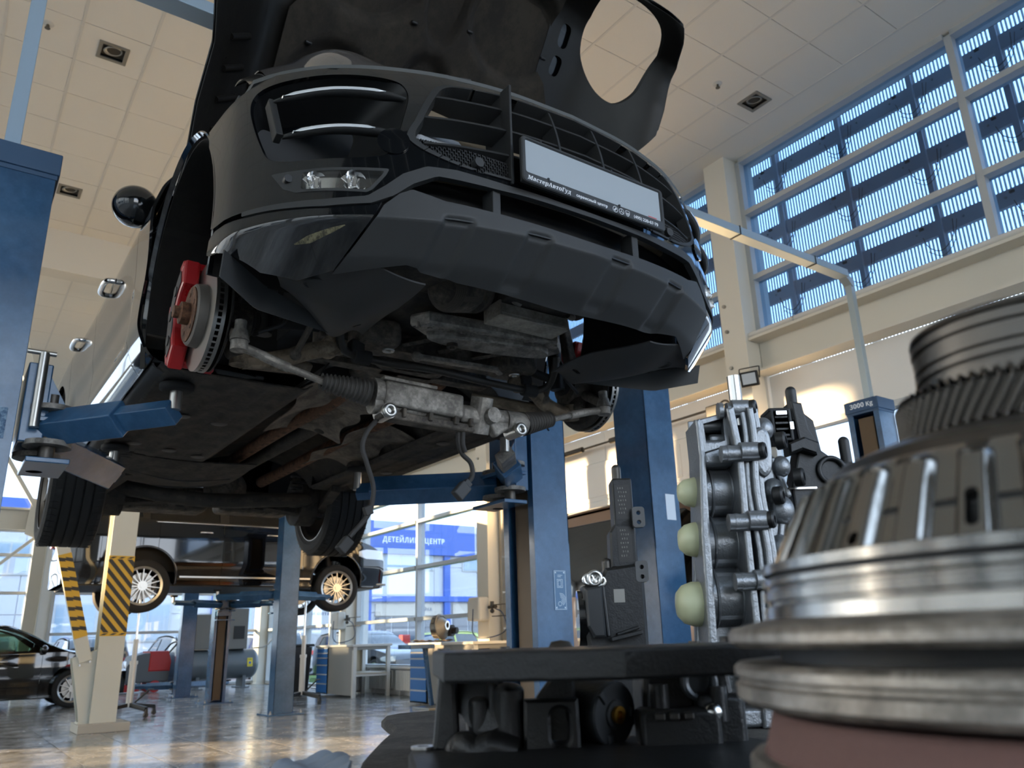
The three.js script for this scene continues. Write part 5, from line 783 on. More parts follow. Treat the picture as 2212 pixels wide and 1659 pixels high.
// ---- black saloon standing on the floor at the far left ----
{
  const t = thing('sedan', 'black saloon parked on the tiled floor behind the hazard-striped column', 'car', [0.86, 0, -17.6]);
  makeCar(t, {
    L: 4.5, W: 1.78, H: 1.46, belt: 0.94, y0: 0.2, R: 0.325, axles: [-1.3, 1.38], fine: 1.2,
    top: prof([[-2.25, 0.85], [-1.9, 1.02], [-1.5, 1.1], [-1.0, 1.36], [-0.4, 1.46], [0.2, 1.43], [0.6, 1.3], [1.0, 1.08], [1.3, 0.97], [1.8, 0.9], [2.15, 0.75], [2.25, 0.6]]),
    windows: [[[-1.2, 0.97], [-0.42, 0.97], [-0.42, 1.38], [-0.7, 1.36], [-1.1, 1.15]], [[-0.32, 0.97], [0.88, 0.97], [0.5, 1.24], [0.15, 1.37], [-0.32, 1.385]]],
    shields: [[0.42, 1.2], [-1.55, -0.75]], parts: [-1.15, -0.36, 0.85], paint: M.paintBlack, glass: glassLight, spokes: 10, spokeW: 0.018, handles: [-0.55, 0.25], mirror: 0.85, lampF: 0.68, lampR: 0.8, seats: [[-0.2, 0.38], [-0.2, -0.38]],
  });
  for (const s of [-1, 1]) obj('side_moulding', PB(-1.0, 0.9, 0.5, 0.53, s * 0.875, s * 0.89, 0.004), M.blackGloss, t);
}
// ---- bronze van on the floor in the empty lift's bay ----
{
  const bronze = phy('#6e5038', 0.35, 0.45, { clearcoat: 1, clearcoatRoughness: 0.05 });
  const t = thing('van', 'bronze minivan with dark windows parked between the posts of the empty lift', 'car', [5.05, 0, -3.82], -PI / 2);
  makeCar(t, {
    L: 4.2, W: 1.9, H: 1.95, belt: 1.2, y0: 0.22, R: 0.32, axles: [-1.3, 1.25], fine: 1.2, tumble: 0.88,
    top: prof([[-2.1, 1.35], [-2.05, 1.8], [-1.8, 1.93], [-0.6, 1.95], [0.1, 1.9], [0.5, 1.65], [0.95, 1.15], [1.6, 1.0], [2.1, 0.75]]),
    windows: [[[-1.95, 1.24], [-0.62, 1.24], [-0.55, 1.8], [-1.9, 1.8]], [[-0.5, 1.24], [0.75, 1.24], [0.4, 1.55], [0.0, 1.78], [-0.45, 1.8]]],
    shields: [[0.15, 0.9]], parts: [-0.56, 0.72], paint: bronze, glass: phy('#0d0b08', 0.06, 0, { clearcoat: 1 }), spokes: 10, handles: [-0.3], mirror: 0.7, lampF: 0.75, lampR: 1.2,
  });
  for (const s of [-1, 1]) { obj('chrome_strip', PB(-1.9, 0.9, 0.72, 0.735, s * 0.948, s * 0.958, 0.003), M.chrome, t); obj('crease_dark_strip', PB(-1.9, 0.8, 1.0, 1.008, s * 0.944, s * 0.952, 0.002), M.darkSteel, t); obj('roof_rail', Rod([-1.7, 1.93, s * 0.74], [-0.1, 1.92, s * 0.74], 0.018), bronze, t); }  // crease drawn as a thin dark strip along each side
}
// =====================================================================
// WORKSHOP EQUIPMENT
// =====================================================================
const benchGrey = std('#8d8b85', 0.55), benchTop = std('#cfccc4', 0.5);
function bench(label, x0, x1, z0, z1, H) {
  const t = thing('workbench', label, 'workbench', [(x0 + x1) / 2, 0, (z0 + z1) / 2], 0, 'workbenches along the window wall');
  const w = (x1 - x0) / 2, d = (z1 - z0) / 2;
  obj('worktop', PB(-w - 0.03, w + 0.02, H - 0.04, H, -d - 0.03, d + 0.03, 0.006), benchTop, t);
  const c = part('drawer_cabinet', t);
  obj('carcass', [PB(-w, -w + 0.02, 0.03, H - 0.04, -d, -d + 0.55), PB(-w, w, 0.03, H - 0.04, -d, -d + 0.02), PB(-w, w, 0.03, H - 0.04, -d + 0.53, -d + 0.55), PB(-w, w, 0.03, 0.06, -d, -d + 0.55)], benchTop, c);
  const hs = [0.09, 0.09, 0.13, 0.17, 0.17, 0.17]; let y = H - 0.06;
  for (const h of hs) { obj('drawer', PB(-w - 0.012, -w + 0.02, y - h + 0.012, y, -d + 0.02, -d + 0.53, 0.003), M.blueDrawer, c); obj('drawer_pull', PB(-w - 0.018, -w - 0.008, y - 0.012, y - 0.001, -d + 0.02, -d + 0.53, 0.002), std('#c3c9cf', 0.4, 0.4), c); y -= h; }
  obj('side_panel', [PB(-w + 0.005, -w + 0.025, 0.04, H - 0.04, -d + 0.57, d - 0.06)], benchGrey, t);
  for (const [x, z] of [[-w + 0.04, d - 0.03], [w - 0.04, d - 0.03], [w - 0.04, -d + 0.6]]) obj('leg', PB(x - 0.035, x + 0.035, 0, H - 0.04, z - 0.03, z + 0.03, 0.003), benchTop, t);
  obj('rail', [PB(-w, w, H - 0.1, H - 0.04, d - 0.05, d - 0.01, 0.003)], benchGrey, t); obj('rail', PB(-w + 0.04, w - 0.04, 0.36, 0.42, d - 0.05, d - 0.01, 0.003), benchTop, t);
  obj('shelf', PB(-w + 0.04, w - 0.04, 0.4, 0.42, -d + 0.56, d, 0.003), std('#b7aa93', 0.6), t);
  obj('back_panel', PB(-w + 0.1, w, 0.42, H - 0.04, -d + 0.56, -d + 0.575), std('#bfae92', 0.7), t);
  return t;
}
bench('grey workbench with blue drawers beside the black wheeled bin', 6.42, 7.18, -15.9, -14.2, 0.92);
bench('grey workbench with blue drawers carrying a dismantled gearbox casing', 6.42, 7.18, -12.0, -10.1, 0.92);
{ // gearbox casing left on the second bench
  const t = thing('gearbox_casing', 'small alloy gearbox casing lying on the far workbench', 'gearbox part', [6.72, 0.975, -11.55], 0.5);
  obj('casing', [La([[0.05, -0.14], [0.12, -0.13], [0.14, -0.02], [0.2, 0], [0.2, 0.03], [0.15, 0.04], [0.1, 0.1], [0.06, 0.12], [0.03, 0.12]], { rx: PI / 2 - 0.15, y: 0.18, n: 28 }), ...Array.from({ length: 12 }, (_, i) => B(0.02, 0.08, 0.12, 0.17 * Math.cos(i / 12 * 2 * PI), 0.18 + 0.17 * Math.sin(i / 12 * 2 * PI), -0.03, { b: 0.004, rz: i / 12 * 2 * PI }))], std('#8a857c', 0.5, 0.7), t);
  obj('bearing_seat', [LaC([[0.07, 0], [0.07, 0.03], [0.045, 0.03], [0.045, 0]], { rx: PI / 2, y: 0.2, z: 0.1 })], M.bright, t);
  obj('tail_housing', [Cy(0.09, 0.22, 0.24, 0.12, -0.02, { rx: PI / 2 }), Cy(0.05, 0.1, 0.24, 0.12, 0.12, { rx: PI / 2 })], std('#3b3835', 0.6, 0.5), t);
  const r = thing('rag', 'crumpled brown rag under the dismantled gearbox casing', 'rag', [6.62, 0.92, -11.62]);
  obj('cloth', Sh((p, q) => { const u = p - 0.5, v = q - 0.5; return [u * 0.5, 0.012 + 0.018 * Math.abs(Math.sin(u * 9 + v * 4) * Math.sin(v * 8)) + 0.02 * sm(0.3, 0.5, Math.abs(u)), v * 0.6]; }, 20, 20, { th: 0.004, flip: true }), std('#4b4136', 0.9), r);
}
{ // black wheeled bin
  const t = thing('wheeled_bin', 'black plastic wheeled bin beside the workbench', 'bin', [6.08, 0, -16.15]);
  obj('body', Sh((p, q) => { const k = lin(0.82, 1, q), P = rrect(0.48 * k, 0.5 * k, 0.06, 0, 0, 4), n = P.length, i = Math.floor(p * n) % n, j = (i + 1) % n, f = p * n - Math.floor(p * n); return [lin(P[i][0], P[j][0], f), 0.03 + 0.87 * q, lin(P[i][1], P[j][1], f)]; }, 48, 8, { th: 0.008 }), std('#2a2b2d', 0.6), t);
  obj('lid', [B(0.54, 0.05, 0.56, 0, 0.93, 0, { b: 0.02, s: 2 }), Rod([-0.2, 0.92, -0.31], [0.2, 0.92, -0.31], 0.018)], M.black, t);
  obj('liner_rim', new THREE.TorusGeometry(0.24, 0.015, 6, 30).rotateX(PI / 2).translate(0, 0.9, 0), M.black, t);
  for (const s of [-1, 1]) obj('wheel', Cy(0.09, 0.05, s * 0.2, 0.09, -0.24, { rz: PI / 2 }), M.rubber, t);
}
// radiators under the window sill
[[-14.9, 'white panel radiator behind the workbench shelf'], [-13.75, 'white sectional radiator under the sill with white valve pipe'], [-12.35, 'white sectional radiator beside the blue-drawer workbench carrying the gearbox casing']].forEach(([z, label]) => {
  const t = thing('radiator', label, 'radiator', [7.32, 0.06, z], 0, 'radiators under the window sill');
  for (let k = 0; k < 10; k++) obj('section', B(0.09, 0.36, 0.072, 0, 0.2, -0.4 + k * 0.08, { b: 0.018, s: 2 }), M.white, t);
  obj('manifold', [Rod([0, 0.36, -0.45], [0, 0.36, 0.4], 0.022), Rod([0, 0.05, -0.45], [0, 0.05, 0.4], 0.022)], M.white, t);
  obj('valve_pipe', Tu([[0, 0.36, 0.38], [0, 0.36, 0.5], [-0.02, 0.33, 0.54], [-0.02, 0.1, 0.54], [0, 0.05, 0.5], [0, 0.05, 0.38]], 0.018, { t: 0.2 }), M.white, t);
  for (const s of [-0.3, 0.3]) obj('foot', PB(-0.03, 0.03, -0.06, 0.03, s - 0.02, s + 0.02, 0.003), M.white, t);
});
// service boxes on the wall columns with hoses
[[-16.05, 'white service box with looping blue hose on the column behind the first workbench'], [-10.6, 'white service box with blue hose on the column above the gearbox casing']].forEach(([z, label]) => {
  const t = thing('hose_box', label, 'hose reel', [7.12, 1.4, z], 0, 'service boxes on the columns');
  obj('box', B(0.2, 0.36, 0.34, -0.08, 0, -0.32, { b: 0.04, s: 3 }), std('#c9c7bf', 0.5), t);
  obj('back_box', B(0.12, 0.3, 0.2, -0.02, -0.02, -0.55, { b: 0.01 }), std('#c2bba9', 0.6), t);
  obj('regulator', [Rod([0, 0.02, -0.14], [0, 0.02, 0.06], 0.025), Cy(0.03, 0.09, 0, 0.06, -0.05), Sp(0.035, 0, -0.04, -0.05), Rod([0, 0.05, -0.05], [0.05, 0.05, 0.5], 0.008), Rod([0, -0.12, -0.05], [0.05, -0.12, 0.5], 0.008)], M.darkSteel, t);
  obj('hose', [Tu([[-0.18, 0, -0.32], [-0.18, -0.2, -0.34], [-0.16, -0.36, -0.36], [-0.12, -0.44, -0.2], [0, -0.4, 0.1], [0.02, -0.3, 0.3], [0.02, -0.08, 0.2], [0, 0, 0.02]], 0.009, { n: 60 })], std('#3b4a63', 0.5), t);
});
{ // air compressor with horizontal tank
  const grey = std('#5d6469', 0.4, 0.2);
  const t = thing('air_compressor', 'grey air compressor with long horizontal tank and boxed motor behind the blue lift posts', 'compressor', [5.85, 0, -20.6], 0.05);
  obj('tank', [Cy(0.34, 1.5, 0, 0.55, 0, { rz: PI / 2, n: 36 }), Sp(0.34, -0.75, 0.55, 0, { s: [0.5, 1, 1], n: 32 }), Sp(0.34, 0.75, 0.55, 0, { s: [0.5, 1, 1], n: 32 })], grey, t);
  for (const x of [-0.55, 0.55]) obj('foot', [PB(x - 0.04, x + 0.04, 0, 0.28, -0.22, 0.22, 0.005), PB(x - 0.12, x + 0.12, 0, 0.03, -0.28, 0.28, 0.004)], grey, t);
  obj('motor_cabinet', [B(0.5, 0.95, 0.55, 0.3, 1.36, 0, { b: 0.02 }), B(0.4, 0.8, 0.5, -0.5, 1.3, 0, { b: 0.02 })], std('#6a6863', 0.5), t);
  obj('vent_grille', [PB(0.2, 0.46, 1.12, 1.42, 0.276, 0.285), ...Array.from({ length: 7 }, (_, i) => PB(0.2, 0.46, 1.14 + i * 0.04, 1.155 + i * 0.04, 0.285, 0.292))], M.black, t);
  const lab = canvasTex(128, 192, (c, w, h) => { c.fillStyle = '#d9c52e'; c.fillRect(0, 0, w, h); c.fillStyle = '#3566a8'; c.beginPath(); c.arc(64, 110, 30, 0, 7); c.fill(); c.fillStyle = '#222'; c.fillRect(20, 30, 88, 10); c.fillRect(20, 160, 88, 8); });
  obj('warning_label', new THREE.PlaneGeometry(0.13, 0.2).rotateX(-0.12).translate(0.62, 0.58, 0.345), new THREE.MeshStandardMaterial({ map: lab, roughness: 0.5 }), t, true);
  obj('air_line', Tu([[0.8, 0.9, 0], [1.1, 0.95, 0.1], [1.3, 1.3, 0.2], [1.35, 1.7, 0.2]], 0.015), M.steel, t);
}
{ // floor scrubber
  const red = std('#a81a1c', 0.4), gr = std('#53575b', 0.5);
  const t = thing('floor_scrubber', 'red and grey walk-behind floor scrubber parked behind the striped column', 'floor scrubber', [4.25, 0, -20.9], 0.15);
  obj('tank', [Ex([[-0.5, 0.22], [0.46, 0.22], [0.5, 0.62], [0.4, 0.86], [-0.1, 0.86], [-0.36, 0.8], [-0.5, 0.55]], 0.5, { b: 0.03, bs: 2 })], gr, t);
  obj('cover', [Ex([[-0.02, 0.45], [0.48, 0.45], [0.5, 0.66], [0.42, 0.9], [0.0, 0.9]], 0.53, { b: 0.03, bs: 2 })], red, t);
  obj('brush_deck', [Cy(0.3, 0.12, -0.42, 0.13, 0, { n: 32 }), Cy(0.32, 0.04, -0.42, 0.06, 0, { n: 32 })], red, t);
  for (const s of [-1, 1]) obj('wheel', [Cy(0.13, 0.06, 0.16, 0.13, s * 0.25, { rx: PI / 2 }), Cy(0.08, 0.08, 0.16, 0.13, s * 0.26, { rx: PI / 2 })], red, t);
  obj('handle', [Tu([[0.45, 0.85, -0.18], [0.62, 1.05, -0.18], [0.7, 1.1, 0], [0.62, 1.05, 0.18], [0.45, 0.85, 0.18]], 0.02)], M.black, t);
  obj('squeegee', [Tu([[0.55, 0.06, -0.4], [0.66, 0.06, 0], [0.55, 0.06, 0.4]], 0.025)], M.black, t);
}
// transmission jacks: slim ram on a castored cross base
[[[5.3, 0, -13.75], 'slim silver transmission jack on black castor legs beneath the off-roader front'], [[2.6, 0, -13.6], 'slim transmission jack on black castor legs just behind the striped column']].forEach(([p, label]) => {
  const t = thing('transmission_jack', label, 'jack', p, 0.4, 'transmission jacks');
  obj('cylinder', [Cy(0.05, 0.62, 0, 0.45, 0), Cy(0.035, 0.35, 0, 0.92, 0), Cy(0.06, 0.05, 0, 0.76, 0)], std('#b9b4ab', 0.35, 0.6), t);
  obj('piston_rod', Cy(0.017, 0.7, 0, 1.4, 0), M.chrome, t);
  for (let k = 0; k < 4; k++) { const a = k * PI / 2, c = Math.cos(a), s = Math.sin(a); obj('leg', Bar([0.04 * c, 0.17, 0.04 * s], [0.42 * c, 0.12, 0.42 * s], 0.05, 0.06), M.black, t); obj('castor', [Cy(0.035, 0.03, 0.42 * c, 0.037, 0.42 * s, { rx: PI / 2, ry: a }), PB(0.42 * c - 0.018, 0.42 * c + 0.018, 0.04, 0.12, 0.42 * s - 0.02, 0.42 * s + 0.02, 0.003)], M.darkSteel, t); }
  obj('pump_pedal', [Bar([0.06, 0.2, 0.04], [0.24, 0.36, 0.1], 0.02, 0.02), B(0.08, 0.015, 0.05, 0.26, 0.37, 0.11, { b: 0.004 })], M.darkSteel, t);
});
{ // blue stand before the second bench
  const t = thing('parts_stand', 'blue steel stand with small tray leaning before the second workbench', 'stand', [6.05, 0, -10.9]);
  obj('tray', [PB(-0.32, 0.08, 0.84, 0.9, -0.2, 0.2, 0.006)], M.steelBlue, t); obj('post', Bar([0.02, 0.85, 0], [0.14, 0.05, 0], 0.05, 0.06), M.steelBlue, t);
  obj('foot_plate', [PB(-0.05, 0.36, 0, 0.03, -0.25, 0.25, 0.004)], M.steel, t);
}
{ // floodlight on the beam
  const t = thing('floodlight', 'small square floodlight hanging under the cream edge beam', 'floodlight', [7.05, 3.62, -5.3], 0.4);
  obj('body', [B(0.05, 0.17, 0.2, 0, 0, 0, { b: 0.012, rz: 0.25 })], M.black, t); obj('lens', B(0.006, 0.12, 0.15, -0.027, -0.004, 0, { b: 0.002, rz: 0.25 }), std('#c4cbd0', 0.2), t);
  obj('bracket', Tu([[0, 0, -0.11], [0.03, 0.14, -0.11], [0.03, 0.14, 0.11], [0, 0, 0.11]], 0.007, { t: 0.05 }), M.black, t);
}
{ // door operator beside the gate
  const t = thing('gate_operator', 'black gate motor with hanging chain beside the sunlit gate', 'gate motor', [7.16, 3.4, -5.92]);
  obj('motor', [B(0.14, 0.16, 0.18, 0, 0, 0, { b: 0.015 }), Cy(0.06, 0.14, 0, -0.14, 0)], M.black, t); obj('wheel', [new THREE.TorusGeometry(0.08, 0.012, 8, 24).rotateY(PI / 2).translate(-0.02, 0.02, 0.16), Cy(0.02, 0.06, 0, 0.02, 0.16, { rz: PI / 2 })], M.darkSteel, t);
  obj('chain', Array.from({ length: 40 }, (_, i) => new THREE.TorusGeometry(0.013, 0.0035, 5, 10).rotateY(i % 2 ? PI / 2 : 0).translate(-0.02, -0.08 - i * 0.022, 0.24)), M.steel, t);
  obj('tag', PB(-0.03, -0.02, -0.52, -0.36, -0.06, 0.02, 0.002), std('#c2261f', 0.5), t); obj('tag', PB(-0.03, -0.02, -0.62, -0.46, 0.06, 0.12, 0.002), std('#1f6b3a', 0.5), t);
}
{ // red feather flag by the window column
  const t = thing('feather_flag', 'tall red curved feather flag standing by the window column', 'flag', [8.6, -0.05, -12.3]);
  obj('sail', Ex(blob([[0, 0.3], [0.12, 0.3], [0.2, 1.2], [0.22, 1.8], [0.12, 2.25], [0.02, 2.3], [0, 1.4]], 40), 0.01, { ry: 0.6 }), std('#c3261f', 0.7), t);
  obj('pole', Tu([[0, 0, 0], [0, 1.6, 0], [0.02, 2.2, 0], [0.1, 2.32, 0]], 0.012), M.steel, t); obj('foot', Cy(0.2, 0.04, 0, 0.02, 0), M.black, t);
}
// =====================================================================
// OUTSIDE: slatted screen on the facade, yard, parked cars, the building opposite, an added unseen block and wall to the left
// =====================================================================
{
  const asph = std('#8f8d8b', 0.9, 0, { map: grimeCol([150, 148, 146], [240, 238, 236], 0.5, 1.6) });
  struct('ground', [PB(-90, 110, -0.5, -0.32, -120, 60)], asph);
  const grassM = std('#6f8f3f', 0.95, 0, { map: grimeCol([120, 140, 80], [230, 240, 170], 1.4, 2) });
  struct('lawn', [PB(8.6, 30, -0.32, -0.22, -31.5, -13.5)], grassM); struct('kerb', [PB(7.7, 8.6, -0.32, -0.05, -40, 8, 0.02)], std('#b39c90', 0.9));
  // unseen block added on the left to keep the low sun off the near bays
  const nb = thing('added_sun_block', 'added unseen pale block on the left that blocks the low sun', 'building', [-25, -0.32, 0]);
  obj('wall', PB(-5, 5, 0, 10.5, -21.3, 30), std('#cfc9bd', 0.85), nb);
  obj('parapet', PB(-5.1, 5.1, 10.5, 10.9, -21.4, 30.1, 0.02), M.offwhite, nb);
  for (let k = 0; k < 8; k++) { const w = obj('window', PB(5.0, 5.06, 1.2, 4.4, -17.5 + k * 6, -13.5 + k * 6, 0.01), M.alu, nb); obj('window_glass', PB(5.06, 5.07, 1.3, 4.3, -17.4 + k * 6, -13.6 + k * 6), phy('#22303a', 0.08, 0, { clearcoat: 1 }), nb); }
  const wl = thing('added_sun_wall', 'added unseen pale wall beyond the left windows that cuts the low sun', 'wall', [-16, -0.32, -40]);  // out-of-view wall added to hold the low sun off the floor and benches
  obj('wall', PB(-0.15, 0.15, 0, 4.7, -30, 19), std('#c9c3b6', 0.9), wl); obj('coping', PB(-0.2, 0.2, 4.7, 4.78, -30.05, 19.05, 0.01), M.offwhite, wl);
}
// vertical slat screen in framed cabinets in front of the high windows
{
  const rail = std('#a3a5aa', 0.6), slatM = phy('#c6c8ca', 0.9, 0, { transmission: 0.6, thickness: 0 }), wireM = M.black;
  const t = thing('slat_screen', 'outdoor screen of thin vertical slats on metal rails behind the high windows', 'screen', [8.2, 0, 0]);
  const bands = [4.17, 5.0, 5.85, 6.7, 7.55, 8.4], z0 = 4.8, pw = 0.92, nP = 18;
  for (const y of bands) for (let k = 0; k < nP; k += 2) obj('rail', [PB(-0.03, 0.03, y - 0.09, y + 0.09, z0 - (k + 2) * pw + 0.01, z0 - k * pw - 0.01, 0.006)], rail, t);
  for (let k = 0; k <= nP; k++) { obj('post', PB(-0.06, 0.05, 3.9, 8.5, z0 - k * pw - 0.03, z0 - k * pw + 0.03, 0.004), rail, t); }
  const one = []; for (let i = 0; i < 22; i++) one.push(PB(-0.004, 0.004, -2.35, 2.3, -0.42 + i * 0.04 - 0.0098, -0.42 + i * 0.04 + 0.0098));
  const g = merge(one);
  for (let k = 0; k < nP; k++) { const m = new THREE.Mesh(g, slatM); m.name = 'slats'; m.position.set(0, 6.2, z0 - (k + 0.5) * pw); m.castShadow = m.receiveShadow = true; m.userData.kind = 'stuff'; t.add(m); }
  for (let k = 2; k < nP - 2; k++) for (let j = 0; j < 4; j++) {
    const z = z0 - k * pw, y = bands[j] - 0.1;
    obj('cable', [Tu([[-0.09, y + 0.1, z + 0.16], [-0.1, y - 0.1, z + 0.13], [-0.1, y - 0.2, z], [-0.1, y - 0.12, z - 0.12], [-0.09, y + 0.02, z - 0.17]], 0.005, { m: 5, n: 24 }), Tu([[-0.09, y + 0.08, z + 0.2], [-0.1, y - 0.16, z + 0.14], [-0.1, y - 0.26, z], [-0.09, y - 0.16, z - 0.14]], 0.004, { m: 5, n: 20 }), B(0.02, 0.03, 0.05, -0.09, y + 0.12, z - 0.17, { b: 0.004 })], wireM, t);
    for (const dz of [0.25, -0.25]) obj('bolt', Cy(0.012, 0.02, -0.055, bands[j], z + dz, { rz: PI / 2, n: 8 }), M.steel, t);
  }
}
// building opposite: white panels, blue fascia and pilasters
{
  const bl = std('#5272c4', 0.6), wh = std('#d8d6d6', 0.7), wg = phy('#9fb4c4', 0.1, 0, { clearcoat: 1 }), fr = std('#c9c9c6', 0.6), dark = phy('#5d6570', 0.15, 0, { clearcoat: 1 });
  const t = thing('office_building', 'white and blue two-storey building with a lettered blue fascia across the yard', 'building', [16, -0.32, -42]);
  const X0 = -16, X1 = 26, HB = 7.9, ox = 16, oy = 0.32;
  obj('wall', PB(X0, X1, 0, HB, -9, -0.05), wh, t);
  for (let k = 0; k < 14; k++) for (let j = 0; j < 3; j++) obj('facade_panel', PB(X0 + k * 3 + 0.02, X0 + k * 3 + 2.98, 0.3 + j * 2.55 + 0.02, 0.3 + (j + 1) * 2.55 - 0.02, -0.05, 0.0, 0.006), wh, t);
  obj('fascia', PB(19.3 - ox, 26.7 - ox, 5.75 + oy, 7.6 + oy, 0, 0.3, 0.02), bl, t);
  obj('fascia', PB(28.9 - ox, 34 - ox, 6.2 + oy, 8.2 + oy, 0, 0.3, 0.02), bl, t); obj('fascia', PB(-2 - ox, 3.6 - ox, 7.0 + oy, 7.6 + oy, 0, 0.3, 0.02), bl, t);
  obj('band', PB(19.6 - ox, 34 - ox, 3.1 + oy, 3.4 + oy, 0, 0.25, 0.01), bl, t);
  for (const x of [4.15, 11.5, 19.7, 24.8, 30]) obj('pilaster', PB(x - ox - 0.2, x - ox + 0.2, 0, 7.0, 0, 0.2, 0.01), bl, t);
  for (const [a, b, y0, y1, n] of [[20.7, 23.9, 4.95, 5.75, 3], [26, 28.6, 4.95, 5.75, 2], [4.5, 6.2, 1.35, 2.95, 2], [7.4, 9.4, 1.35, 2.95, 2], [12.4, 14.4, 1.35, 2.95, 2], [15.5, 18.5, 1.35, 2.95, 3], [1.7, 3.2, 4.3, 5.6, 2], [5.0, 7.5, 4.6, 5.9, 2], [9, 11, 4.6, 5.9, 2]]) {
    const w = part('window', t); obj('window_frame', PB(a - ox - 0.08, b - ox + 0.08, y0 + oy - 0.08, y1 + oy + 0.08, 0, 0.06, 0.01), fr, w);
    const st = (b - a) / n; for (let k = 0; k < n; k++) obj('pane', PB(a - ox + k * st + 0.04, a - ox + (k + 1) * st - 0.04, y0 + oy, y1 + oy, 0.06, 0.075), wg, w);
  }
  for (const [a, b] of [[20.2, 24.4], [25.2, 29.6]]) for (let k = 0; k < 4; k++) { const w = (b - a) / 4; const s = part('shop_window', t); obj('pane', PB(a - ox + k * w + 0.05, a - ox + (k + 1) * w - 0.05, 0.5, 2.6, 0, 0.05, 0.005), dark, s); }
  obj('shop_fascia', [PB(20.2 - ox, 24.4 - ox, 2.65, 3.3, 0, 0.12, 0.01), PB(25.2 - ox, 29.6 - ox, 2.65, 3.3, 0, 0.12, 0.01)], std('#d5c9b8', 0.7), t);
  const sg = canvasTex(1024, 128, (c, w, h) => { c.fillStyle = '#5272c4'; c.fillRect(0, 0, w, h); c.fillStyle = '#e9edf3'; c.font = 'bold 92px sans-serif'; c.textBaseline = 'middle'; c.textAlign = 'center'; c.fillText('ДЕТЕЙЛИНГ ЦЕНТР', w / 2, h / 2 + 4, w - 30); });
  obj('sign_print', new THREE.PlaneGeometry(4.9, 0.62).translate(22.5 - ox, 6.58 + oy, 0.31), new THREE.MeshStandardMaterial({ map: sg, roughness: 0.6 }), t, true);
  const sg2 = canvasTex(256, 64, (c, w, h) => { c.fillStyle = '#d5c9b8'; c.fillRect(0, 0, w, h); c.fillStyle = '#46506b'; c.font = 'bold 44px sans-serif'; c.textBaseline = 'middle'; c.fillText('МОЙКА', 30, 34); });
  for (const x of [23.4, 27.2]) obj('sign_print', new THREE.PlaneGeometry(1.5, 0.36).translate(x - ox, 3.0, 0.125), new THREE.MeshStandardMaterial({ map: sg2, roughness: 0.6 }), t, true);
}
{ // banner stand beyond the corner glazing
  const t = thing('yard_banner', 'white printed banner on posts in the yard beyond the corner glazing', 'banner', [12.3, -0.32, -30]);
  const bn = canvasTex(512, 512, (c, w, h) => { c.fillStyle = '#dedbdd'; c.fillRect(0, 0, w, h); c.fillStyle = '#3c4a78'; c.font = 'bold 40px sans-serif'; c.fillText('кузова и оптики', 20, 190); c.fillText('оборудования', 20, 300); });
  obj('print', new THREE.PlaneGeometry(3.0, 2.4).translate(0, 2.0, 0.03), new THREE.MeshStandardMaterial({ map: bn, roughness: 0.7 }), t, true);
  obj('board', PB(-1.5, 1.5, 0.8, 3.2, -0.02, 0.02), M.white, t);
  for (const s of [-1, 1]) obj('post', Rod([s * 1.45, 0, -0.04], [s * 1.45, 3.3, -0.04], 0.04), M.steel, t);
}
{ // barrier post
  const t = thing('barrier_post', 'yellow post with red head standing on the lawn', 'barrier', [16.3, -0.25, -31]);
  obj('post', Cy(0.12, 1.1, 0, 0.55, 0), std('#d8a522', 0.5), t); obj('head', B(0.36, 0.42, 0.36, 0, 1.25, 0, { b: 0.03 }), std('#b8261f', 0.5), t);
}
// parked cars
const suvTop = prof([[-2.35, 1.0], [-2.2, 1.35], [-1.9, 1.58], [-0.8, 1.66], [0.1, 1.62], [0.5, 1.45], [1.0, 1.12], [1.6, 1.02], [2.2, 0.85], [2.35, 0.7]]);
const suvWin = [[[-1.9, 1.1], [-0.4, 1.1], [-0.4, 1.52], [-1.7, 1.48]], [[-0.3, 1.1], [0.85, 1.1], [0.35, 1.42], [0.05, 1.52], [-0.3, 1.53]]];
const parked = (label, paint, p, turn) => { const t = thing('parked_car', label, 'car', p, turn, 'cars parked in the yard'); makeCar(t, { L: 4.7, W: 1.88, H: 1.66, belt: 1.04, y0: 0.26, R: 0.36, axles: [-1.35, 1.45], fine: 0.55, top: suvTop, windows: suvWin, shields: [[0.4, 1.0], [-2.3, -1.85]], paint, glass: phy('#1c2226', 0.08, 0, { clearcoat: 1 }), spokes: 6, spokeW: 0.03, lampF: 0.75, lampR: 0.95, mirror: 0.75 }); return t; };
const pm = (c) => phy(c, 0.3, 0.1, { clearcoat: 1 });
parked('dark blue-grey parked estate, tail lights towards the far windows', pm('#2c3440'), [6.6, -0.3, -27.2], PI / 2);
parked('black parked estate with tail lights, left of the blue-grey one', pm('#17181b'), [3.9, -0.3, -27.6], PI / 2);
parked('grey parked estate seen through the far windows behind the saloon', pm('#5a6068'), [1.2, -0.3, -27.4], PI / 2);
parked('silver parked estate seen beyond the air tank', pm('#8f9499'), [9.4, -0.3, -28.2], PI / 2);
parked('yellow-green parked estate on the yard behind the lawn', pm('#b7c043'), [19.3, -0.3, -33.5], PI + 0.25);
parked('white parked estate beside the yellow-green one', pm('#d4d8dc'), [15.6, -0.3, -35.5], PI + 0.2);
parked('dark parked estate in front of the white banner', pm('#20222a'), [12.6, -0.3, -26.5], -PI / 2 + 0.2);
parked('pale silver parked estate right of the yellow-green one', pm('#b4babf'), [24.5, -0.3, -34.5], PI + 0.2);
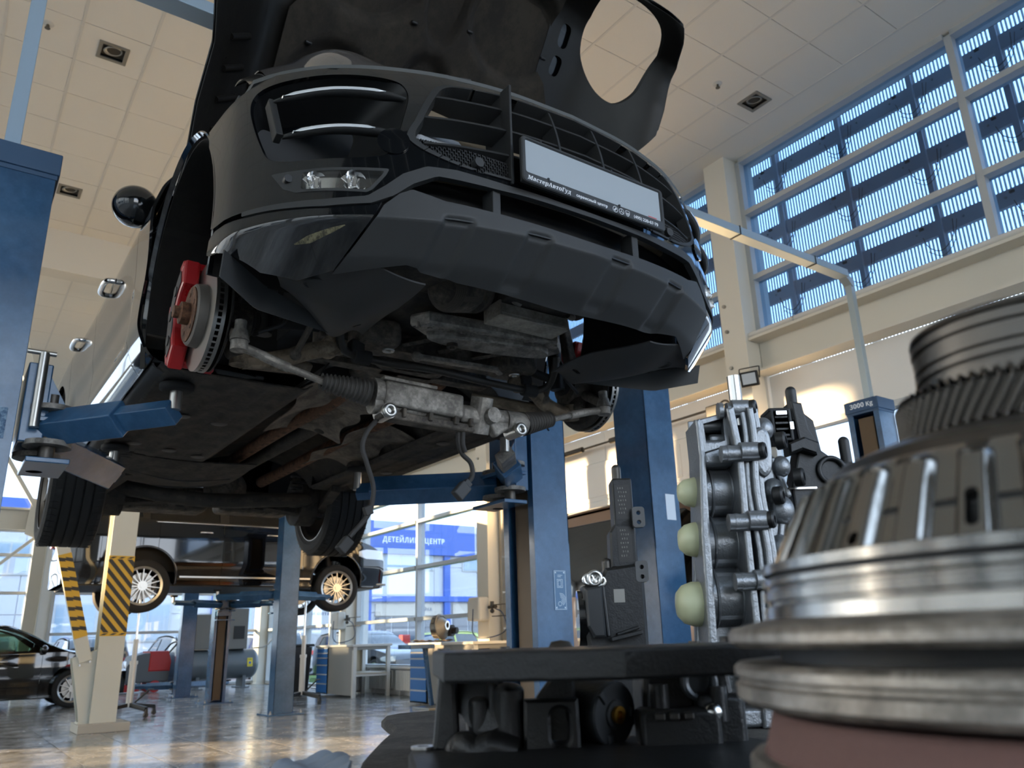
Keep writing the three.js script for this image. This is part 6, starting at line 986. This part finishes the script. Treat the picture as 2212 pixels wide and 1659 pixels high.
// =====================================================================
// FOREGROUND: table with dismantled transmission parts
// =====================================================================
const TY = 0.872, YAW = -35.6128 * DEG;
const matRub = std('#ffffff', 0.8, 0, { map: grimeCol([36, 35, 34], [74, 71, 67], 5, 2.2), bumpMap: castBump, bumpScale: 0.001 });
{ // heavy table, its top covered with a dark curling rubber mat
  const t = thing('work_table', 'low steel work table under a dark rubber mat in the foreground', 'table', [0.62, 0, -0.3], YAW);
  obj('table_top', PB(-0.3, 0.75, TY - 0.06, TY - 0.012, -0.4, 0.42, 0.006), std('#4c4a47', 0.6, 0.2), t);
  for (const [x, z] of [[-0.26, -0.36], [-0.26, 0.36], [0.69, -0.36], [0.69, 0.36]]) obj('leg', PB(x - 0.03, x + 0.03, 0, TY - 0.06, z - 0.03, z + 0.03, 0.004), M.darkSteel, t);
  const m = thing('rubber_mat', 'dark oily rubber mat with a curved edge spread over the work table', 'mat', [0.62, TY - 0.012, -0.3], YAW);
  const out = blob([[-0.44, 0.4], [-0.45, 0.2], [-0.446, 0.05], [-0.44, -0.02], [-0.432, -0.1], [-0.415, -0.2], [-0.38, -0.3], [-0.3, -0.38], [-0.1, -0.41], [0.4, -0.41], [0.72, -0.4], [0.74, 0.0], [0.72, 0.41], [0.1, 0.415]], 90);
  obj('sheet', [Ex(out, 0.011, { b: 0.003, rx: -PI / 2, y: 0.006 })], matRub, m);
  const r = thing('blue_cloth', 'crumpled pale blue cloth on the edge of the work table', 'cloth', [0.2, TY - 0.012, -0.33], YAW);
}
{ // pale blue cloth hanging at the table edge
  const r = scene.getObjectByName('blue_cloth');
  obj('fabric', Sh((p, q) => { const u = p - 0.5, v = q - 0.5; return [-0.035 + u * 0.1, 0.004 + 0.006 * Math.sin(u * 14 + v * 9) * Math.sin(v * 17) - 0.06 * sm(0.0, -0.5, u), v * 0.1]; }, 40, 24, { th: 0.0015, flip: true, sdf: (p, q) => 0.46 + 0.04 * Math.sin(p * 9 + q * 7) - Math.hypot(p - 0.5, q - 0.5) }), std('#79828e', 0.85), r);
  r.position.set(0.226, TY - 0.001, -0.52); r.visible = true;
}
const blkCast = std('#0d0d0d', 0.45, 0, { bumpMap: castBump, bumpScale: 0.0003 }), blkPlast = std('#08090a', 0.5, 0, { bumpMap: castBump, bumpScale: 0.0002 }), aluCast = std('#808386', 0.4, 0.75, { bumpMap: castBump, bumpScale: 0.0003 });
const brass = std('#b58a3c', 0.3, 0.9);
// allen-headed bolt looking along +x
const boltX = (x, y, z, r, m, parent) => { obj('bolt', LaC([[r * 0.8, -0.004], [r, -0.003], [r, 0.004], [r * 0.85, 0.0055], [r * 0.45, 0.0055], [r * 0.45, 0.001], [0.0001, 0.001]], { rz: -PI / 2, n: 20 }).rotateY(-0.5).translate(x, y, z), m, parent); };
{ // control module: thick black plate carried on pillars above pump motor and housings
  const t = thing('control_module', 'black transmission control unit, thick plate on pillars above a small pump motor', 'gearbox part', [0.341, TY + 0.001, -0.404], YAW);
  const X = (px) => (px - 1267.5) / 3427, Y = (py) => 0.078 - (py - 1373.5) / 3600;
  const plate = obj('top_plate', [Ex([[X(936), -0.002], [X(955), 0.004], [X(1200), 0.006], [X(1205), 0.0], [X(1455), 0.002], [X(1460), 0.006], [X(1585), 0.004], [X(1600), -0.004], [X(1590), -0.1], [X(1300), -0.115], [X(990), -0.1]], 0.0148, { b: 0.0016, bs: 2, rx: -PI / 2, y: Y(1426), z: 0 }).rotateX(0)], blkCast, t);
  obj('plate_boss', [Cy(0.0085, 0.02, X(1590), Y(1424), -0.006), La([[0.0001, 0.0025], [0.004, 0.002], [0.0085, -0.001]], { x: X(1590), y: Y(1394), z: -0.006 })], blkCast, t);
  obj('plate_boss', La([[0.0001, 0.004], [0.006, 0.003], [0.0085, -0.001]], { x: X(1214), y: Y(1399), z: -0.012 }), M.darkSteel, t);
  for (const [px, r] of [[955, 0.004], [1090, 0.003], [1510, 0.004]]) obj('plate_screw', Cy(r, 0.002, X(px), Y(1399), -0.012), M.darkSteel, t);
  // pillars
  obj('pillar', Ex([[X(945), Y(1455)], [X(982), Y(1455)], [X(990), Y(1605)], [X(968), Y(1618)], [X(932), Y(1612)]], 0.016, { b: 0.003, bs: 2, z: -0.012 }), blkCast, t);
  obj('pillar', Ex([[X(1540), Y(1440)], [X(1572), Y(1440)], [X(1590), Y(1620)], [X(1562), Y(1620)]], 0.014, { b: 0.003, bs: 2, z: -0.014 }), blkCast, t);
  obj('pillar', [Ex([[X(1205), Y(1444)], [X(1240), Y(1444)], [X(1240), Y(1515)], [X(1150), Y(1515)], [X(1160), Y(1500)]], 0.012, { b: 0.002, z: -0.012 })], blkCast, t);
  for (const [x, z] of [[-0.075, -0.085], [0.07, -0.085]]) obj('pillar', Cy(0.007, 0.052, x, 0.03, z), blkCast, t);
  obj('bracket', [Ex([[X(1128), Y(1508)], [X(1243), Y(1508)], [X(1245), 0.001], [X(1125), 0.001]], 0.016, { b: 0.002, z: -0.004, holes: [rrect(0.0115, 0.022, 0.0055, X(1203), Y(1566)), rrect(0.01, 0.006, 0.0025, X(1200), 0.007)] }), PB(X(1180), X(1225), Y(1600), Y(1530), -0.02, -0.016)], blkCast, t);
  // solenoid motors
  obj('solenoid_can', [Cy(0.0175, 0.045, X(1045), Y(1515), -0.034, { rx: PI / 2 - 0.35, rz: 0.25, n: 32 }), Cy(0.0165, 0.006, X(1050), Y(1520), -0.01, { rx: PI / 2 - 0.35, rz: 0.25, n: 32 })], blkCast, t);
  for (const [px, w, py, h, z] of [[1032, 0.011, 1575, 0.034, 0.0], [1062, 0.007, 1560, 0.045, 0.001], [1096, 0.016, 1575, 0.046, 0.002]]) obj('valve_housing', [Cy(w * 0.62, h, X(px), Y(py), z - 0.01, { n: 24 }), Sp(w * 0.62, X(px), Y(py) + h / 2, z - 0.01, { s: [1, 0.55, 1] })], blkCast, t);
  obj('valve_gallery', [Tu([[X(985), Y(1620), -0.005], [X(1000), Y(1600), 0.0], [X(1030), Y(1612), 0.004], [X(1060), Y(1600), 0.004], [X(1110), Y(1615), 0.004]], 0.009, { m: 14, n: 40 }), Sp(0.009, X(1000), Y(1632), 0.002), Sp(0.008, X(1060), Y(1640), 0.006), Sp(0.01, X(1100), Y(1645), 0.006)], blkCast, t);
  // pump motor facing right
  const m = part('pump_motor', t); m.position.set(X(1320), Y(1547), -0.012); m.rotation.set(0.1, 0.72, 0);
  obj('motor_can', Cy(0.0195, 0.045, 0, 0, -0.024, { rx: PI / 2, n: 40 }), blkCast, m);
  obj('motor_face', [LaC([[0.0195, -0.002], [0.0195, 0.001], [0.0185, 0.002], [0.009, 0.002], [0.0085, 0.0035], [0.005, 0.0035]], { rx: PI / 2, n: 40 }), B(0.004, 0.009, 0.003, -0.011, 0.011, 0.002, { b: 0.001, rz: 0.7 }), B(0.004, 0.006, 0.003, 0.015, 0.0, 0.002, { b: 0.001 }), B(0.005, 0.005, 0.003, -0.006, -0.014, 0.002, { b: 0.001 })], std('#3b3e41', 0.42, 0.6), m);
  obj('shaft_bush', [LaC([[0.0052, 0.002], [0.0052, 0.006], [0.0026, 0.006], [0.0026, 0.003], [0.0001, 0.003]], { rx: PI / 2, n: 20 })], brass, m);
  // right-hand housing
  const H = part('valve_block', t);
  obj('block', [B(0.036, 0.06, 0.05, X(1450), Y(1530), -0.042, { b: 0.006, s: 2 }), B(0.05, 0.03, 0.03, X(1455), Y(1590), -0.01, { b: 0.004, s: 2 }), B(0.03, 0.04, 0.03, X(1550), Y(1580), -0.018, { b: 0.005, s: 2 }), Cy(0.006, 0.03, X(1420), Y(1540), -0.008), Cy(0.0055, 0.02, X(1545), Y(1530), -0.006)], blkCast, H);
  obj('boss', [LaC([[0.0115, 0], [0.0115, 0.012], [0.0095, 0.013], [0.0075, 0.012], [0.0072, 0.004], [0.0001, 0.004]], { rx: PI / 2, x: X(1512), y: Y(1485), z: -0.02, n: 30 })], std('#55585b', 0.4, 0.7), H);
  obj('screw', [La([[0.0001, 0.005], [0.004, 0.0045], [0.0056, 0.002], [0.0056, -0.003]], { rx: PI / 2, x: X(1526), y: Y(1546), z: 0.0 })], M.bright, H);
  for (const px of [1410, 1440, 1470]) obj('terminal', B(0.006, 0.004, 0.01, X(px), Y(1550), 0.004, { b: 0.001 }), M.darkSteel, H);
  // base casting with lug and washer
  obj('base', [Ex([[X(882), 0.03], [X(1000), 0.045], [X(1260), 0.05], [X(1600), 0.05], [X(1640), 0.0], [X(1600), -0.11], [X(950), -0.11], [X(885), 0.0]], 0.012, { b: 0.002, rx: -PI / 2, y: 0.007 })], blkCast, t);
  obj('washer', LaC([[0.0075, 0], [0.0075, 0.0015], [0.0038, 0.0015], [0.0038, 0]], { x: X(912), y: 0.0135, z: -0.008, n: 24 }), M.steel, t);
  for (const [px, w] of [[1052, 0.008], [1295, 0.006], [1320, 0.014], [1365, 0.005]]) obj('contact_pin', B(w, 0.006, 0.004, X(px), Y(1456), -0.05, { b: 0.001 }), brass, t);
}
{ // upright die-cast valve body
  const t = thing('valve_body', 'upright silver die-cast valve body with black socket bolts on the table', 'gearbox part', [0.596, TY, -0.482], YAW);
  const X = (px) => (px - 1560) / 2447, Y = (py) => 0.068 + (1390 - py) / 2570;
  obj('back_plate', [Ex([[X(1487), Y(872)], [X(1500), Y(862)], [X(1640), Y(852)], [X(1646), Y(880)], [X(1646), 0], [X(1452), 0], [X(1462), Y(1300)], [X(1478), Y(1100)], [X(1486), Y(950)]], 0.012, { b: 0.002, bs: 2, z: -0.034 })], aluCast, t);
  // left edge flange
  obj('edge_flange', Ex([[X(1485), Y(870)], [X(1496), Y(866)], [X(1500), Y(960)], [X(1492), Y(1150)], [X(1478), 0], [X(1460), 0], [X(1473), Y(1150)], [X(1486), Y(960)]], 0.05, { b: 0.002, bs: 2, z: -0.015 }), aluCast, t);
  // valve bowls
  for (const [cy, r, px0, px1] of [[1035, 0.024, 1492, 1572], [1160, 0.025, 1486, 1570], [1285, 0.027, 1478, 1568]]) {
    obj('valve_bowl', [Cy(r, X(px1) - X(px0), (X(px0) + X(px1)) / 2, Y(cy), -0.026, { rz: PI / 2, n: 36 }), Sp(r * 0.98, X(px0 + 14), Y(cy), -0.026, { s: [0.45, 1, 1] })], aluCast, t);
    obj('bowl_rib', [new THREE.TorusGeometry(r * 1.02, 0.0014, 8, 40).rotateY(PI / 2).translate(X(px0 + 24), Y(cy), -0.026), new THREE.TorusGeometry(r * 1.0, 0.0012, 8, 40).rotateY(PI / 2).translate(X(px1 - 10), Y(cy), -0.026)], aluCast, t);
  }
  // pocket at the top left
  obj('pocket_frame', [Ex([[X(1490), Y(868)], [X(1562), Y(850)], [X(1562), Y(935)], [X(1494), Y(955)]], 0.04, { b: 0.0015, z: -0.012, holes: [[[X(1499), Y(876)], [X(1553), Y(862)], [X(1553), Y(926)], [X(1502), Y(942)]]] }), Cy(0.0065, 0.034, X(1535), Y(873), -0.012, { rz: PI / 2 }), B(0.022, 0.014, 0.03, X(1548), Y(915), -0.02, { b: 0.003 })], aluCast, t);
  obj('pocket_floor', B(0.03, 0.045, 0.004, X(1525), Y(905), -0.03, { b: 0.001 }), aluCast, t);
  obj('cross_bar', B(0.03, 0.026, 0.028, X(1530), Y(950), -0.008, { b: 0.005, s: 2 }), aluCast, t);
  // standing ribs, the outer one wavy
  obj('centre_rib', Ex([[X(1553), Y(850)], [X(1570), Y(846)], [X(1580), Y(960)], [X(1575), Y(1150)], [X(1572), 0], [X(1556), 0], [X(1560), Y(1150)], [X(1564), Y(960)]], 0.056, { b: 0.0018, bs: 2, z: -0.008 }), aluCast, t);
  for (const [px, dz] of [[1590, 0.004], [1604, 0.009], [1618, 0.004]]) {
    const wav = (y) => 0.0018 * Math.sin(y * 55), a = [], b = [], ys = Array.from({ length: 22 }, (_, i) => i / 21 * Y(850));
    for (const y of ys) { a.push([X(px - 8) + wav(y), y]); b.unshift([X(px + 7) + wav(y), y]); }
    obj('outer_rib', Ex([...a, ...b], 0.05, { b: 0.002, bs: 2, z: dz - 0.012 }), aluCast, t);
  }
  obj('rear_flange', [Ex([[X(1618), Y(900)], [X(1645), Y(880)], [X(1668), Y(960)], [X(1662), 0], [X(1620), 0]], 0.03, { b: 0.003, bs: 2, z: -0.02 }), Ex(blob([[X(1600), Y(985)], [X(1605), Y(915)], [X(1628), Y(898)], [X(1645), Y(925)], [X(1640), Y(1000)], [X(1618), Y(1020)]], 30), 0.035, { b: 0.004, bs: 2, z: 0.004 })], aluCast, t);
  for (const cy of [846, 960, 1122, 1255]) {
    const z = cy < 900 ? 0.01 : 0.022;
    obj('bolt_boss', [Cy(0.0088, X(1610) - X(1570), (X(1570) + X(1610)) / 2, Y(cy), z, { rz: PI / 2, n: 26 }), Cy(0.0078, X(1570) - X(cy < 900 ? 1560 : 1528), (X(cy < 900 ? 1560 : 1528) + X(1570)) / 2, Y(cy + 3), z - 0.002, { rz: PI / 2, n: 26 }), Cy(0.0082, 0.004, X(1545), Y(cy + 3), z - 0.002, { rz: PI / 2, n: 26 })], aluCast, t);
    boltX(X(1614), Y(cy), z + 0.002, 0.0078, M.black, t);
  }
  obj('dowel', [Cy(0.0062, 0.05, X(1588), Y(822), 0.004, { n: 28 })], M.bright, t);
  // lumps and bolts on the right
  for (const [px, cy, r] of [[1655, 1045, 0.011], [1668, 1090, 0.012], [1655, 1180, 0.011], [1660, 1215, 0.012], [1650, 890, 0.01], [1680, 985, 0.009]]) obj('casting_lobe', Sp(r, X(px), Y(cy), -0.004, { s: [0.95, 1.15, 0.9], n: 22 }), aluCast, t);
  for (const [px, cy] of [[1672, 930], [1650, 1062], [1650, 1212], [1702, 1020]]) boltX(X(px), Y(cy), 0.012, 0.0085, M.black, t);
  for (const [a, b] of [[[1660, 960], [1690, 1060]], [[1668, 1110], [1652, 1180]], [[1690, 1100], [1668, 1190]]]) obj('web', Bar([X(a[0]), Y(a[1]), -0.008], [X(b[0]), Y(b[1]), -0.008], 0.006, 0.012), aluCast, t);
  obj('foot', [B(0.05, 0.016, 0.05, X(1540), 0.008, -0.01, { b: 0.004 }), B(0.03, 0.03, 0.04, X(1660), 0.015, -0.01, { b: 0.004 })], aluCast, t);
  // cream solenoid caps on its left side
  for (const [px, cy, r] of [[1474, 1035, 0.0145], [1466, 1150, 0.0165], [1448, 1300, 0.02]]) obj('solenoid_cap', La([[0.0001, 0.016], [r * 0.55, 0.0145], [r * 0.85, 0.009], [r, 0.0], [r, -0.012]], { rz: PI / 2, n: 28, x: X(px + 6), y: Y(cy), z: -0.02 }), std('#b9bd9a', 0.4), t);
}
{ // black plastic solenoid carrier left of the valve body
  const t = thing('solenoid_carrier', 'upright black plastic solenoid carrier with printed codes beside the silver valve body', 'gearbox part', [0.545, TY, -0.575], YAW);
  const X = (px) => (px - 1440) / 2320, Y = (py) => 0.068 + (1390 - py) / 2440;
  const print = canvasTex(256, 512, (c, w, h) => { c.fillStyle = '#1c1a18'; c.fillRect(0, 0, w, h); c.fillStyle = '#8a867e'; c.font = 'bold 34px monospace'; for (let k = 0; k < 7; k++) c.fillText(['2 4 5', '7 1 3 6', 'A 5 2', '0 4 1 9', '6 6 3', '3 1 8', '5 2 7'][k], 50 + (k % 3) * 14, 60 + k * 62); c.strokeStyle = '#77736b'; c.strokeRect(150, 380, 60, 60); });
  obj('body', [B(0.02, 0.05, 0.03, X(1437), Y(1060), -0.02, { b: 0.002 }), Ex([[X(1415), Y(1110)], [X(1462), Y(1090)], [X(1462), Y(1215)], [X(1400), Y(1215)], [X(1402), Y(1130)]], 0.03, { b: 0.002, z: -0.02 }), Ex([[X(1385), Y(1215)], [X(1470), Y(1205)], [X(1470), 0.0], [X(1370), 0.0], [X(1332), Y(1350)], [X(1332), Y(1255)], [X(1370), Y(1245)]], 0.045, { b: 0.003, z: -0.02 })], blkPlast, t);
  obj('side_shell', [Ex([[X(1335), Y(1262)], [X(1372), Y(1256)], [X(1376), Y(1370)], [X(1350), Y(1370)], [X(1337), Y(1345)]], 0.012, { b: 0.002, z: 0.008 }), Bar([X(1375), Y(1255), 0.008], [X(1382), Y(1370), 0.008], 0.004, 0.004)], std('#232527', 0.35), t);
  obj('end_disc', [Cy(0.026, 0.012, X(1335), Y(1325), -0.02, { rz: PI / 2, n: 32 })], M.blackGloss, t);
  for (const [px, cy] of [[1428, 998], [1392, 1225]]) obj('locating_pin', [Cy(0.0048, 0.02, X(px), Y(cy), -0.012), Sp(0.0048, X(px), Y(cy) + 0.01, -0.012)], M.darkSteel, t);
  obj('code_print', new THREE.PlaneGeometry(0.015, 0.034).translate(X(1436), Y(1058), -0.0045), new THREE.MeshStandardMaterial({ map: print, roughness: 0.5 }), t, true);
  obj('code_print', new THREE.PlaneGeometry(0.014, 0.034).translate(X(1435), Y(1160), -0.0045), new THREE.MeshStandardMaterial({ map: print, roughness: 0.5 }), t, true);
  obj('label', PB(X(1400), X(1424), Y(1294), Y(1264), 0.0025, 0.003), std('#8d8a84', 0.6), t);
  for (const [px, cy, r] of [[1346, 1240, 0.006], [1360, 1238, 0.008], [1372, 1246, 0.006]]) obj('terminal', [new THREE.TorusGeometry(r * 0.75, r * 0.35, 8, 18).translate(X(px), Y(cy), 0.002), Cy(r * 0.7, 0.012, X(px), Y(cy), -0.006, { rx: PI / 2 })], M.bright, t);
  for (const [px, cy] of [[1468, 1098], [1466, 1225]]) obj('bracket_ear', Ex(rrect(0.012, 0.02, 0.003, X(px), Y(cy)), 0.006, { holes: [circ(0.0022, 10, X(px), Y(cy) + 0.004), circ(0.0022, 10, X(px), Y(cy) - 0.005)], z: 0 }), std('#4a4b4c', 0.5), t);
  obj('clip', [Bar([X(1400), Y(1365), 0.004], [X(1450), Y(1350), 0.004], 0.003, 0.01), B(0.03, 0.004, 0.03, X(1420), Y(1368), 0, { b: 0.001, rz: 0.2 })], blkPlast, t);
}
{ // black connector frame right of the valve body
  const t = thing('connector_frame', 'black angular connector frame with pins behind the silver valve body', 'gearbox part', [0.657, TY, -0.45], YAW);
  const X = (px) => (px - 1720) / 2380, Y = (py) => 0.068 + (1390 - py) / 2500;
  obj('frame', [Ex([[X(1716), Y(835)], [X(1742), Y(840)], [X(1750), Y(905)], [X(1762), Y(930)], [X(1766), Y(955)], [X(1800), Y(985)], [X(1848), Y(992)], [X(1842), Y(1040)], [X(1780), Y(1110)], [X(1760), 0], [X(1700), 0], [X(1692), Y(1050)], [X(1716), Y(965)], [X(1722), Y(930)]], 0.024, { b: 0.002, bs: 2, z: -0.006 }), Ex([[X(1742), Y(868)], [X(1760), Y(850)], [X(1782), Y(872)], [X(1790), Y(950)], [X(1768), Y(960)], [X(1750), Y(920)]], 0.012, { b: 0.002, z: -0.02 })], blkPlast, t);
  obj('arm', [Ex([[X(1690), Y(945)], [X(1728), Y(930)], [X(1760), Y(945)], [X(1752), Y(975)], [X(1720), Y(962)], [X(1690), Y(972)]], 0.02, { b: 0.002, z: 0.006 })], blkPlast, t);
  const c = part('connector', t);
  obj('shell', [PB(X(1660), X(1712), Y(862), Y(852), -0.02, 0.008, 0.002), PB(X(1664), X(1672), Y(935), Y(855), -0.02, 0.008, 0.002), PB(X(1704), X(1712), Y(935), Y(855), -0.02, 0.008, 0.002), PB(X(1668), X(1706), Y(935), Y(926), -0.02, 0.008, 0.002), PB(X(1668), X(1706), Y(930), Y(860), -0.02, -0.016)], blkPlast, c);
  for (let k = 0; k < 4; k++) obj('contact_row', PB(X(1674), X(1706), Y(875 + k * 15) - 0.001, Y(875 + k * 15) + 0.0015, -0.016, 0.006, 0.0005), blkCast, c);
  obj('bright_clip', [PB(X(1676), X(1700), Y(871), Y(862), 0.008, 0.01), PB(X(1704), X(1712), Y(908), Y(890), 0.008, 0.01)], M.bright, c);
  for (const [px, cy, l] of [[1724, 845, 0.03], [1829, 970, 0.026]]) obj('pin', [Cy(0.0052, l, X(px), Y(cy), 0, { n: 20 }), Sp(0.0052, X(px), Y(cy) + l / 2, 0)], M.black, t);
  obj('socket_ring', new THREE.TorusGeometry(0.012, 0.0025, 8, 28).translate(X(1785), Y(1010), 0.008), M.black, t);
  obj('metal_strip', PB(X(1680), X(1745), Y(1052), Y(1048), 0.006, 0.009), M.bright, t);
}
{ // clutch drum stack on the right
  const t = thing('clutch_drum', 'stacked steel clutch drum with splined cage, helical gear and ringed hub', 'gearbox part', [0.312, TY, -0.1135]);
  const y0 = 0.95 - TY, N = 96, ym = (y) => y < 0.016 ? y : lerpTab([[0.016, 0.0145], [0.0185, 0.0165], [0.026, 0.0215], [0.0655, 0.05], [0.0725, 0.0625], [0.087, 0.0765], [0.089, 0.079], [0.1145, 0.104]], y); // heights below are relative to the lens height
  const lat = (name, prof, m, n = N) => obj(name, LaC(prof.map(([r, y]) => [r, ym(y) + y0]), { n }), m, t);
  const st = std('#8f8c87', 0.3, 0.95, { roughnessMap: noiseTex(256, (u, v) => 120 + 100 * L128(u, v * 0.1), { rep: 6 }) }), dk = std('#57534e', 0.36, 0.92), worn = std('#ffffff', 0.45, 0.75, { map: grimeCol([110, 104, 97], [176, 168, 158], 9, 2) });
  lat('base_ring', [[0.0001, -0.0765], [0.094, -0.0765], [0.104, -0.07], [0.109, -0.062], [0.1125, -0.0585], [0.1125, -0.042], [0.111, -0.0405], [0.106, -0.0395]], worn);
  lat('friction_lining', [[0.108, -0.0405], [0.1065, -0.0385], [0.103, -0.0265], [0.06, -0.0255]], std('#6b4f49', 0.85, 0, { bumpMap: fineBump, bumpScale: 0.0005 }));
  lat('pressure_plate', [[0.06, -0.0235], [0.112, -0.0235], [0.1145, -0.0215], [0.1145, -0.0175], [0.113, -0.0165], [0.113, -0.0155], [0.1145, -0.0145], [0.1145, -0.012], [0.113, -0.0105], [0.06, -0.0105]], worn);
  lat('dark_gap', [[0.098, -0.0105], [0.098, -0.005]], M.black); lat('dark_gap', [[0.095, -0.0255], [0.095, -0.0235]], M.black);  // black bands put the darkness of the gaps between plates into colour
  lat('flange', [[0.06, -0.0052], [0.113, -0.0052], [0.1155, -0.0035], [0.1155, -0.001], [0.114, 0.001], [0.102, 0.0035]], worn);
  lat('drum_collar', [[0.102, 0.0035], [0.1015, 0.0075], [0.1, 0.008], [0.1, 0.009], [0.1015, 0.0095], [0.1015, 0.0125], [0.1, 0.013], [0.1, 0.0138], [0.1015, 0.0145], [0.1015, 0.0185]], st);
  lat('seal_ring', [[0.1015, 0.0185], [0.099, 0.019], [0.099, 0.0212], [0.101, 0.0217]], M.black);
  lat('drum_rim', [[0.101, 0.0217], [0.101, 0.0262], [0.096, 0.0275]], st);
  const lands = 34, rad = (y) => lerpTab([[0.026, 0.0955], [0.05, 0.0865], [0.06, 0.0825], [0.0655, 0.076]], y);
  const wave = (th) => clamp(Math.sin(th * lands) * 3, -1, 1);
  const land = (th) => ((th / (2 * PI) * lands + 10) % 1);
  obj('splined_cage', Sh((p, q) => { const th = p * 2 * PI, y = lin(0.026, 0.0655, q), r = rad(y) + 0.0021 * wave(th) * sm(0.0655, 0.058, y); return [r * Math.cos(th), ym(y) + y0, r * Math.sin(th)]; }, 816, 24, { th: 0.0025, flip: true, sdf: (p, q) => {
    const i = Math.floor(p * lands), f = p * lands - i - 0.25, y = lin(0.026, 0.0655, q); let d = 1; const ru = 0.0172;
    if (i % 2 === 0) { const c = i % 4 === 0 ? 0.0375 : 0.031, hl = i % 4 === 0 ? 0.0055 : 0.001; d = Math.min(d, Math.hypot(f * ru, Math.max(0, Math.abs(y - c) - hl)) - 0.0018); }
    const g = p * lands - i - 0.25; d = Math.min(d, Math.max(Math.abs(g * ru) - 0.0042, Math.abs(y - 0.0605) - 0.0014)); return d;
  } }), st, t);
  lat('inner_drum', [[0.0885, 0.024], [0.0885, 0.04], [0.079, 0.058], [0.074, 0.063]], M.black);
  lat('drum_shoulder', [[0.076, 0.0655], [0.071, 0.068], [0.06, 0.0705], [0.046, 0.0718], [0.03, 0.0725]], dk);
  obj('gear_wheel', [Sh((p, q) => { const th = p * 2 * PI, y = lin(0.0725, 0.087, q), k = clamp(Math.sin(th * 72 + (y - 0.0725) * 72 * 14) * 1.6, -1, 1), r = 0.0455 + 0.0011 * k; return [r * Math.cos(th), ym(y) + y0, r * Math.sin(th)]; }, 1152, 10, { th: 0.004, flip: true }), LaC([[0.0455, ym(0.087) + y0], [0.0385, ym(0.0885) + y0], [0.0365, ym(0.089) + y0]], { n: 64 })], dk, t);
  lat('hub', [[0.0365, 0.089], [0.0365, 0.0945], [0.0355, 0.095], [0.0355, 0.0958], [0.0372, 0.0962], [0.0372, 0.0985], [0.0355, 0.099], [0.0355, 0.0998], [0.037, 0.1003], [0.037, 0.1055], [0.0356, 0.106], [0.0356, 0.1068], [0.0372, 0.1073], [0.0372, 0.11], [0.0356, 0.1105], [0.0356, 0.1113], [0.0372, 0.1117], [0.0368, 0.1135], [0.035, 0.1145], [0.024, 0.1145], [0.024, 0.1]], dk);
  for (let k = 0; k < 6; k++) { const a = (k * 60 + 208) * DEG; obj('oil_hole', Cy(0.0016, 0.003, 0.0366 * Math.cos(a), y0 + ym(k % 2 ? 0.1028 : 0.0918), 0.0366 * Math.sin(a), { rz: PI / 2, ry: -a, n: 14 }), M.black, t); }
}
renderer.render(scene, camera);
